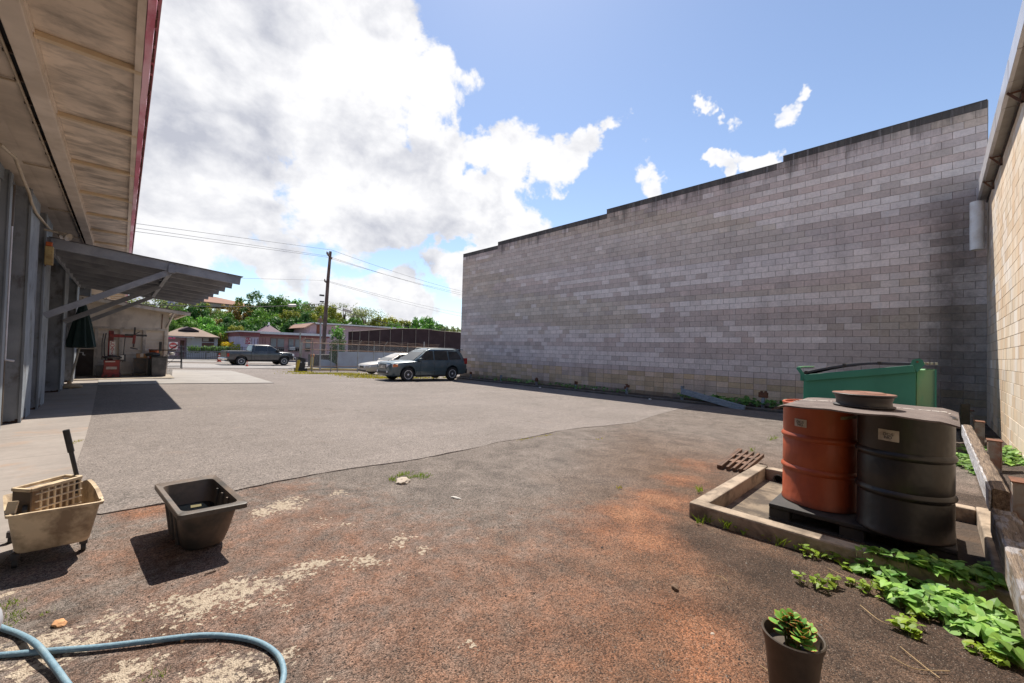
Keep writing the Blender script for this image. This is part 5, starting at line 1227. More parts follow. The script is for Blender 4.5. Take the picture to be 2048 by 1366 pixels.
def side_win(t,levels,poly,name='window',mat=None,off=.02,sides=(-1,1)):
    for s in sides:
        # subdivide vertically so that it follows the tumblehome
        mb=MB(); vs=[(x,s*(side_y(levels,z)+off),z) for x,z in poly]; n=len(vs)
        vs2=[(x,s*(side_y(levels,z)-.01),z) for x,z in poly]
        mb.add(vs+vs2,[tuple(range(n)),tuple(range(2*n-1,n-1,-1))]+[(i,(i+1)%n,(i+1)%n+n,i+n) for i in range(n)]); mb.obj(name,mat or M_GL,t)
def front_win(t,levels,z0,z1,k,name,front=True,off=.008,mat=None):
    def X(z):
        for i in range(len(levels)-1):
            a,b=levels[i],levels[i+1]
            if a[0]<=z<=b[0]: f=(z-a[0])/(b[0]-a[0]); j=2 if front else 1; return a[j]+(b[j]-a[j])*f
        return levels[-1][2 if front else 1]
    s=1 if front else -1; mb=MB(); vs=[]
    for z,kk in ((z0,k),(z1,k*.97)):
        y=side_y(levels,z)*kk
        for f in (-1,-.5,0,.5,1): vs.append((X(z)+s*(off+.0),y*f,z))
    mb.add(vs+[(v[0]-s*.02,v[1],v[2]) for v in vs],[(i,i+1,i+6,i+5) for i in range(4)]+[(i+10,i+15,i+16,i+11) for i in range(4)]); mb.obj(name,mat or M_GL,t)
def groove(t,pts,name='door_gap',w=.012):
    mb=MB()
    for a,b in zip(pts[:-1],pts[1:]): mb.beam(a,b,w,.006,up=(0,1,0))
    return mb.obj(name,M_BLK,t)
def suv():
    mat=carpaint('suv_paint',(.075,.115,.135))
    t=thing('parked_suv',(0,0,0),'dark blue-green SUV parked in front of the end of the tall block wall','car')
    st=[(2.30,.42,.70,.74,.60),(2.28,.32,.84,.89,.68),(2.22,.27,.90,.96,.78),(2.05,.25,.94,1.0,.85),(1.6,.24,.97,1.04,.895),(1.0,.24,1.01,1.09,.905),(.4,.24,1.03,1.08,.91),(-1.3,.24,1.05,1.10,.91),(-2.0,.28,1.05,1.10,.90),(-2.30,.32,1.04,1.08,.86),(-2.40,.40,.92,.95,.80)]
    body_shell(t,'body',st,mat,(1.355,-1.355),.43)
    lv=[(1.0,-2.33,1.16,.84,.18),(1.12,-2.30,.98,.82,.18),(1.35,-2.20,.62,.77,.17),(1.58,-2.06,.27,.70,.17),(1.67,-1.95,.08,.64,.16),(1.715,-1.7,-.15,.50,.14),(1.725,-1.4,-.4,.30,.1)]
    greenhouse(t,lv,mat)
    side_win(t,lv,[(.74,1.10),(.34,1.50),(.24,1.58),(-.16,1.59),(-.16,1.10)])
    side_win(t,lv,[(-.24,1.10),(-.24,1.59),(-1.06,1.59),(-1.10,1.10)])
    side_win(t,lv,[(-1.20,1.12),(-1.16,1.58),(-1.72,1.56),(-1.93,1.30),(-1.98,1.14)])
    front_win(t,lv,1.10,1.60,.93,'windshield'); front_win(t,lv,1.14,1.58,.85,'rear_window',front=False)
    B(2.19,2.325,-.38,.38,.64,.84).obj('grille',M_BLK,t,bevel=.01)
    for z in (.68,.74,.80): B(2.2,2.335,-.36,.36,z-.012,z+.012).obj('grille_bar',M_CHR,t)
    MB().lathe([(.05,0),(.05,.012),(0,.012)],(2.335,0,.74),16,Matrix.Rotation(PI/2,4,'Y')).obj('emblem',M_CHR,t)
    for s in (-1,1):
        h=MB().loft([[(2.305,s*.40,.70),(2.315,s*.40,.85),(2.1,s*.40,.88),(2.1,s*.40,.70)],[(2.27,s*.66,.70),(2.275,s*.66,.87),(2.0,s*.66,.90),(2.0,s*.66,.70)],[(2.17,s*.80,.72),(2.17,s*.80,.89),(1.95,s*.80,.91),(1.95,s*.80,.72)]]); h.obj('headlight',M_LAMP,t,bevel=.012)
        h=MB().loft([[(2.165,s*.805,.73),(2.165,s*.805,.88),(1.95,s*.78,.90),(1.95,s*.78,.73)],[(1.93,s*.885,.76),(1.93,s*.885,.88),(1.90,s*.78,.90),(1.90,s*.78,.76)]]); h.obj('turn_signal',M_AMB,t,bevel=.008)
        MB().lathe([(.055,0),(.055,.02),(0,.02)],(2.315,s*.52,.50),14,Matrix.Rotation(PI/2,4,'Y')).obj('fog_lamp',M_LAMP,t)
        tl=MB().box(-2.40,-2.20,s*.80-.07,s*.80+.07,.88,1.22); tl.obj('tail_light',M_TAIL,t,bevel=.02)
        B(.62,.80,s*.93-.10,s*.93+.10,1.06,1.20).obj('mirror',mat,t,bevel=.035,seg=3)
        MB().tube([(.10,s*.60,1.68),(.0,s*.62,1.735),(-1.6,s*.60,1.74),(-1.8,s*.58,1.70)],.02,8).obj('roof_rail',paint('rail_grey',(.15,.15,.155),None,0,5,.4),t,smooth=50)
        for x in (-.12,-1.02): B(x-.09,x+.09,s*.915-.012,s*.915+.018,.93,.965).obj('door_handle',mat,t,bevel=.008)
        y=s*.9175
        groove(t,[(.62,s*.915,1.03),(.70,y,.62),(.62,s*.905,.32)]); groove(t,[(-.20,s*.905,1.05),(-.20,y,.7),(-.20,s*.90,.32)]); groove(t,[(-1.12,s*.905,1.05),(-.98,y,.80),(-.88,s*.905,.5)])
        B(-.9,.88,s*.86-.04,s*.86+.055,.22,.30).obj('sill',M_BLK,t,bevel=.01)
        B(-.95,.9,s*.915,s*.928,.50,.57).obj('side_moulding',mat,t,bevel=.006)
    B(2.20,2.33,-.56,.56,.40,.52).obj('lower_intake',M_BLK,t,bevel=.02)
    B(-2.46,-2.3,-.80,.80,.36,.62).obj('rear_bumper',M_BLK,t,bevel=.03)
    B(-2.28,-1.95,-.6,.6,1.66,1.70).obj('spoiler',mat,t,bevel=.015)
    B(-1.8,1.8,-.55,.55,.22,.5).obj('underbody',M_BLK,t)
    for x in (1.355,-1.355):
        for s in (-1,1): wheel(t,x,s*.80,.355,.225,.225,s)
    return t
M_SED=None
def sedan():
    mat=carpaint('sedan_paint',(.50,.46,.42),.4)
    t=thing('silver_sedan',(0,0,0),'silver sedan mostly hidden behind the dark SUV','car')
    st=[(2.38,.28,.56,.60,.58),(2.34,.22,.62,.66,.70),(2.2,.20,.67,.73,.80),(1.6,.2,.76,.84,.87),(.9,.2,.84,.92,.885),(.2,.2,.87,.93,.885),(-1.3,.2,.90,.95,.885),(-1.9,.24,.90,.98,.87),(-2.3,.28,.88,.97,.80),(-2.4,.36,.78,.82,.74)]
    body_shell(t,'body',st,mat,(1.38,-1.34),.37)
    lv=[(.85,-2.0,1.12,.80,.16),(.95,-1.85,.98,.78,.16),(1.15,-1.45,.55,.71,.16),(1.32,-1.15,.18,.64,.15),(1.40,-.95,-.05,.55,.13),(1.42,-.6,-.3,.35,.1)]
    greenhouse(t,lv,mat)
    side_win(t,lv,[(.70,.93),(.22,1.29),(-.20,1.33),(-.22,.93)]); side_win(t,lv,[(-.28,.93),(-.27,1.33),(-.80,1.31),(-1.25,1.08),(-1.28,.95)])
    front_win(t,lv,.95,1.34,.92,'windshield'); front_win(t,lv,.98,1.32,.85,'rear_window',front=False)
    B(2.22,2.40,-.26,.26,.47,.57).obj('grille',M_BLK,t,bevel=.01)
    B(2.25,2.40,-.55,.55,.26,.34).obj('lower_intake',M_BLK,t,bevel=.01)
    for s in (-1,1):
        MB().loft([[(2.40,s*.30,.48),(2.395,s*.30,.60),(2.2,s*.30,.62),(2.2,s*.30,.48)],[(2.36,s*.62,.49),(2.35,s*.62,.62),(2.1,s*.62,.64),(2.1,s*.62,.49)],[(2.22,s*.80,.52),(2.2,s*.80,.62),(2.05,s*.78,.64),(2.05,s*.78,.52)]]).obj('headlight',M_LAMP,t,bevel=.01)
        B(.75,.9,s*.93-.09,s*.93+.08,.90,1.02).obj('mirror',mat,t,bevel=.03)
        B(-2.42,-2.25,s*.68-.14,s*.68+.14,.70,.86).obj('tail_light',M_TAIL,t,bevel=.02)
    B(-1.8,1.8,-.55,.55,.2,.45).obj('underbody',M_BLK,t)
    for x in (1.38,-1.34):
        for s in (-1,1): wheel(t,x,s*.77,.315,.2,.19,s,7)
    return t
def pickup():
    mat=carpaint('truck_paint',(.055,.056,.06)); 
    t=thing('pickup_truck',(0,0,0),'dark grey crew cab pickup truck standing on the pale road','pickup truck')
    st=[(2.72,.62,.92,.96,.80),(2.66,.50,1.06,1.10,.90),(2.45,.46,1.16,1.22,.96),(2.1,.46,1.20,1.28,.98),(1.2,.46,1.24,1.32,1.0),(.9,.46,1.26,1.30,1.0),(-.98,.46,1.27,1.30,1.0),(-1.02,.46,1.27,1.30,1.0),(-2.78,.50,1.30,1.32,1.0),(-2.86,.52,1.30,1.31,.98)]
    body_shell(t,'body',st,mat,(1.78,-1.79),.50)
    lv=[(1.22,-.96,1.55,.93,.14),(1.40,-.93,1.36,.90,.14),(1.65,-.88,.98,.83,.14),(1.85,-.84,.66,.76,.14),(1.91,-.78,.5,.68,.12),(1.925,-.6,.3,.5,.1)]
    greenhouse(t,lv,mat,'cab')
    side_win(t,lv,[(1.24,1.34),(.74,1.75),(.64,1.80),(.40,1.82),(.40,1.34)]); side_win(t,lv,[(.28,1.36),(.28,1.81),(-.64,1.80),(-.70,1.36)])
    front_win(t,lv,1.34,1.83,.93,'windshield'); front_win(t,lv,1.40,1.80,.75,'rear_window',front=False)
    B(2.60,2.76,-.52,.52,.78,1.12).obj('grille',M_CHR,t,bevel=.03)
    B(2.70,2.775,-.44,.44,.84,1.06).obj('grille_mesh',M_BLK,t,bevel=.02)
    B(2.62,2.88,-.92,.92,.46,.74).obj('front_bumper',M_CHR,t,bevel=.05,seg=3)
    B(-3.06,-2.82,-.92,.92,.50,.72).obj('rear_bumper',M_CHR,t,bevel=.04)
    B(-2.90,-2.84,-.80,.80,.75,1.28).obj('tailgate',mat,t,bevel=.01)
    B(-2.75,-1.05,-.80,.80,1.2,1.335).obj('bed_opening',M_BLK,t)
    MB().beam((-3.15,0,.5),(-2.95,0,.5),.06,.06).obj('tow_hitch',M_DST,t)
    for s in (-1,1):
        h=MB().box(2.42,2.70,s*.78-.15,s*.78+.15,.88,1.10); h.obj('headlight',M_LAMP,t,bevel=.04)
        B(-2.885,-2.72,s*.93-.08,s*.93+.085,.82,1.14).obj('tail_light',M_TAIL,t,bevel=.02)
        B(1.10,1.27,s*1.05-.12,s*1.05+.12,1.26,1.48).obj('mirror',M_BLK,t,bevel=.03)
        y=s*1.004
        for pts in ([(1.30,y,1.24),(1.30,y,.55)],[(.34,y,1.26),(.34,y,.55)],[(-.78,y,1.26),(-.80,y,.9),(-.74,y,.55)]): groove(t,pts,w=.014)
        groove(t,[(-1.0,y,1.28),(-1.0,y,.5)],'bed_gap',.035)
        for x in (.50,-.62): B(x-.1,x+.1,y-.012,y+.02,1.12,1.16).obj('door_handle',M_BLK,t,bevel=.006)
        B(1.34,1.50,y-.005,y+.004,1.02,1.06).obj('fender_badge',M_CHR,t)
        for x in (1.78,-1.79):
            MB().lathe([(.505,.0),(.535,.0),(.535,.014),(.505,.014),(.505,0)],(x,s*.995,.45),36,Matrix.Rotation(-PI/2*s,4,'X'),close=True) 
    B(-2.6,2.3,-.5,.5,.36,.7).obj('underbody',M_BLK,t)
    MB().beam((-2.84,.95,1.325),(-1.03,.95,1.325),.07,.025).beam((-2.84,-.95,1.325),(-1.03,-.95,1.325),.07,.025).obj('bed_rail',paint('railcap',(.4,.4,.4),None,0,4,.4),t)
    for x in (1.78,-1.79):
        for s in (-1,1): wheel(t,x,s*.86,.41,.27,.245,s,5)
    return t
def place_vehicles():
    s=suv(); a=G(815,763); b=G(903,761); k=1.0
    c=(a+b)/2; s.location=(c.x,c.y+.86,gz(c.x,c.y)+.01); s.rotation_euler=(0,0,PI+.0); s.scale=(k,k,k)
    d=sedan(); p=G(757,751); d.location=(p.x+1.75,p.y+1.0,gz(p.x+1,p.y+1)+.01); d.rotation_euler=(0,0,PI)
    u=pickup(); p0=onZ(479,733,-.86); p1=onZ(565,732,-.86); c=(p0+p1)/2; u.location=(c.x,c.y+.9,gz(c.x,c.y)+.014); print('truck',c,(p1-p0).length, 'suv',c,(a-b).length)
    kk=(p1-p0).length/3.57; u.rotation_euler=(0,0,math.atan2(p1.y-p0.y,p1.x-p0.x)); print('truck k',kk); u.scale=(kk,)*3
place_vehicles()

# ------------------------------------------------------------------ cones, bollards, black box
def cone(px,py,h,lb):
    g=G(px,py); t=thing('traffic_cone',g,lb,'traffic cone','orange traffic cones by the road')
    m=paint('cone_orange',(.62,.07,.02),None,0,6,.5); w=paint('cone_white',(.7,.68,.66),None,0,6,.4)
    B(g.x-.19*h/.7,g.x+.19*h/.7,g.y-.19*h/.7,g.y+.19*h/.7,g.z,g.z+.035).obj('base',m,t,bevel=.006)
    r=lambda f:(.135*(1-f)+.03*f)*h/.7
    for a,b,mm,nm in ((0,.35,m,'lower_cone'),(.35,.52,w,'reflective_band'),(.52,.66,m,'middle_cone'),(.66,.78,w,'reflective_band'),(.78,1,m,'tip')):
        MB().lathe([(r(a),g.z+.035+a*h),(r(b),g.z+.035+b*h)]+([(0,g.z+.035+b*h)] if b==1 else []),(g.x,g.y,0),20).obj(nm,mm,t,smooth=40)
def roadside():
    cone(494,733,.5,'orange traffic cone on the lot in front of the pickup truck')
    cone(438,724,.95,'orange traffic cone behind the tail of the pickup truck')
    cone(369,716,.7,'orange traffic cone before the pink wall of the brown-roofed house'); cone(375,716,.7,'orange traffic cone by the hedge of the brown-roofed house')
    def boll(px,py,h,lean,lb,r=.09):
        g=G(px,py); t=thing('bollard',g,lb,'bollard'); top=g+Vector((lean,0,h))
        MB().tube([g-Vector((0,0,.1)),top],r,16).obj('post',paint('yellow_post',(.62,.42,.03),(.3,.2,.06),.4,6,.6),t,smooth=50)
        MB().lathe([(r,0),(r*.7,r*.5),(0,r*.7)],top,16).obj('cap',paint('yellow_post',(1,1,1)),t,smooth=50)
    boll(592,744,.78,.15,'leaning yellow bollard beside the black box',.10)
    g=onY(623,727,36); g.z=gz(g.x,36); h=onY(625,707,36).z-g.z; t=thing('bollard',g,'yellow bollard with a rusty head beyond the chain link fence','bollard')
    MB().tube([g,g+Vector((.05,0,h*.8))],.11,16).obj('post',paint('yellow_post',(1,1,1)),t,smooth=50)
    MB().lathe([(.05,-.02),(.16,.05),(.17,.18),(.1,.26),(0,.28)],g+Vector((.05,0,h*.78)),16).obj('rusty_head',paint('orange_rust',(.4,.16,.05),(.2,.08,.03),.5,7,.8),t,smooth=50)
    # black cabinet
    a=G(596,744); b=G(622,745); t=thing('black_box',((a.x+b.x)/2,a.y,a.z),'black plastic cabinet on a black base beside the leaning yellow bollard','box')
    z=a.z; x0,x1=a.x-.0,b.x-.05; y0,y1=a.y,a.y+.6
    B(x0-.08,x1+.15,y0-.05,y1+.05,z,z+.26).obj('base',M_BLK,t,bevel=.03)
    s=[]; 
    MB().prism([(x0,z+.27),(x1,z+.27),(x1+.05,z+.86),(x0+.0,z+1.0)],'y',y0,y1).obj('cabinet',M_BLK,t,bevel=.02)
    MB().prism([(x0-.03,z+1.01),(x1+.09,z+.865),(x1+.09,z+.90),(x0-.03,z+1.05)],'y',y0-.03,y1+.03).obj('lid',M_BLK,t,bevel=.01)
    B(x0+.04,x0+.22,y0-.004,y0-.001,z+.66,z+.70).obj('sticker',paint('sticker',(.6,.58,.55),None,0,5,.5),t); B(x0+.40,x0+.48,y0-.004,y0-.001,z+.60,z+.68).obj('sticker',paint('sticker',(1,1,1)),t)
roadside()

# ------------------------------------------------------------------ chain link fence
def chain_fence():
    M_G=paint('galv',(.34,.35,.33),(.25,.15,.08),.5,2,.55,.15,.1,metal=.3); M_RR=paint('rust_rail',(.30,.17,.10),(.40,.36,.30),.5,1.2,.75,.2,.1)
    Y=30.9; t=thing('chain_link_fence',(13,Y,gz(13,Y)),'rusty chain link fence with angled barbed wire arms across the yard','fence')
    z=lambda x: gz(x,Y)+.05
    X=[onY(p,700,Y).x for p in (603,625,663,676,716,748,768,815)]; xa,xb=X[0],X[-1]+3
    zt=lambda x: onY(640,686,Y).z-.012*(x-9)
    for k,x in enumerate(X):
        MB().tube([(x,Y,z(x)-.1),(x,Y,zt(x)+.03)],.035 if k not in (0,7) else .05,10).obj('post',M_G,t,smooth=50)
        MB().beam((x,Y,zt(x)),(x-.14 if k%2 else x+.14,Y-.28,zt(x)+.32),.03,.03).obj('barb_arm',M_G,t)
    x=X[-1]+1.6; MB().tube([(x,Y,z(x)-.1),(x,Y,zt(x)+.5)],.05,10).obj('post',M_G,t,smooth=50)
    for zz in (1.0,.76): MB().tube([(xa,Y+.0,z(xa)+(zt(xa)-z(xa))*zz),(xb,Y,z(xb)+(zt(xb)-z(xb))*zz)],.026,8).obj('top_rail',M_RR,t,smooth=50)
    for zz in (.02,.17): MB().tube([(xa,Y,z(xa)+2.0*zz),(xb,Y,z(xb)+2.0*zz)],.024,8).obj('bottom_rail',M_RR,t,smooth=50)
    for k in range(3):
        o=(k+1)/3; pts=[]
        for i in range(31):
            f=i/30; xx=xa+(xb-xa)*f; pts.append((xx,Y-.28*o,zt(xx)+.32*o-.05*abs(math.sin(i*1.1+k))))
        MB().tube(pts,.006,4).obj('barbed_wire',M_RR,t)
    w=MB(); H=zt(xa)-z(xa); p=.10; x=xa-H
    while x<xb:
        for s in (1,-1):
            a=(x if s==1 else x+H); b=(x+H if s==1 else x)
            # clip to the fence width
            p0=Vector((a,Y,0)); p1=Vector((b,Y,H)); lo,hi=0,1
            def clip(v0,v1,mn,mx):
                l,h=0,1; d=v1-v0
                if abs(d)<1e-6: return (0,1) if mn<=v0<=mx else (1,0)
                ta,tb=(mn-v0)/d,(mx-v0)/d
                return max(0,min(ta,tb)),min(1,max(ta,tb))
            l,h=clip(a,b,xa,xb)
            if h>l+.01:
                q0=p0.lerp(p1,l); q1=p0.lerp(p1,h); q0.z+=z(q0.x); q1.z+=z(q1.x); w.beam(q0,q1,.0065,.0065,up=(0,1,0))
        x+=p
    w.obj('wire_mesh',M_G,t)
    # yellow kerb behind the fence
    k=MB(); pts=[onY(610,728,36.0),onY(700,733,34.2),onY(760,738,32.6),onY(830,744,31.5)]
    for a,b in zip(pts[:-1],pts[1:]):
        A=Vector((a.x,a.y,gz(a.x,a.y)+.06)); Bq=Vector((b.x,b.y,gz(b.x,b.y)+.06)); k.beam(A,Bq,.18,.2)
    o=k.obj('yellow_kerb',paint('kerb_yellow',(.60,.42,.06),(.4,.35,.25),.5,3,.8),None,bevel=.01); tag(o,'yellow painted kerb behind the chain link fence',None,kind='structure')
chain_fence()
def rear_wall():
    Y=41.5; a=onY(676,733,Y); b=onY(940,733,Y); zt=onY(700,704,Y).z
    t=thing('retaining_wall',((a.x+b.x)/2,Y,gz(16,Y)),'pale grey retaining wall under the dark screened fence','wall')
    B(a.x,b.x+3,Y,Y+.3,-1.4,zt).obj('wall_body',paint('ret_wall',(.36,.38,.43),(.28,.28,.30),.4,.8,.85,.08,.1),t)
    p0=onY(628,720,42.5); 
    t=thing('low_ramp_wall',(p0.x,42.5,-.9),'low grey ramp wall behind the chain link fence beside the thin pole','wall')
    q0=onY(640,719,42); q1=onY(657,720,42); q2=onY(672,728,42)
    MB().prism([(q0.x,-1.3),(q0.x,q0.z),(q1.x,q1.z),(q2.x,q2.z),(q2.x,-1.3)],'y',42,42.25).obj('wall_body',paint('ramp_grey',(.30,.33,.38),None,0,2,.85),t)
    # screened fence standing on it
    Y2=43.2; x0=onY(697,690,Y2).x; x1=onY(945,690,Y2).x+4
    tp=[(697,663),(720,662),(760,659),(800,657),(850,658),(880,662),(945,667)]
    M_SC=paint('screen_brown',(.045,.022,.022),(.07,.04,.04),.5,1.2,.9,.15,.3,80)
    t=thing('screened_fence',((x0+x1)/2,Y2,zt),'tall dark brown screened fence above the pale retaining wall','fence')
    top=[onY(px,py,Y2) for px,py in tp]; top.append(Vector((x1,Y2,top[-1].z)))
    mb=MB(); zb=zt-.35
    vs=[(p.x,Y2,zb) for p in top]+[(p.x,Y2,p.z) for p in top]+[(p.x,Y2+.02,zb) for p in top]+[(p.x,Y2+.02,p.z) for p in top]; n=len(top)
    mb.add(vs,[(i,i+1,i+1+n,i+n) for i in range(n-1)]+[(i+2*n,i+3*n,i+1+3*n,i+1+2*n) for i in range(n-1)]+[(i+n,i+1+n,i+1+3*n,i+3*n) for i in range(n-1)]).obj('screen',M_SC,t)
    mp=paint('fence_post_tan',(.30,.24,.20),(.2,.12,.08),.5,3,.7)
    for px in (704,719,737,759,780,804,831,857,889,925):
        f=onY(px,690,Y2-.05); ztop=onY(px,660,Y2).z; MB().tube([(f.x,Y2-.05,zt-.3),(f.x,Y2-.05,ztop)],.035,8).obj('post',mp,t,smooth=50)
    MB().tube([(p.x,Y2-.05,p.z) for p in top],.03,8).obj('top_rail',mp,t,smooth=50)
    B(top[0].x-3,x1,Y2+.1,Y2+3,-1.4,zt-.36).obj('footing',paint('foot_dark',(.06,.05,.045),None,0,2,.9),t)
    # vine covered corner
rear_wall()
def picket_gate():
    Y=55; m=paint('gate_black',(.13,.13,.14),(.2,.2,.2),.4,4,.5)
    x0=onY(330,700,Y).x; x1=onY(486,700,Y).x; zt=onY(400,694,Y).z; zb=onY(400,720,Y).z
    def pickets(nm,lb,x0,x1,zb,zt,Y,step=.16,diag=False):
        t=thing(nm,((x0+x1)/2,Y,zb),lb,'fence' if 'fence' in nm else 'gate'); mb=MB(); x=x0
        while x<x1: mb.box(x-.014,x+.014,Y-.014,Y+.014,zb,zt); x+=step
        mb.obj('pickets',m,t)['kind']='stuff'
        B(x0,x1,Y-.03,Y+.03,zt-.10,zt-.05).obj('top_rail',m,t); B(x0,x1,Y-.03,Y+.03,zb+.05,zb+.10).obj('bottom_rail',m,t)
        n=max(2,int((x1-x0)/5)); 
        for k in range(n+1): xx=x0+(x1-x0)*k/n; B(xx-.05,xx+.05,Y-.05,Y+.05,zb-.05,zt+.05).obj('post',m,t)
        if diag:
            for k in range(n): a=x0+(x1-x0)*k/n; b=x0+(x1-x0)*(k+1)/n; MB().beam((a,Y,zb+.08),(b,Y,zt-.08),.03,.04).obj('brace',m,t)
    pickets('sliding_gate','black picket sliding gate across the road behind the pickup tail',x0,x1,zb+.15,onY(400,702,Y).z,Y,diag=True)
    pickets('picket_fence','thin black picket fence before the pink flat-roofed building',onY(340,700,56).x,onY(606,700,56).x,onY(400,704,56).z,onY(400,692,56).z,56.5,.22)
picket_gate()

# ------------------------------------------------------------------ houses across the road
def houses():
    # brown roofed house
    Y=64; P=lambda px,py,Y=Y: onY(px,py,Y)
    t=thing('brown_roofed_house',(P(385,700).x,Y,-1),'single storey house with a brown gabled roof behind the hedge','house')
    zb=-1.3; ze=P(390,673).z
    mw=paint('house_white',(.50,.52,.55),(.4,.4,.42),.3,1,.8); mp_=paint('house_pink',(.48,.32,.38),None,0,1,.8); br=paint('house_brown',(.14,.07,.055),None,0,2,.7)
    B(P(374,690).x,P(435,690).x,Y,Y+7,zb,ze).obj('wall',mw,t)
    B(P(325,690).x,P(373.5,690).x,Y+1,Y+7,zb,ze-.2).obj('wall',mp_,t,label='pink recessed porch wall')
    B(P(362,690).x,P(370,690).x,Y+.9,Y+.99,zb,P(370,681,Y).z).obj('door',br,t)
    B(P(356,690).x,P(361,690).x,Y+.9,Y+.99,zb,P(370,681,Y).z).obj('door',paint('door_pink',(.55,.30,.36),None,0,2,.6),t)
    w=B(P(404,680).x,P(428,680).x,Y-.06,Y-.002,P(410,693).z,P(410,673.5).z).obj('window',br,t)
    B(P(406,680).x,P(417,680).x,Y-.09,Y-.062,P(410,682.5).z,P(410,674.5).z).obj('pane',paint('blind',(.35,.36,.34),None,0,2,.4),w); B(P(419,680).x,P(426.5,680).x,Y-.09,Y-.062,P(410,682.5).z,P(410,674.5).z).obj('pane',M_GL,w)
    B(P(404,680).x,P(428,680).x,Y-.10,Y-.061,P(410,685.3).z,P(410,684).z).obj('sill',mw,w)
    rc=paint('roof_brown',(.22,.155,.115),(.16,.11,.085),.5,1.2,.85,.12,.4)
    r=MB(); a=P(322,676,Y-.8); b=P(440,673,Y-.8); c=P(400,656,Y+3); d=P(355,658,Y+3)
    zE=ze; x0,x1=a.x,b.x; zr=P(378,654.5,Y+3).z; xc0,xc1=P(366,655,Y+3).x,P(392,655,Y+3).x
    r.add([(x0,Y-.8,zE),(x1,Y-.8,zE),(x1,Y+8,zE),(x0,Y+8,zE),(xc0,Y+3.4,zr),(xc1,Y+3.4,zr),(x0,Y-.8,zE-.15),(x1,Y-.8,zE-.15),(x1,Y+8,zE-.15),(x0,Y+8,zE-.15)],[(0,1,5,4),(1,2,5),(2,3,4,5),(3,0,4),(6,7,1,0),(7,8,2,1),(9,6,0,3),(6,9,8,7)]); r.obj('roof',rc,t)
    g=MB(); zc=P(378,655,Y+1).z; g.add([(P(358,661,Y+1).x,Y+1.2,P(378,661,Y+1).z),(P(400,661,Y+1).x,Y+1.2,P(378,661,Y+1).z),(P(378,654,Y+1).x,Y+1.2,P(378,653.5,Y+1).z),(P(358,661,Y+1).x,Y+3.2,P(378,661,Y+1).z+.2),(P(400,661,Y+1).x,Y+3.2,P(378,661,Y+1).z+.2),(P(378,654,Y+1).x,Y+3.2,P(378,653.5,Y+1).z+.1)],[(0,1,2),(3,5,4),(0,2,5,3),(1,4,5,2)]); g.obj('gable_vent',paint('vent_dark',(.06,.04,.045),None,0,3,.8),t)
    B(P(330,673,Y-1).x,P(388,673,Y-1).x,Y-1.6,Y-.8,P(350,674.5,Y-1).z,P(350,673,Y-1).z).obj('porch_roof',paint('porch_grey',(.45,.43,.44),None,0,2,.7),t)
    B(P(383,680).x,P(389,680).x,Y-.3,Y-.003,P(385,679.5).z,P(385,675).z).obj('air_conditioner',mw,t)
    for px in (337,341,348): 
        c=P(px,676,Y-.9); MB().lathe([(0,-.12),(.12,-.05),(.14,0),(.12,.06),(0,.12)],c,12,Matrix.Rotation(PI/2,4,'X')).obj('pink_lantern',paint('lantern',(.8,.15,.35),None,0,3,.6),t)
    # hedge in front
    # flat roofed pink building
    Y=60; P=lambda px,py,Y=Y: onY(px,py,Y)
    t=thing('pink_building',(P(560,700).x,Y,-1),'low pink flat-roofed building behind the pickup truck','building')
    wp=paint('wall_pink',(.42,.25,.25),(.5,.34,.32),.5,.8,.8,.1); wl=paint('wall_lilac',(.50,.46,.58),(.42,.38,.48),.4,1,.8); wd=paint('eave_maroon',(.20,.07,.08),None,0,1,.8); rf=paint('roof_white',(.62,.62,.63),(.5,.48,.45),.4,1,.6)
    B(P(479.5,690).x,P(516.5,690).x,Y,Y+8,-1.3,P(500,667).z).obj('wall',wl,t,label='lilac front wall'); B(P(517,690).x,P(660,690).x,Y+1.2,Y+8,-1.3,P(560,673,Y+1).z).obj('wall',wp,t)
    B(P(478,690).x,P(517.5,690).x,Y-.4,Y+8,P(500,673).z,P(500,664.8).z).obj('parapet',wd,t)
    B(P(473,690).x,P(518,690).x,Y-1,Y+8.5,P(500,664.6).z,P(500,662.2).z).obj('roof',rf,t)
    B(P(517.4,690).x,P(662,690).x,Y-.3,Y+8.5,P(560,669).z,P(560,664.5).z).obj('roof',rf,t)
    B(P(517.6,690).x,P(660,690).x,Y+.3,Y+8.2,P(560,673,Y+1).z,P(560,669.3).z).obj('eave',wd,t)
    for x0,x1,ac in ((541,553.5,0),(554.5,569,0),(577,588,1),(590,601,0),(611,622,0)):
        w=B(P(x0,690,Y+1).x,P(x1,690,Y+1).x,Y+1.14,Y+1.19,P(560,703,Y+1).z,P(560,676,Y+1).z).obj('window',paint('win_frame',(.28,.18,.16),None,0,2,.6),t)
        B(P(x0+.8,690,Y+1).x,P(x1-.8,690,Y+1).x,Y+1.10,Y+1.138,P(560,694,Y+1).z,P(560,677.5,Y+1).z).obj('pane',paint('curtain',(.24,.26,.27),None,0,1,.5),w)
        B(P(x0+.8,690,Y+1).x,P(x1-.8,690,Y+1).x,Y+1.10,Y+1.138,P(560,702,Y+1).z,P(560,695,Y+1).z).obj('pane',M_GL,w)
    B(P(579,690,Y+.7).x,P(590,690,Y+.7).x,Y+.6,Y+1.09,P(584,700,Y+.7).z,P(584,693.5,Y+.7).z).obj('air_conditioner',paint('ac_grey',(.55,.54,.52),None,0,2,.5),t,bevel=.03)
    s=B(P(490.5,690).x,P(500,690).x,Y-.07,Y-.002,P(495,688).z,P(495,675).z).obj('sign_board',paint('sign_crimson',(.36,.03,.07),None,0,2,.5),t)
    text('sign_words','SUI\nSUN',paint('sign_white',(1,1,1)),s,(P(495.2,681.5).x,Y-.075,P(495,681.5).z),(PI/2,0,0),.44,.003)
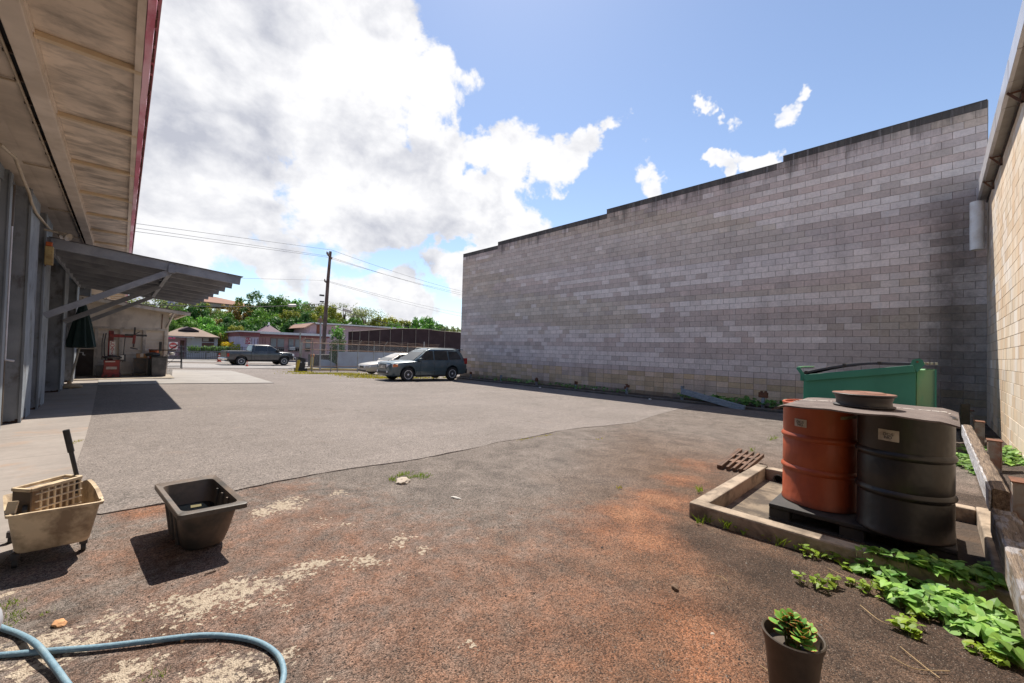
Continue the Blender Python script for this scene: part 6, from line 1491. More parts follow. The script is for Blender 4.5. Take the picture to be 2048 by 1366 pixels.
    for px in (503,509,515): B(P(px-.3,690).x,P(px+.3,690).x,Y-.05,Y-.002,P(505,690).z,P(505,677).z).obj('wall_slit',wd,t)
    B(P(500,690).x,P(517,690).x,Y-.06,Y-.002,P(505,695).z,P(505,691).z).obj('dark_opening',M_GL,t)
    for px in (526,531): B(P(px-.3,690,Y+1).x,P(px+.3,690,Y+1).x,Y+1.16,Y+1.19,-1.2,P(505,675,Y+1).z).obj('wall_strip',wd,t)
    mb=MB(); c=P(539,663,Y+5); mb.add([(c.x-1.6,Y+4,c.z-.3),(c.x+1.6,Y+4,c.z-.3),(c.x+1.6,Y+7,c.z-.3),(c.x-1.6,Y+7,c.z-.3),(c.x,Y+5.5,c.z+1.0)],[(0,1,4),(1,2,4),(2,3,4),(3,0,4)]); mb.obj('roof_vent',paint('vent_maroon',(.12,.06,.09),None,0,1,.7),t)
    MB().tube([(c.x,Y+5.5,c.z+.9),(c.x,Y+5.5,c.z+1.3)],.12,8).obj('vent_finial',rf,t)
    # two storey pink building
    Y=66; P=lambda px,py,Y=Y: onY(px,py,Y)
    t=thing('two_storey_building',(P(740,690).x,Y,-1),'two storey pink building above the dark screened fence','building')
    wp2=paint('wall_pale_pink',(.50,.36,.40),(.42,.28,.30),.4,.6,.8)
    B(P(618,690).x,P(800,690).x,Y,Y+8,-1.3,P(800,658.5).z-.02).obj('wall',wp2,t)
    MB().prism([(P(604,655).x,P(604,655).z),(P(624,645).x,P(624,645).z),(P(626,647.5).x,P(626,647.5).z),(P(608,656).x,P(608,656).z)],'y',Y-1.2,Y+8.5).obj('roof',paint('roof_tan',(.30,.17,.12),None,0,1,.8),t,label='sloping red-brown left end of the roof')
    MB().prism([(P(622,645).x,P(622,645).z),(P(806,656.5).x,P(806,656.3).z),(P(806,656).x,P(806,658.5).z),(P(622,645).x,P(622,647.2).z)],'y',Y-1.2,Y+8.5).obj('roof',rf,t)
    B(P(632,690).x,P(640,690).x,Y-.08,Y-.002,P(636,668).z,P(636,650).z).obj('door',paint('door_wood',(.20,.06,.03),None,0,2,.6),t)
    for x0,x1 in ((656,660),(672,684),(706,720),(744,756)): B(P(x0,690).x,P(x1,690).x,Y-.06,Y-.002,P(636,668).z,P(636,659).z).obj('window',M_GL,t)
    # houses on the hill
    Y=112; P=lambda px,py,Y=Y: onY(px,py,Y)
    t=thing('hilltop_house',(P(470,605).x,Y,3),'reddish brown roof of a house showing above the hillside trees','house')
    B(P(400,605).x,P(520,605).x,Y,Y+10,P(460,614).z,P(460,607).z).obj('wall',paint('hill_wall',(.45,.42,.42),None,0,1,.8),t)
    z0=P(460,607.5).z; r=MB(); r.add([(P(385,605).x,Y-1,z0),(P(530,605).x,Y-1,z0-.4),(P(530,605).x,Y+11,z0-.4),(P(385,605).x,Y+11,z0),(P(420,600).x,Y+5,P(420,599,Y+5).z+.6),(P(436,600).x,Y+5,P(436,599,Y+5).z+.6)],[(0,1,5,4),(1,2,5),(2,3,4,5),(3,0,4),(0,3,2,1)]); r.obj('roof',paint('roof_redbrown',(.26,.13,.09),(.2,.1,.07),.4,.5,.85),t)
    t=thing('lilac_block',(P(350,595).x,Y+6,3),'pale lilac block of flats seen under the awning','building')
    b=B(P(334,600,Y+6).x,P(366,600,Y+6).x,Y+6,Y+14,P(350,612,Y+6).z,P(350,588,Y+6).z).obj('wall',paint('wall_lilac',(1,1,1)),t)
    for px in (341,349,357): B(P(px-1.3,600,Y+6).x,P(px+1.3,600,Y+6).x,Y+5.9,Y+5.99,P(350,603,Y+6).z,P(350,592,Y+6).z).obj('window',M_GL,t)
houses()

# ------------------------------------------------------------------ poles and wires
def poles():
    Y=47.0; b=onY(644,738,Y); b.z=gz(b.x,Y); top=onY(661,503,Y)
    t=thing('utility_pole',b,'brown wooden utility pole leaning right with cross-arms and wires','utility pole')
    m=paint('pole_wood',(.12,.075,.06),(.22,.15,.12),.5,1.5,.9,.2,.4)
    mid=onY(650.5,640,Y); m2=onY(656,560,Y)
    MB().tube([b,mid,m2,top],[.22,.20,.17,.14],14).obj('pole_shaft',m,t,smooth=50)
    d=Vector((.9,.42,0)).normalized()
    def arm(px,py,L,nm,dy=-.2):
        c=onY(px,py,Y+dy); u=(onY(px+8,py-9,Y+dy-0)-c).normalized(); 
        dirv=Vector((.55,1.0,.0)).normalized()
        a=c-dirv*L; e=c+dirv*L; MB().beam(a,e,.11,.14).obj(nm,m,t); return a,e
    a,e=arm(658,512,1.3,'cross_arm'); a2,e2=arm(660,513,1.25,'cross_arm',.2)
    a3,e3=arm(652,564,.8,'cross_arm')
    tw=MB(); ins=MB()
    for q in (a,e,a2,e2,a3,e3): ins.lathe([(.05,0),(.06,.08),(.03,.16),(0,.17)],q+Vector((0,0,.06)),8)
    ins.obj('insulators',paint('insul',(.15,.09,.07),None,0,4,.3),t)
    c=onY(650,592,Y-.2); B(c.x-.55,c.x-.1,Y-.3,Y-.05,c.z-.05,c.z+.12).obj('bracket',M_DST,t)
    c=onY(646,604,Y-.2); B(c.x-.3,c.x+.1,Y-.3,Y-.05,c.z-.05,c.z+.1).obj('bracket',M_DST,t)
    mw=paint('wire_black',(.02,.02,.022),None,0,4,.6)
    def wire(p0,p1,sag,lb,r=.018,name='overhead_wire',n=30,grp='overhead wires from the utility pole'):
        pts=[]
        for k in range(n+1):
            f=k/n; p=Vector(p0).lerp(Vector(p1),f); p.z-=4*sag*f*(1-f); pts.append(p)
        o=MB().tube(pts,r,5).obj(name,mw,None,smooth=60); tag(o,lb,'wire',grp)
    # wires rising to the left (to the next pole, out of the picture behind the workshop) and running right behind the wall
    tl=onY(659,502,Y)
    for k,(p0,lp,rp) in enumerate(((onY(663,500,Y),(272,447),(940,583)),(onY(655,512,Y),(272,456),(940,590)),(onY(652,514,Y),(272,463),(940,586)))):
        L=onY(lp[0],lp[1],36); Lf=p0+(L-p0)*1.5; wire(p0,Lf,.0,['topmost wire running left from the pole top','second wire running left from the pole top','third wire running left from the pole top'][k],.013)
        Rr=onY(rp[0],rp[1],60); wire(p0,p0+(Rr-p0)*1.25,.5,['topmost wire running right from the pole top behind the wall','lowest of the wires running right from the pole top','middle wire running right from the pole top'][k],.016)
    p0=onY(653,561,Y)
    for k,rp in enumerate(((935,626),(935,632))):
        Rr=onY(rp[0],rp[1],60); wire(p0+Vector((0,0,-.1*k)),p0+(Rr-p0)*1.25,.4,['upper wire running right from the middle cross-arm','lower wire running right from the middle cross-arm'][k],.013)
    L=onY(470,556,38); wire(p0,p0+(L-p0)*2,.0,'faint wire running left from the middle cross-arm',.010)
    # thick communications cable with splice boxes
    q=onY(648,607,Y); L=onY(470,606,Y-3); wire(q,q+(L-q)*1.9,.35,'thick black cable running left over the garden trees',.035)
    q2=onY(648,608,Y); Rr=onY(868,652,55); wire(q2,q2+(Rr-q2)*1.2,.9,'thick black cable running right past the splice case',.035)
    for (x0,y0,x1,y1,lb) in ((686,618,703,623,'white splice case on the cable right of the utility pole'),(576,611,592,611,'white splice case on the cable left of the utility pole')):
        A=onY(x0,y0,Y+.8 if x0>640 else Y-1.3); Bq=onY(x1,y1,Y+1.4 if x0>640 else Y-1.1)
        o=MB().tube([A,A.lerp(Bq,.05),A.lerp(Bq,.95),Bq],[.07,.15,.15,.07],12).obj('splice_case',paint('case_white',(.55,.50,.46),None,0,3,.5),None,smooth=40); tag(o,lb,'splice case','splice cases on the cable')
    # horn loudspeaker on a thin grey pole
    Y=33.0; b=onY(640,742,Y); b.z=gz(b.x,Y); tp=onY(641.5,632,Y)
    t=thing('loudspeaker_pole',b,'thin grey pole left of the utility pole carrying a horn loudspeaker','pole')
    MB().tube([b,tp],.055,10).obj('shaft',paint('pole_grey',(.32,.34,.36),None,0,2,.5),t,smooth=50)
    c=onY(640.5,641,Y-.1)
    t=thing('horn_loudspeaker',c,'tan horn loudspeaker near the top of the thin grey pole','loudspeaker')
    MB().lathe([(.06,-.32),(.07,-.1),(.10,-.05),(.19,.06),(.20,.08),(.18,.07),(.07,-.02),(.05,-.02),(.05,.03),(0,.03)],c,20,(Vector((-.55,-1,-.1)).normalized().to_track_quat('Z','Y')).to_matrix().to_4x4()).obj('horn',paint('horn_tan',(.34,.22,.14),(.1,.06,.04),.5,6,.6),t,smooth=40)
    # tall fence pole at the corner of the lot
    Y=31.2; b=onY(599,745,Y); tp=onY(600.5,665,Y)
    t=thing('tall_post',Vector((b.x,Y,gz(b.x,Y))),'tall thin galvanised post behind the black cabinet','post')
    MB().tube([(b.x,Y,gz(b.x,Y)-.1),tp],.05,10).obj('shaft',paint('galv',(1,1,1)),t,smooth=50)
poles()
# ------------------------------------------------------------------ foliage
def leafmat(name,c0,c1,tr=.35,rough=.55,use_attr=True):
    m,nt,b=newmat(name); t=NT(nt); a=t.sep(t.attr()); oi=nt.nodes.new('ShaderNodeObjectInfo')
    n=t.noise(t.pos(),.9,4); f=t.math('ADD',t.math('MULTIPLY',a[0],.8),t.math('MULTIPLY',t.math('SUBTRACT',n,.4),.9))
    c=t.mix(t.ramp(f,0,1),c0,c1); c=t.scl(c,t.ramp(a[1],0,1,.6,1.35)); c=t.scl(c,t.ramp(oi.outputs['Random'],0,1,.85,1.15))
    nt.links.new(c,b.inputs['Base Color']); b.inputs['Roughness'].default_value=rough; b.inputs['Specular IOR Level'].default_value=.3
    tl=nt.nodes.new('ShaderNodeBsdfTranslucent'); nt.links.new(c,tl.inputs['Color']); mx=nt.nodes.new('ShaderNodeMixShader'); mx.inputs[0].default_value=tr
    out=nt.nodes['Material Output']; nt.links.new(b.outputs[0],mx.inputs[1]); nt.links.new(tl.outputs[0],mx.inputs[2]); nt.links.new(mx.outputs[0],out.inputs[0]); return m
def crown_mesh(seed,rx,rz,nclump,nleaf,size,shape='round',sparse=0):
    rr=random.Random(seed); mb=MB()
    cl=[]
    for k in range(nclump):
        while True:
            p=Vector((rr.uniform(-1,1),rr.uniform(-1,1),rr.uniform(-1,1)))
            if p.length<=1: break
        p=p.normalized()*(p.length**.45)   # towards the shell
        lob=1+.28*mnoise.noise(p*1.7+Vector((seed*3.1,0,0)))
        q=Vector((p.x*rx*lob,p.y*rx*lob,p.z*rz*lob+rz*1.0)); 
        if shape=='flat': q.z=rz*1.1+abs(p.z)*rz*.6*lob
        cl.append((q,rr.uniform(.5,1.1),rr.random(),rr.random()))
    for q,s,tone,br in cl:
        R_=rx*.27*s
        for i in range(nleaf):
            d=Vector((rr.gauss(0,1),rr.gauss(0,1),rr.gauss(0,.8))); d=d.normalized()*R_*rr.random()**.4
            c=q+d; n=(d.normalized()*.6+Vector((rr.gauss(0,.5),rr.gauss(0,.5),.55+rr.gauss(0,.4)))).normalized()
            u=n.orthogonal().normalized(); w=n.cross(u); a=rr.uniform(0,6.28); u2=u*math.cos(a)+w*math.sin(a); w2=n.cross(u2)
            l=size*rr.uniform(.6,1.3); wd=l*.5
            col=(min(1,max(0,tone*.6+rr.random()*.4)),min(1,max(0,br*.5+rr.random()*.5)),0)
            mb.add([c-u2*l*.5,c+w2*wd*.5,c+u2*l*.5,c-w2*wd*.5],[(0,1,2,3)],col)
    return mb,cl
BARK=paint('bark',(.11,.08,.06),(.2,.16,.13),.5,3,.9,.2,.4)
def tree_proto(seed,rx,rz,nclump,nleaf,size,mat,trunk=1.2,shape='round',limbs=7):
    root=bpy.data.objects.new('tree',None); COL.objects.link(root)
    mb,cl=crown_mesh(seed,rx,rz,nclump,nleaf,size,shape)
    base=trunk
    mb.v=[(x,y,z+base) for x,y,z in mb.v]
    mb.obj('crown',mat,root,fix=False)
    t=MB(); rr=random.Random(seed+9); r=.10+rx*.045
    top=Vector((rr.uniform(-.3,.3),rr.uniform(-.3,.3),base+rz*1.1)); mid=Vector((rr.uniform(-.2,.2),rr.uniform(-.2,.2),base*.8))
    t.tube([(0,0,-1.5),mid,mid.lerp(top,.5),top],[r*1.2,r,r*.6,r*.2],8)
    for k in range(limbs):
        q=cl[rr.randrange(len(cl))][0]+Vector((0,0,base)); s=mid.lerp(top,rr.uniform(0,.6)); m_=s.lerp(q,.5)+Vector((0,0,-.2)); t.tube([s,m_,q],[r*.45,r*.28,r*.08],6)
    t.obj('trunk',BARK,root,smooth=60); return root
def hill_z(x,y):
    e=max(0,min(1,(y-70)/42)); base=-1.25
    hx=7.0+1.6*math.sin(x*.05+1)-max(0,(x-30)*.11)
    hx=max(1.5,min(9,hx)); return base+hx*e*e*(3-2*e)
def hill():
    vs=[];xs=list(range(-60,200,4)); ys=list(range(68,176,4))
    for y in ys:
        for x in xs: vs.append((x,y,hill_z(x,y)+.5*mnoise.noise(Vector((x*.1,y*.1,0)))))
    nx=len(xs); mb=MB().add(vs,[(j*nx+i,j*nx+i+1,(j+1)*nx+i+1,(j+1)*nx+i) for j in range(len(ys)-1) for i in range(nx-1)])
    o=mb.obj('hill',paint('hill_ground',(.05,.05,.022),(.12,.09,.045),.6,.4,.95,.3,.3),None,smooth=60); tag(o,'green brown hillside behind the houses',None,kind='structure')
hill()
def trees():
    L_DK=leafmat('leaf_dark',(.035,.10,.022),(.09,.21,.04)); L_MD=leafmat('leaf_mid',(.07,.17,.025),(.19,.34,.05)); L_YL=leafmat('leaf_yellow',(.13,.19,.03),(.42,.40,.05)); L_OR=leafmat('leaf_orange',(.18,.17,.04),(.48,.28,.06)); L_GY=leafmat('leaf_greyish',(.12,.15,.05),(.27,.30,.09)); L_BR=leafmat('leaf_bright',(.08,.23,.03),(.20,.44,.06))
    protos={'dark':tree_proto(1,2.6,2.0,90,56,.36,L_DK),'mid':tree_proto(2,2.6,1.9,90,56,.36,L_MD),'yel':tree_proto(3,2.3,1.6,76,52,.34,L_YL),'ora':tree_proto(4,2.0,1.5,66,50,.30,L_OR),
            'gry':tree_proto(5,2.6,2.1,70,50,.30,L_GY,limbs=14),'bri':tree_proto(6,2.3,1.7,80,54,.36,L_BR),'spa':tree_proto(7,3.0,1.7,34,34,.22,L_GY,trunk=2.6,shape='flat',limbs=24),'tall':tree_proto(8,2.1,2.3,38,60,.28,L_DK,trunk=2.4,limbs=12)}
    used=set()
    words={'dark':'dark green tree','mid':'mid green tree','yel':'yellow-green tree','ora':'orange-flowered tree','gry':'grey-green tree','bri':'bright green tree','spa':'sparse thin-leaved tree','tall':'tall dark tree'}
    T=[ # kind, px, top py, Y, half width px, where
     ('bri',345,612,74,17,'at the left end of the hillside above the brown-roofed house'),('yel',372,602,80,15,'under the tip of the awning'),('dark',392,610,78,16,'between awning tip and the hilltop roof'),
     ('yel',405,606,84,10,'just left of the hilltop roof'),('gry',425,617,86,20,'below the left part of the hilltop roof'),('ora',455,613,90,20,'directly below the hilltop roof'),('ora',485,613,92,16,'under the right end of the hilltop roof'),
     ('mid',440,628,80,22,'in the middle of the slope above the brown-roofed house'),('dark',462,640,76,20,'low on the slope right of the brown-roofed house'),('bri',400,636,72,24,'close behind the brown roof'),('mid',362,634,72,18,'behind the left end of the brown roof'),
     ('ora',450,668,68,11,'beside the brown-roofed house wall'),('yel',470,652,70,12,'left of the pink flat roof'),('dark',492,648,73,22,'behind the left end of the pink flat roof'),
     ('tall',512,583,88,25,'rising highest against the clouds'),('yel',474,600,100,6,'tiny on the skyline right of the hilltop roof'),('gry',535,600,92,20,'on the skyline right of the tallest tree'),('mid',560,598,90,24,'on the skyline above the pink building'),
     ('bri',590,602,92,24,'on the skyline left of the utility pole'),('yel',577,622,84,16,'in the middle of the slope above the pink building'),('mid',530,625,80,26,'in the middle of the slope above the roof vent'),('dark',552,640,75,26,'low behind the roof vent'),
     ('dark',585,645,76,24,'low behind the right half of the pink roof'),('mid',612,626,84,22,'behind the utility pole'),('gry',625,606,88,22,'on the skyline behind the splice case'),('bri',606,646,74,12,'right beside the sloping roof end'),
     ('yel',656,612,84,20,'just right of the utility pole'),('spa',688,610,86,36,'right of the utility pole with sky showing through'),('spa',730,618,88,34,'above the middle of the two storey roof'),('mid',660,640,80,14,'rising over the left of the two storey roof'),
     ('yel',768,634,84,24,'above the screened fence left of the bare tree'),('yel',800,640,82,18,'under the bare tree'),('bri',845,636,78,22,'above the screened fence right of the bare tree'),('dark',868,644,86,18,'low above the screened fence'),
     ('gry',893,652,84,18,'small above the fence left of the block wall'),('gry',915,654,80,14,'touching the edge of the block wall'),('gry',875,650,92,20,'far behind the fence right of the bare tree'),
     ('spa',300,590,70,40,'over the shed roof under the awning'),('dark',322,606,78,20,'over the right end of the shed roof'),('gry',283,602,74,16,'behind the shed roof beside the brace'),
       ('mid',350,650,69,16,'low behind the porch of the brown-roofed house'),('mid',385,648,70,20,'low behind the ridge of the brown roof'),('bri',418,652,69,18,'low behind the right slope of the brown roof'),('dark',440,650,72,18,'low at the right end of the brown roof'),
       ('dark',478,668,67,12,'lowest beside the pink flat roof'),('mid',508,640,78,20,'on the slope right of the yellow-green tree'),('yel',508,610,95,16,'beneath the tallest tree'),('mid',545,612,90,22,'in the second row left of the splice case'),
       ('dark',602,630,80,20,'in the middle of the slope left of the utility pole'),('yel',640,626,82,18,'in the middle of the slope behind the loudspeaker'),('mid',700,640,84,26,'low behind the two storey roof'),('gry',745,640,86,26,'low behind the screened fence corner'),('mid',785,648,78,20,'low between the two storey roof and the bare tree'),('dark',825,652,80,20,'low right of the bare tree'),
       ('mid',420,662,68,10,'small at the right eave of the brown-roofed house'),('ora',432,640,77,14,'among the green trees above the right end of the brown roof')]
    for kind,px,py,Y,hw,where in T:
        p=onY(px,690,Y); top=onY(px,py,Y).z; zb=hill_z(p.x,Y); pr=protos[kind]
        H={'dark':1.2+4,'mid':1.2+3.8,'yel':1.2+3.2,'ora':1.2+3.0,'gry':1.2+4.2,'bri':1.2+3.4,'spa':2.6+3.1,'tall':2.4+4.6}[kind]
        rx={'dark':2.6,'mid':2.6,'yel':2.3,'ora':2.0,'gry':2.6,'bri':2.3,'spa':3.0,'tall':2.1}[kind]
        depth=(p-EYE).dot(c2w(Vector((0,0,1))))
        W=hw/FPX*depth
        o=copy_tree(pr) if kind in used else pr
        used.add(kind)
        sx=W/rx*1.3; sz=max(.6,min((top-zb)/H,sx*1.35)); 
        o.location=(p.x,Y,top-H*sz); o.scale=(sx,sx,sz); o.rotation_euler=(0,0,random.uniform(0,6))
        tag(o,words[kind]+' '+where,'tree','trees on the hillside')
    # bare tree
    Y=80; b=onY(811,660,Y); t=thing('bare_tree',(b.x,Y,hill_z(b.x,Y)),'leafless grey tree above the screened fence','tree')
    rr=random.Random(11); mb=MB()
    def br(p,d,l,r,n):
        q=p+d*l; mb.tube([p,p.lerp(q,.5)+Vector((rr.uniform(-.1,.1),0,rr.uniform(-.05,.1)))*l*.3,q],[r,r*.8,r*.55],5)
        if n>0:
            for k in range(3): 
                nd=(d+Vector((rr.uniform(-.8,.8),rr.uniform(-.5,.5),rr.uniform(-.1,.6)))).normalized(); br(q if k else p.lerp(q,.7),nd,l*rr.uniform(.55,.8),r*.5,n-1)
    br(Vector((b.x,Y,hill_z(b.x,Y)-.5)),Vector((.02,0,1)),3.6,.16,4); mb.obj('trunk',paint('bare_bark',(.13,.11,.10),None,0,3,.9),t)
    # banana-like plants and vines over the screened fence
    L=L_BR; rr=random.Random(5)
    for px,w,lb in ((805,24,'broad-leaved plant leaning over the screened fence'),(840,22,'second broad-leaved plant over the screened fence, right of the bare tree')):
        c=onY(px,664,44.2); t=thing('broad_leaved_plant',(c.x,44.2,-1),lb,'plant'); mb=MB()
        for k in range(60):
            a=rr.uniform(-2.6,2.6); p=c+Vector((rr.uniform(-1,1)*w*.055,rr.uniform(0,1.2),rr.uniform(-.5,.3))); d=Vector((math.sin(a)*.8,rr.uniform(-.5,.3),.6+rr.random()*.5)).normalized(); l=rr.uniform(.4,.9); s=d.cross(Vector((0,1,0))).normalized()*.11
            tip=p+d*l-Vector((0,0,.15*l)); col=(rr.random(),rr.random(),0); mb.add([p-s*.3,p+s*.3,p.lerp(tip,.5)+s+Vector((0,0,.05)),tip,p.lerp(tip,.5)-s+Vector((0,0,.05))],[(0,1,2,3,4)],col)
        mb.obj('leaves',L,t,fix=False); MB().tube([(c.x,44.3,-1.2),(c.x,44.3,c.z)],.1,8).obj('stem',BARK,t)
    # vine covered shrub at the fence corner (px 665-690)
    def shrub(px0,px1,py0,py1,Y,mat,lb,n,size,name='shrub',cat='shrub',seed=1,grp=None,dy=.8,base=None):
        rr=random.Random(seed); a=onY(px0,py1,Y); b=onY(px1,py0,Y); t=thing(name,((a.x+b.x)/2,Y,base if base is not None else a.z),lb,cat,grp); mb=MB()
        for k in range(n):
            u=rr.random(); w=rr.random(); top=1-.45*abs(mnoise.noise(Vector((u*4+seed,0,2))))*2*(1 if w>.5 else .3)
            c=Vector((a.x+(b.x-a.x)*u+rr.gauss(0,.06),Y+rr.uniform(-dy,dy)*(1-abs(2*u-1)**2*.5),a.z+(b.z-a.z)*w*top))
            nn=Vector((rr.gauss(0,.6),rr.gauss(-.3,.6),rr.gauss(.6,.5))).normalized(); uu=nn.orthogonal().normalized(); ww=nn.cross(uu); l=size*rr.uniform(.6,1.3)
            mb.add([c-uu*l*.5,c+ww*l*.3,c+uu*l*.5,c-ww*l*.3],[(0,1,2,3)],(rr.random()*.6+.4*w,rr.random(),0))
        mb.obj('foliage',mat,t,fix=False)
        st=MB(); 
        for k in range(5): st.tube([((a.x+b.x)/2+rr.uniform(-.3,.3)*(b.x-a.x),Y,(base if base is not None else a.z)-.1),((a.x+b.x)/2+rr.uniform(-.35,.35)*(b.x-a.x),Y,a.z+(b.z-a.z)*.7)],.03,5)
        st.obj('stems',BARK,t); return t
    shrub(661,689,664,728,42.6,L_DK,'dark vine-covered shrub at the left end of the pale retaining wall',1500,.22,seed=2)
    shrub(664,686,652,672,42.3,L_BR,'bright new shoots on top of the vine-covered shrub',260,.22,seed=5)
    for k,(a,b,lb) in enumerate(((377,400,'clipped hedge section nearest the pink door'),(402,424,'clipped hedge section in front of the brown window'),(426,442,'clipped hedge section right of the house corner'),(443,460,'low green shrub left of the pink building'))):
        shrub(a,b,692,704,60,L_MD,lb,700,.20,'hedge','hedge',20+k,'hedge sections by the brown-roofed house',.5)
    shrub(445,466,684,692,61,leafmat('leaf_gold',(.45,.32,.02),(.8,.6,.03)),'bright golden-yellow bush between the two houses',420,.22,'golden_bush','bush',9)
    shrub(462,480,688,703,59,L_YL,'yellowish bush at the left corner of the pink building',420,.2,'bush','bush',10)
    shrub(498,506,694,706,57.8,L_YL,'small yellow-green bush behind the truck cab',160,.16,'bush','bush',12)
trees()

# ------------------------------------------------------------------ vines, weeds and the potted plant near the viewer
def heart(mb,c,up,fwd,s,col):
    """heart-shaped leaf with a fold and drooping tip; c = where the stalk meets the blade"""
    up=up.normalized(); fwd=(fwd-up*fwd.dot(up)).normalized(); sd=fwd.cross(up)
    def P(f,l,h): return c+fwd*f*s+sd*l*s+up*h*s
    vs=[P(0,0,0),P(-.16,.22,.07),P(-.10,.42,.10),P(.16,.50,.09),P(.45,.38,.04),P(.74,.17,-.04),P(1.0,0,-.16),P(.74,-.17,-.04),P(.45,-.38,.04),P(.16,-.50,.09),P(-.10,-.42,.10),P(-.16,-.22,.07),P(.35,0,-.01),P(.7,0,-.07)]
    mb.add(vs,[(0,1,2,3,12),(3,4,12),(4,5,13,12),(5,6,13),(6,7,13),(7,8,12,13),(8,9,12),(9,10,11,0,12)],col)
M_VINE=leafmat('vine_leaf',(.12,.28,.07),(.28,.44,.08),.38,.5); M_WEED=leafmat('weed_leaf',(.12,.22,.02),(.30,.38,.03),.4,.5)
M_STALK=paint('stalk',(.14,.17,.05),(.25,.17,.08),.5,9,.7); M_DRY=paint('dry_stem',(.36,.25,.13),None,0,9,.8)
def vine_patch(lb,clusters,seed,mat=None,h=.09,size=.056,name='vine_patch',zfun=None,runner=True,cat='ground cover'):
    rr=random.Random(seed); mb=MB(); st=MB(); first=None
    for (px,py,r,n) in clusters:
        g=G(px,py); 
        if first is None: first=g
        for k in range(int(n*1.6)):
            a=rr.uniform(0,6.28); d=r*math.sqrt(rr.random()); x=g.x+d*math.cos(a); y=g.y+d*math.sin(a)
            z0=zfun(x,y) if zfun else gz(x,y); hh=h*rr.uniform(.35,1.1)*(1-.45*(d/r)**2)
            c=Vector((x,y,z0+hh)); s=size*rr.choice((.5,.7,.85,1,1.1,1.3))*rr.uniform(.85,1.15)
            up=Vector((rr.gauss(-.12,.28),rr.gauss(.05,.28),1)); az=rr.uniform(0,6.28); fwd=Vector((math.cos(az),math.sin(az),-.25))
            v=rr.random(); heart(mb,c,up,fwd,s,(min(1,max(0,rr.gauss(.40,.22)+(.6 if v>.86 else 0))),rr.random(),0))
            if rr.random()<.5: b_=Vector((x+rr.uniform(-.03,.03),y+rr.uniform(-.03,.03),z0)); st.tube([b_,b_.lerp(c,.6)+Vector((rr.uniform(-.01,.01),rr.uniform(-.01,.01),.01)),c],.0022,4,False)
    o=mb.obj(name,mat or M_VINE,None,fix=False); tag(o,lb,cat,kind='stuff'); 
    n0=len(o.data.vertices)
    s=st.obj('stalks',M_STALK,o,fix=False)
    return o
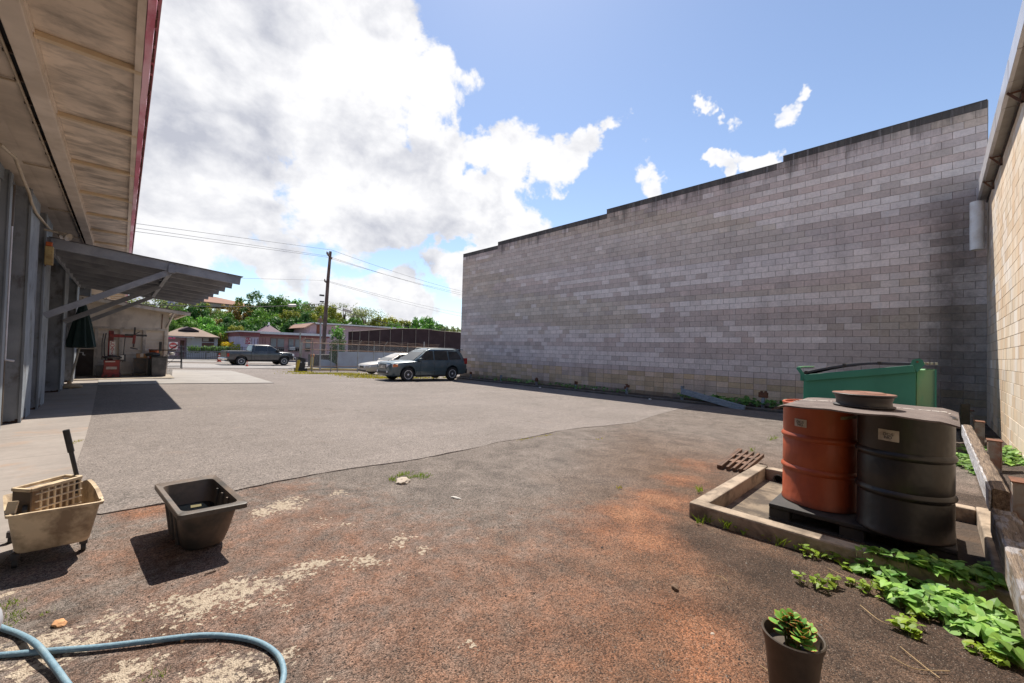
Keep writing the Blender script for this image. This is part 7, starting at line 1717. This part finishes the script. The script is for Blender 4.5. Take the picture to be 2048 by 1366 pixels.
def near_plants():
    zk=lambda x,y: gz(x,y)+(.10 if 3.78<x<3.95 else 0)
    vine_patch('dense patch of heart-shaped vine leaves at the lower right by the timber rail',[(1840,1172,.10,26),(1790,1165,.09,30),(1740,1150,.08,24),(1880,1185,.12,46),(1930,1195,.12,52),(1980,1205,.10,40),(1900,1215,.13,60),(1860,1225,.12,46),(1950,1235,.13,60),(1995,1250,.10,44),(1920,1250,.12,48),(1960,1275,.10,40),(2010,1290,.08,30),(1890,1165,.09,30),(1850,1135,.08,16),(1810,1210,.08,20),(1780,1190,.07,12),(2005,1320,.05,14),(1985,1160,.07,20)],31,zfun=zk,h=.10)
    vine_patch('small bright weeds along the foot of the front curb',[(1490,1062,.10,34),(1530,1072,.10,34),(1565,1082,.09,26),(1460,1052,.04,6),(1620,1110,.10,18),(1660,1120,.05,12),(1690,1128,.07,16),(1640,1175,.06,12),(1660,1168,.05,8),(1600,1095,.06,8),(1600,1165,.03,4),(1720,1180,.06,8),(1750,1190,.05,8)],33,mat=M_WEED,h=.07,size=.036,name='weeds',zfun=lambda x,y:gz(x,y))
    vine_patch('yellow-green seedlings scattered in front of the leafy patch',[(1840,1235,.04,7),(1815,1255,.06,9),(1800,1262,.04,6),(1830,1275,.03,5),(1960,1310,.05,9),(2000,1330,.04,8),(1690,1140,.02,4),(1755,1175,.03,5)],35,mat=M_WEED,h=.05,size=.04,name='seedlings')
    vine_patch('sunlit vines growing behind the drums beside the worn rail',[(1935,925,.25,70),(1950,938,.22,60),(1925,905,.3,50),(1960,950,.15,30)],37,mat=M_VINE,h=.12,size=.075)
    vine_patch('vines at the foot of the sunlit tan block wall',[(2030,938,.22,60),(2045,950,.2,50),(2015,925,.3,50)],39,mat=M_VINE,h=.14,size=.08,zfun=lambda x,y:gz(x,y)+.1)
    zs=lambda x,y: gz(14.75,y)+.13
    def far_patch(lb,pts,seed,h=.18,size=.16):
        rr=random.Random(seed); mb=MB()
        for px,py,w,n in pts:
            p=onX(px,py,15.3)
            for k in range(n):
                x=rr.uniform(14.88,15.75); y=p.y+rr.uniform(-w,w); c=Vector((x,y,zs(x,y)+h*rr.random())); az=rr.uniform(0,6.28)
                heart(mb,c,Vector((rr.gauss(-.2,.4),rr.gauss(0,.4),1)),Vector((math.cos(az),math.sin(az),-.2)),size*rr.uniform(.5,1.1),(rr.random()*.3,rr.random()*.7,0))
        o=mb.obj('vine_patch',M_VINE,None,fix=False); tag(o,lb,'ground cover',kind='stuff')
    far_patch('shaded green vines under the fallen rail by the block wall',[(1400,800,.8,90),(1450,806,.9,100),(1500,810,.8,70),(1545,808,.5,30)],41,.16)
    far_patch('low green weeds on the soil strip in the middle of the block wall',[(1230,780,.7,34),(1150,772,.9,45),(1120,770,.8,34),(1180,775,.6,20)],43,.09,.12)
    far_patch('thin green weeds on the soil strip near the SUV',[(1050,766,.9,60),(1010,760,.8,40),(960,756,.6,20)],45,.10,.12)
    # weeds among the fence foot: blades and tufts
    def grass(lb,pts,seed,name='grass',mat=None,hh=.10,w=.004):
        rr=random.Random(seed); mb=MB()
        for px,py,rx_,ry_,n in pts:
            g=G(px,py)
            for k in range(n):
                x=g.x+rr.gauss(0,1)*rx_*.5; y=g.y+rr.gauss(0,1)*ry_*.5; z=gz(x,y)+.01; h=hh*rr.uniform(.4,1.2); dx,dy=rr.gauss(0,.4)*h,rr.gauss(0,.4)*h; a=rr.uniform(0,6.28); sx,sy=math.cos(a)*w,math.sin(a)*w
                mb.add([(x-sx,y-sy,z),(x+sx,y+sy,z),(x+dx*.5+sx*.7,y+dy*.5+sy*.7,z+h*.65),(x+dx,y+dy,z+h)],[(0,1,2,3)],(rr.random(),rr.random(),0))
        o=mb.obj(name,mat or M_WEED,None,fix=False); tag(o,lb,'grass',kind='stuff'); return o
    L_YG=leafmat('grass_yellow',(.26,.26,.03),(.52,.44,.04),.3)
    grass('yellow-green grass along the foot of the chain link fence and the parked cars',[(600,745,.8,.4,300),(640,748,1.6,.5,600),(680,748,1.6,.6,600),(715,751,1.4,.7,600),(740,755,1.2,.5,500),(770,757,1.0,.4,300),(840,757,1.5,.4,300),(900,756,.8,.3,150),(660,740,3,.6,500),(720,741,2,.6,300)],51,mat=L_YG,hh=.09,w=.02)
    grass('grass tufts in front of the left curb corner',[(1418,1045,.04,.03,50),(1455,1058,.04,.03,60),(1400,1050,.03,.03,20),(1560,1090,.05,.04,50),(1400,985,.06,.02,40),(1590,870,.25,.05,60),(1545,880,.3,.06,60),(1505,905,.05,.03,20)],53,hh=.07,w=.0022)
    grass('grass ring around the pale stone on the asphalt edge',[(785,962,.05,.07,60),(805,952,.12,.05,110),(835,955,.14,.05,120),(850,958,.08,.03,40)],55,hh=.035,w=.003)
    grass('grass at the lower left edge by the pail',[(15,1215,.06,.06,60),(30,1235,.04,.04,35),(90,1232,.03,.02,12),(20,1250,.05,.04,25),(300,1362,.05,.02,12),(320,1358,.03,.02,10)],57,hh=.026,w=.0018)
    grass('dry yellow grass in cracks of the yard asphalt',[(1090,873,.3,.03,60),(1050,880,.2,.02,40),(1240,978,.06,.02,30),(1200,880,.2,.02,15)],59,mat=L_YG,hh=.03,w=.003)
    grass('yellow grass at the seam by the concrete apron',[(155,885,.06,.03,30),(145,890,.04,.03,20),(400,815,.1,.05,2)],60,mat=L_YG,hh=.03,w=.003)
    # dry runners and stems
    rr=random.Random(8)
    for (pts,lb) in (([(1655,1140),(1700,1165),(1760,1195),(1830,1225),(1860,1245)],'long pale runner stem crossing the dark soil'),([(1720,1215),(1760,1250),(1800,1262)],'short curved dry stem before the leafy patch'),
                     ([(1780,1320),(1830,1345),(1900,1350)],'dry straw stem lying near the bottom right'),([(1800,1300),(1850,1340),(1880,1366)],'thin dry straw crossing another near the bottom right'),([(1520,1336),(1540,1352),(1550,1370)],'dry straw beside the plant pot'),([(1430,1155),(1455,1168)],'tiny dry twig on the dirt left of the pot')):
        P_=[G(x,y)+Vector((0,0,.012+rr.uniform(0,.012))) for x,y in pts]
        if len(P_)<3: P_=[P_[0],P_[0].lerp(P_[-1],.5)+Vector((.01,0,.005)),P_[-1]]
        o=MB().tube(catmull(P_,6),.0022,5).obj('dry_stem',M_DRY,None,smooth=60); tag(o,lb,'stem','dry stems on the soil')
near_plants()
def potted():
    c=onZ(1586,1266,.24); g=gz(c.x,c.y)
    t=thing('plant_pot',(c.x,c.y,g),'brown plastic nursery pot holding a succulent at the bottom right','pot')
    H=.24-g
    MB().lathe([(.083,0),(.098,H*.6),(.108,H-.03),(.112,H-.028),(.116,H-.004),(.112,H),(.106,H-.004),(.104,H-.03),(.095,H-.06),(.0,H-.065)],(c.x,c.y,g),48).obj('pot_body',paint('pot_brown',(.055,.040,.028),(.10,.075,.055),.5,9,.5,.2,.1),t,smooth=35)
    t=thing('succulent',(c.x,c.y,.17),'green succulent with red-edged paddle leaves in the brown pot','plant')
    m,nt,b=newmat('succulent_leaf'); tt=NT(nt); a=tt.sep(tt.attr()); cc=tt.mix(a[0],(.08,.22,.05),(.17,.33,.05)); cc=tt.mix(tt.ramp(a[2],.75,1,0,.8),cc,(.38,.06,.035)); nt.links.new(cc,b.inputs['Base Color']); b.inputs['Roughness'].default_value=.55; b.inputs['Specular IOR Level'].default_value=.2; b.inputs['Subsurface Weight'].default_value=.1
    rr=random.Random(3); lf=MB(); st=MB()
    for k in range(13):
        az=rr.uniform(0,6.28); d=rr.uniform(0,.055); bx=Vector((c.x+math.cos(az)*d*.5,c.y+math.sin(az)*d*.5,.175)); tp=Vector((c.x+.015+math.cos(az)*d*1.25,c.y-.012+math.sin(az)*d*1.25,.215+rr.uniform(0,.085)))
        st.tube([bx,bx.lerp(tp,.5),tp],[.005,.004,.003],6)
        for q in range(9):
            a=q*2.4+k; el=.15+.9*(q/9); z=tp-Vector((0,0,.035*(1-q/9))); out=Vector((math.cos(a)*math.cos(el),math.sin(a)*math.cos(el),math.sin(el))); s=.044*(1.1-.5*q/9); sd=out.cross(Vector((0,0,1))).normalized(); up=sd.cross(out)
            rings=[]
            for f,w in ((0,.12),(.3,.34),(.65,.52),(.9,.36),(1.0,.1)):
                o_=z+out*f*s*1.25; rings.append([(o_+sd*w*s),(o_+up*.10*s*(1-f*.5)),(o_-sd*w*s),(o_-up*.08*s)])
            n0=len(lf.v); tone=rr.random(); lf.loft(rings,col=(tone,0,0))
            for i in range(5):
                for j in (0,2):
                    if i>=2: lf.c[n0+i*4+j]=(tone,0,1.0)
            for j in range(4): lf.c[n0+16+j]=(tone,0,1.0)
    lf.obj('leaves',m,t,smooth=60,fix=False); st.obj('stems',M_STALK,t)
potted()
def debris():
    rr=random.Random(12)
    def rock(g,s,mat,lb,name='stone',grp=None,flat=.6,seed=0,cat='stone'):
        bm=bmesh.new(); bmesh.ops.create_icosphere(bm,subdivisions=3,radius=1)
        for v in bm.verts:
            n=v.co.normalized(); k=1+.28*mnoise.noise(n*1.6+Vector((seed,0,0)))+.12*mnoise.noise(n*4+Vector((seed,0,0))); v.co=Vector((n.x*k*s[0],n.y*k*s[1],n.z*k*s[2]))
        me=bpy.data.meshes.new(name); bm.to_mesh(me); bm.free(); me.materials.append(mat); me.shade_smooth(); me.set_sharp_from_angle(angle=R(30))
        o=bpy.data.objects.new(name,me); COL.objects.link(o); o.location=(g.x,g.y,g.z+s[2]*.45); o.rotation_euler=(0,0,seed); tag(o,lb,cat,grp); return o
    mp=paint('pale_stone',(.40,.34,.28),(.28,.22,.17),.5,8,.85,.15,.3)
    rock(G(806,964),(.105,.07,.028),mp,'flat pale stone ringed by grass at the edge of the newer asphalt','stone',seed=1)
    rock(G(118,1250),(.035,.025,.016),paint('ochre_chunk',(.50,.26,.12),(.35,.18,.09),.5,20,.85,.2,.4),'ochre brown chunk on the dirt above the hose','stone',seed=2)
    rock(G(365,1283),(.009,.008,.008),paint('ochre_chunk',(1,1,1)),'tiny orange-brown crumb by the middle of the hose','stone',seed=3)
    rock(G(1350,1178),(.03,.02,.018),paint('brown_clod',(.13,.08,.05),None,0,9,.9,.2,.4),'brown clod on the dirt right of centre','stone',seed=4)
    rock(G(912,996),(.055,.018,.008),paint('chip_grey',(.42,.40,.37),None,0,9,.8),'flat grey-white chip on the dark ground near centre','stone',seed=5)
    rock(G(1204,1096),(.008,.008,.006),M_BLK,'small black nut lying on the reddish dirt','stone',seed=6)
    rock(G(1425,1268),(.012,.008,.004),mp,'tiny pale chip left of the plant pot','stone',seed=9)
    for k,(px,py,lb) in enumerate(((1300,797,'crumpled white paper scrap by the kerb of the block wall'),(1080,779,'small white litter scrap on the shaded asphalt'),(1188,777,'white scrap on the soil strip of the block wall'))):
        g=onX(px,py,14.3 if k!=2 else 15.2); g.z=gz(g.x,g.y)+(.02 if k!=2 else .13); rock(g,(.06,.05,.03),paint('paper',(.6,.58,.55),None,0,9,.8),lb,'litter',seed=20+k,cat='litter')
    o=MB().beam(G(410,1150)+Vector((0,0,.006)),G(432,1143)+Vector((0,0,.006)),.008,.006).obj('twig',paint('twig',(.08,.05,.035),None,0,9,.9),None); tag(o,'short dark twig lying beyond the tub shadow','twig')
    # loose gravel and grit on the dirt
    mb=MB()
    for k in range(9000):
        px=rr.uniform(150,2040); py=1366-(1366-940)*rr.random()**.75
        g=G(px,py)
        if g.x>3.7 and -.5<g.y<1.7: continue
        near=(g-EYE).length; s=rr.uniform(.0016,.005)*(1.0 if rr.random()<.90 else 2.1)
        c=rr.choice([(.13,.10,.08),(.09,.07,.06),(.20,.16,.13),(.06,.05,.045),(.16,.10,.07),(.30,.26,.22)])
        z=gz(g.x,g.y)+.010*mnoise.noise(Vector((g.x*1.3,g.y*1.3,0)))+.006*mnoise.noise(Vector((g.x*5,g.y*5,3)))+s*.2
        a=rr.uniform(0,3); ca,sa=math.cos(a)*s,math.sin(a)*s*.8
        mb.add([(g.x-ca,g.y-sa,z-s*.4),(g.x+sa,g.y-ca,z-s*.4),(g.x+ca,g.y+sa,z-s*.4),(g.x-sa,g.y+ca,z-s*.4),(g.x+s*.1,g.y,z+s*.6)],[(0,1,4),(1,2,4),(2,3,4),(3,0,4)],c)
    o=mb.obj('gravel',paint('gravel_grit',(1,1,1),None,0,50,.9,.1,0,attr=True),None,fix=False); tag(o,'loose grit and small stones scattered over the dirt','gravel',kind='stuff')
debris()
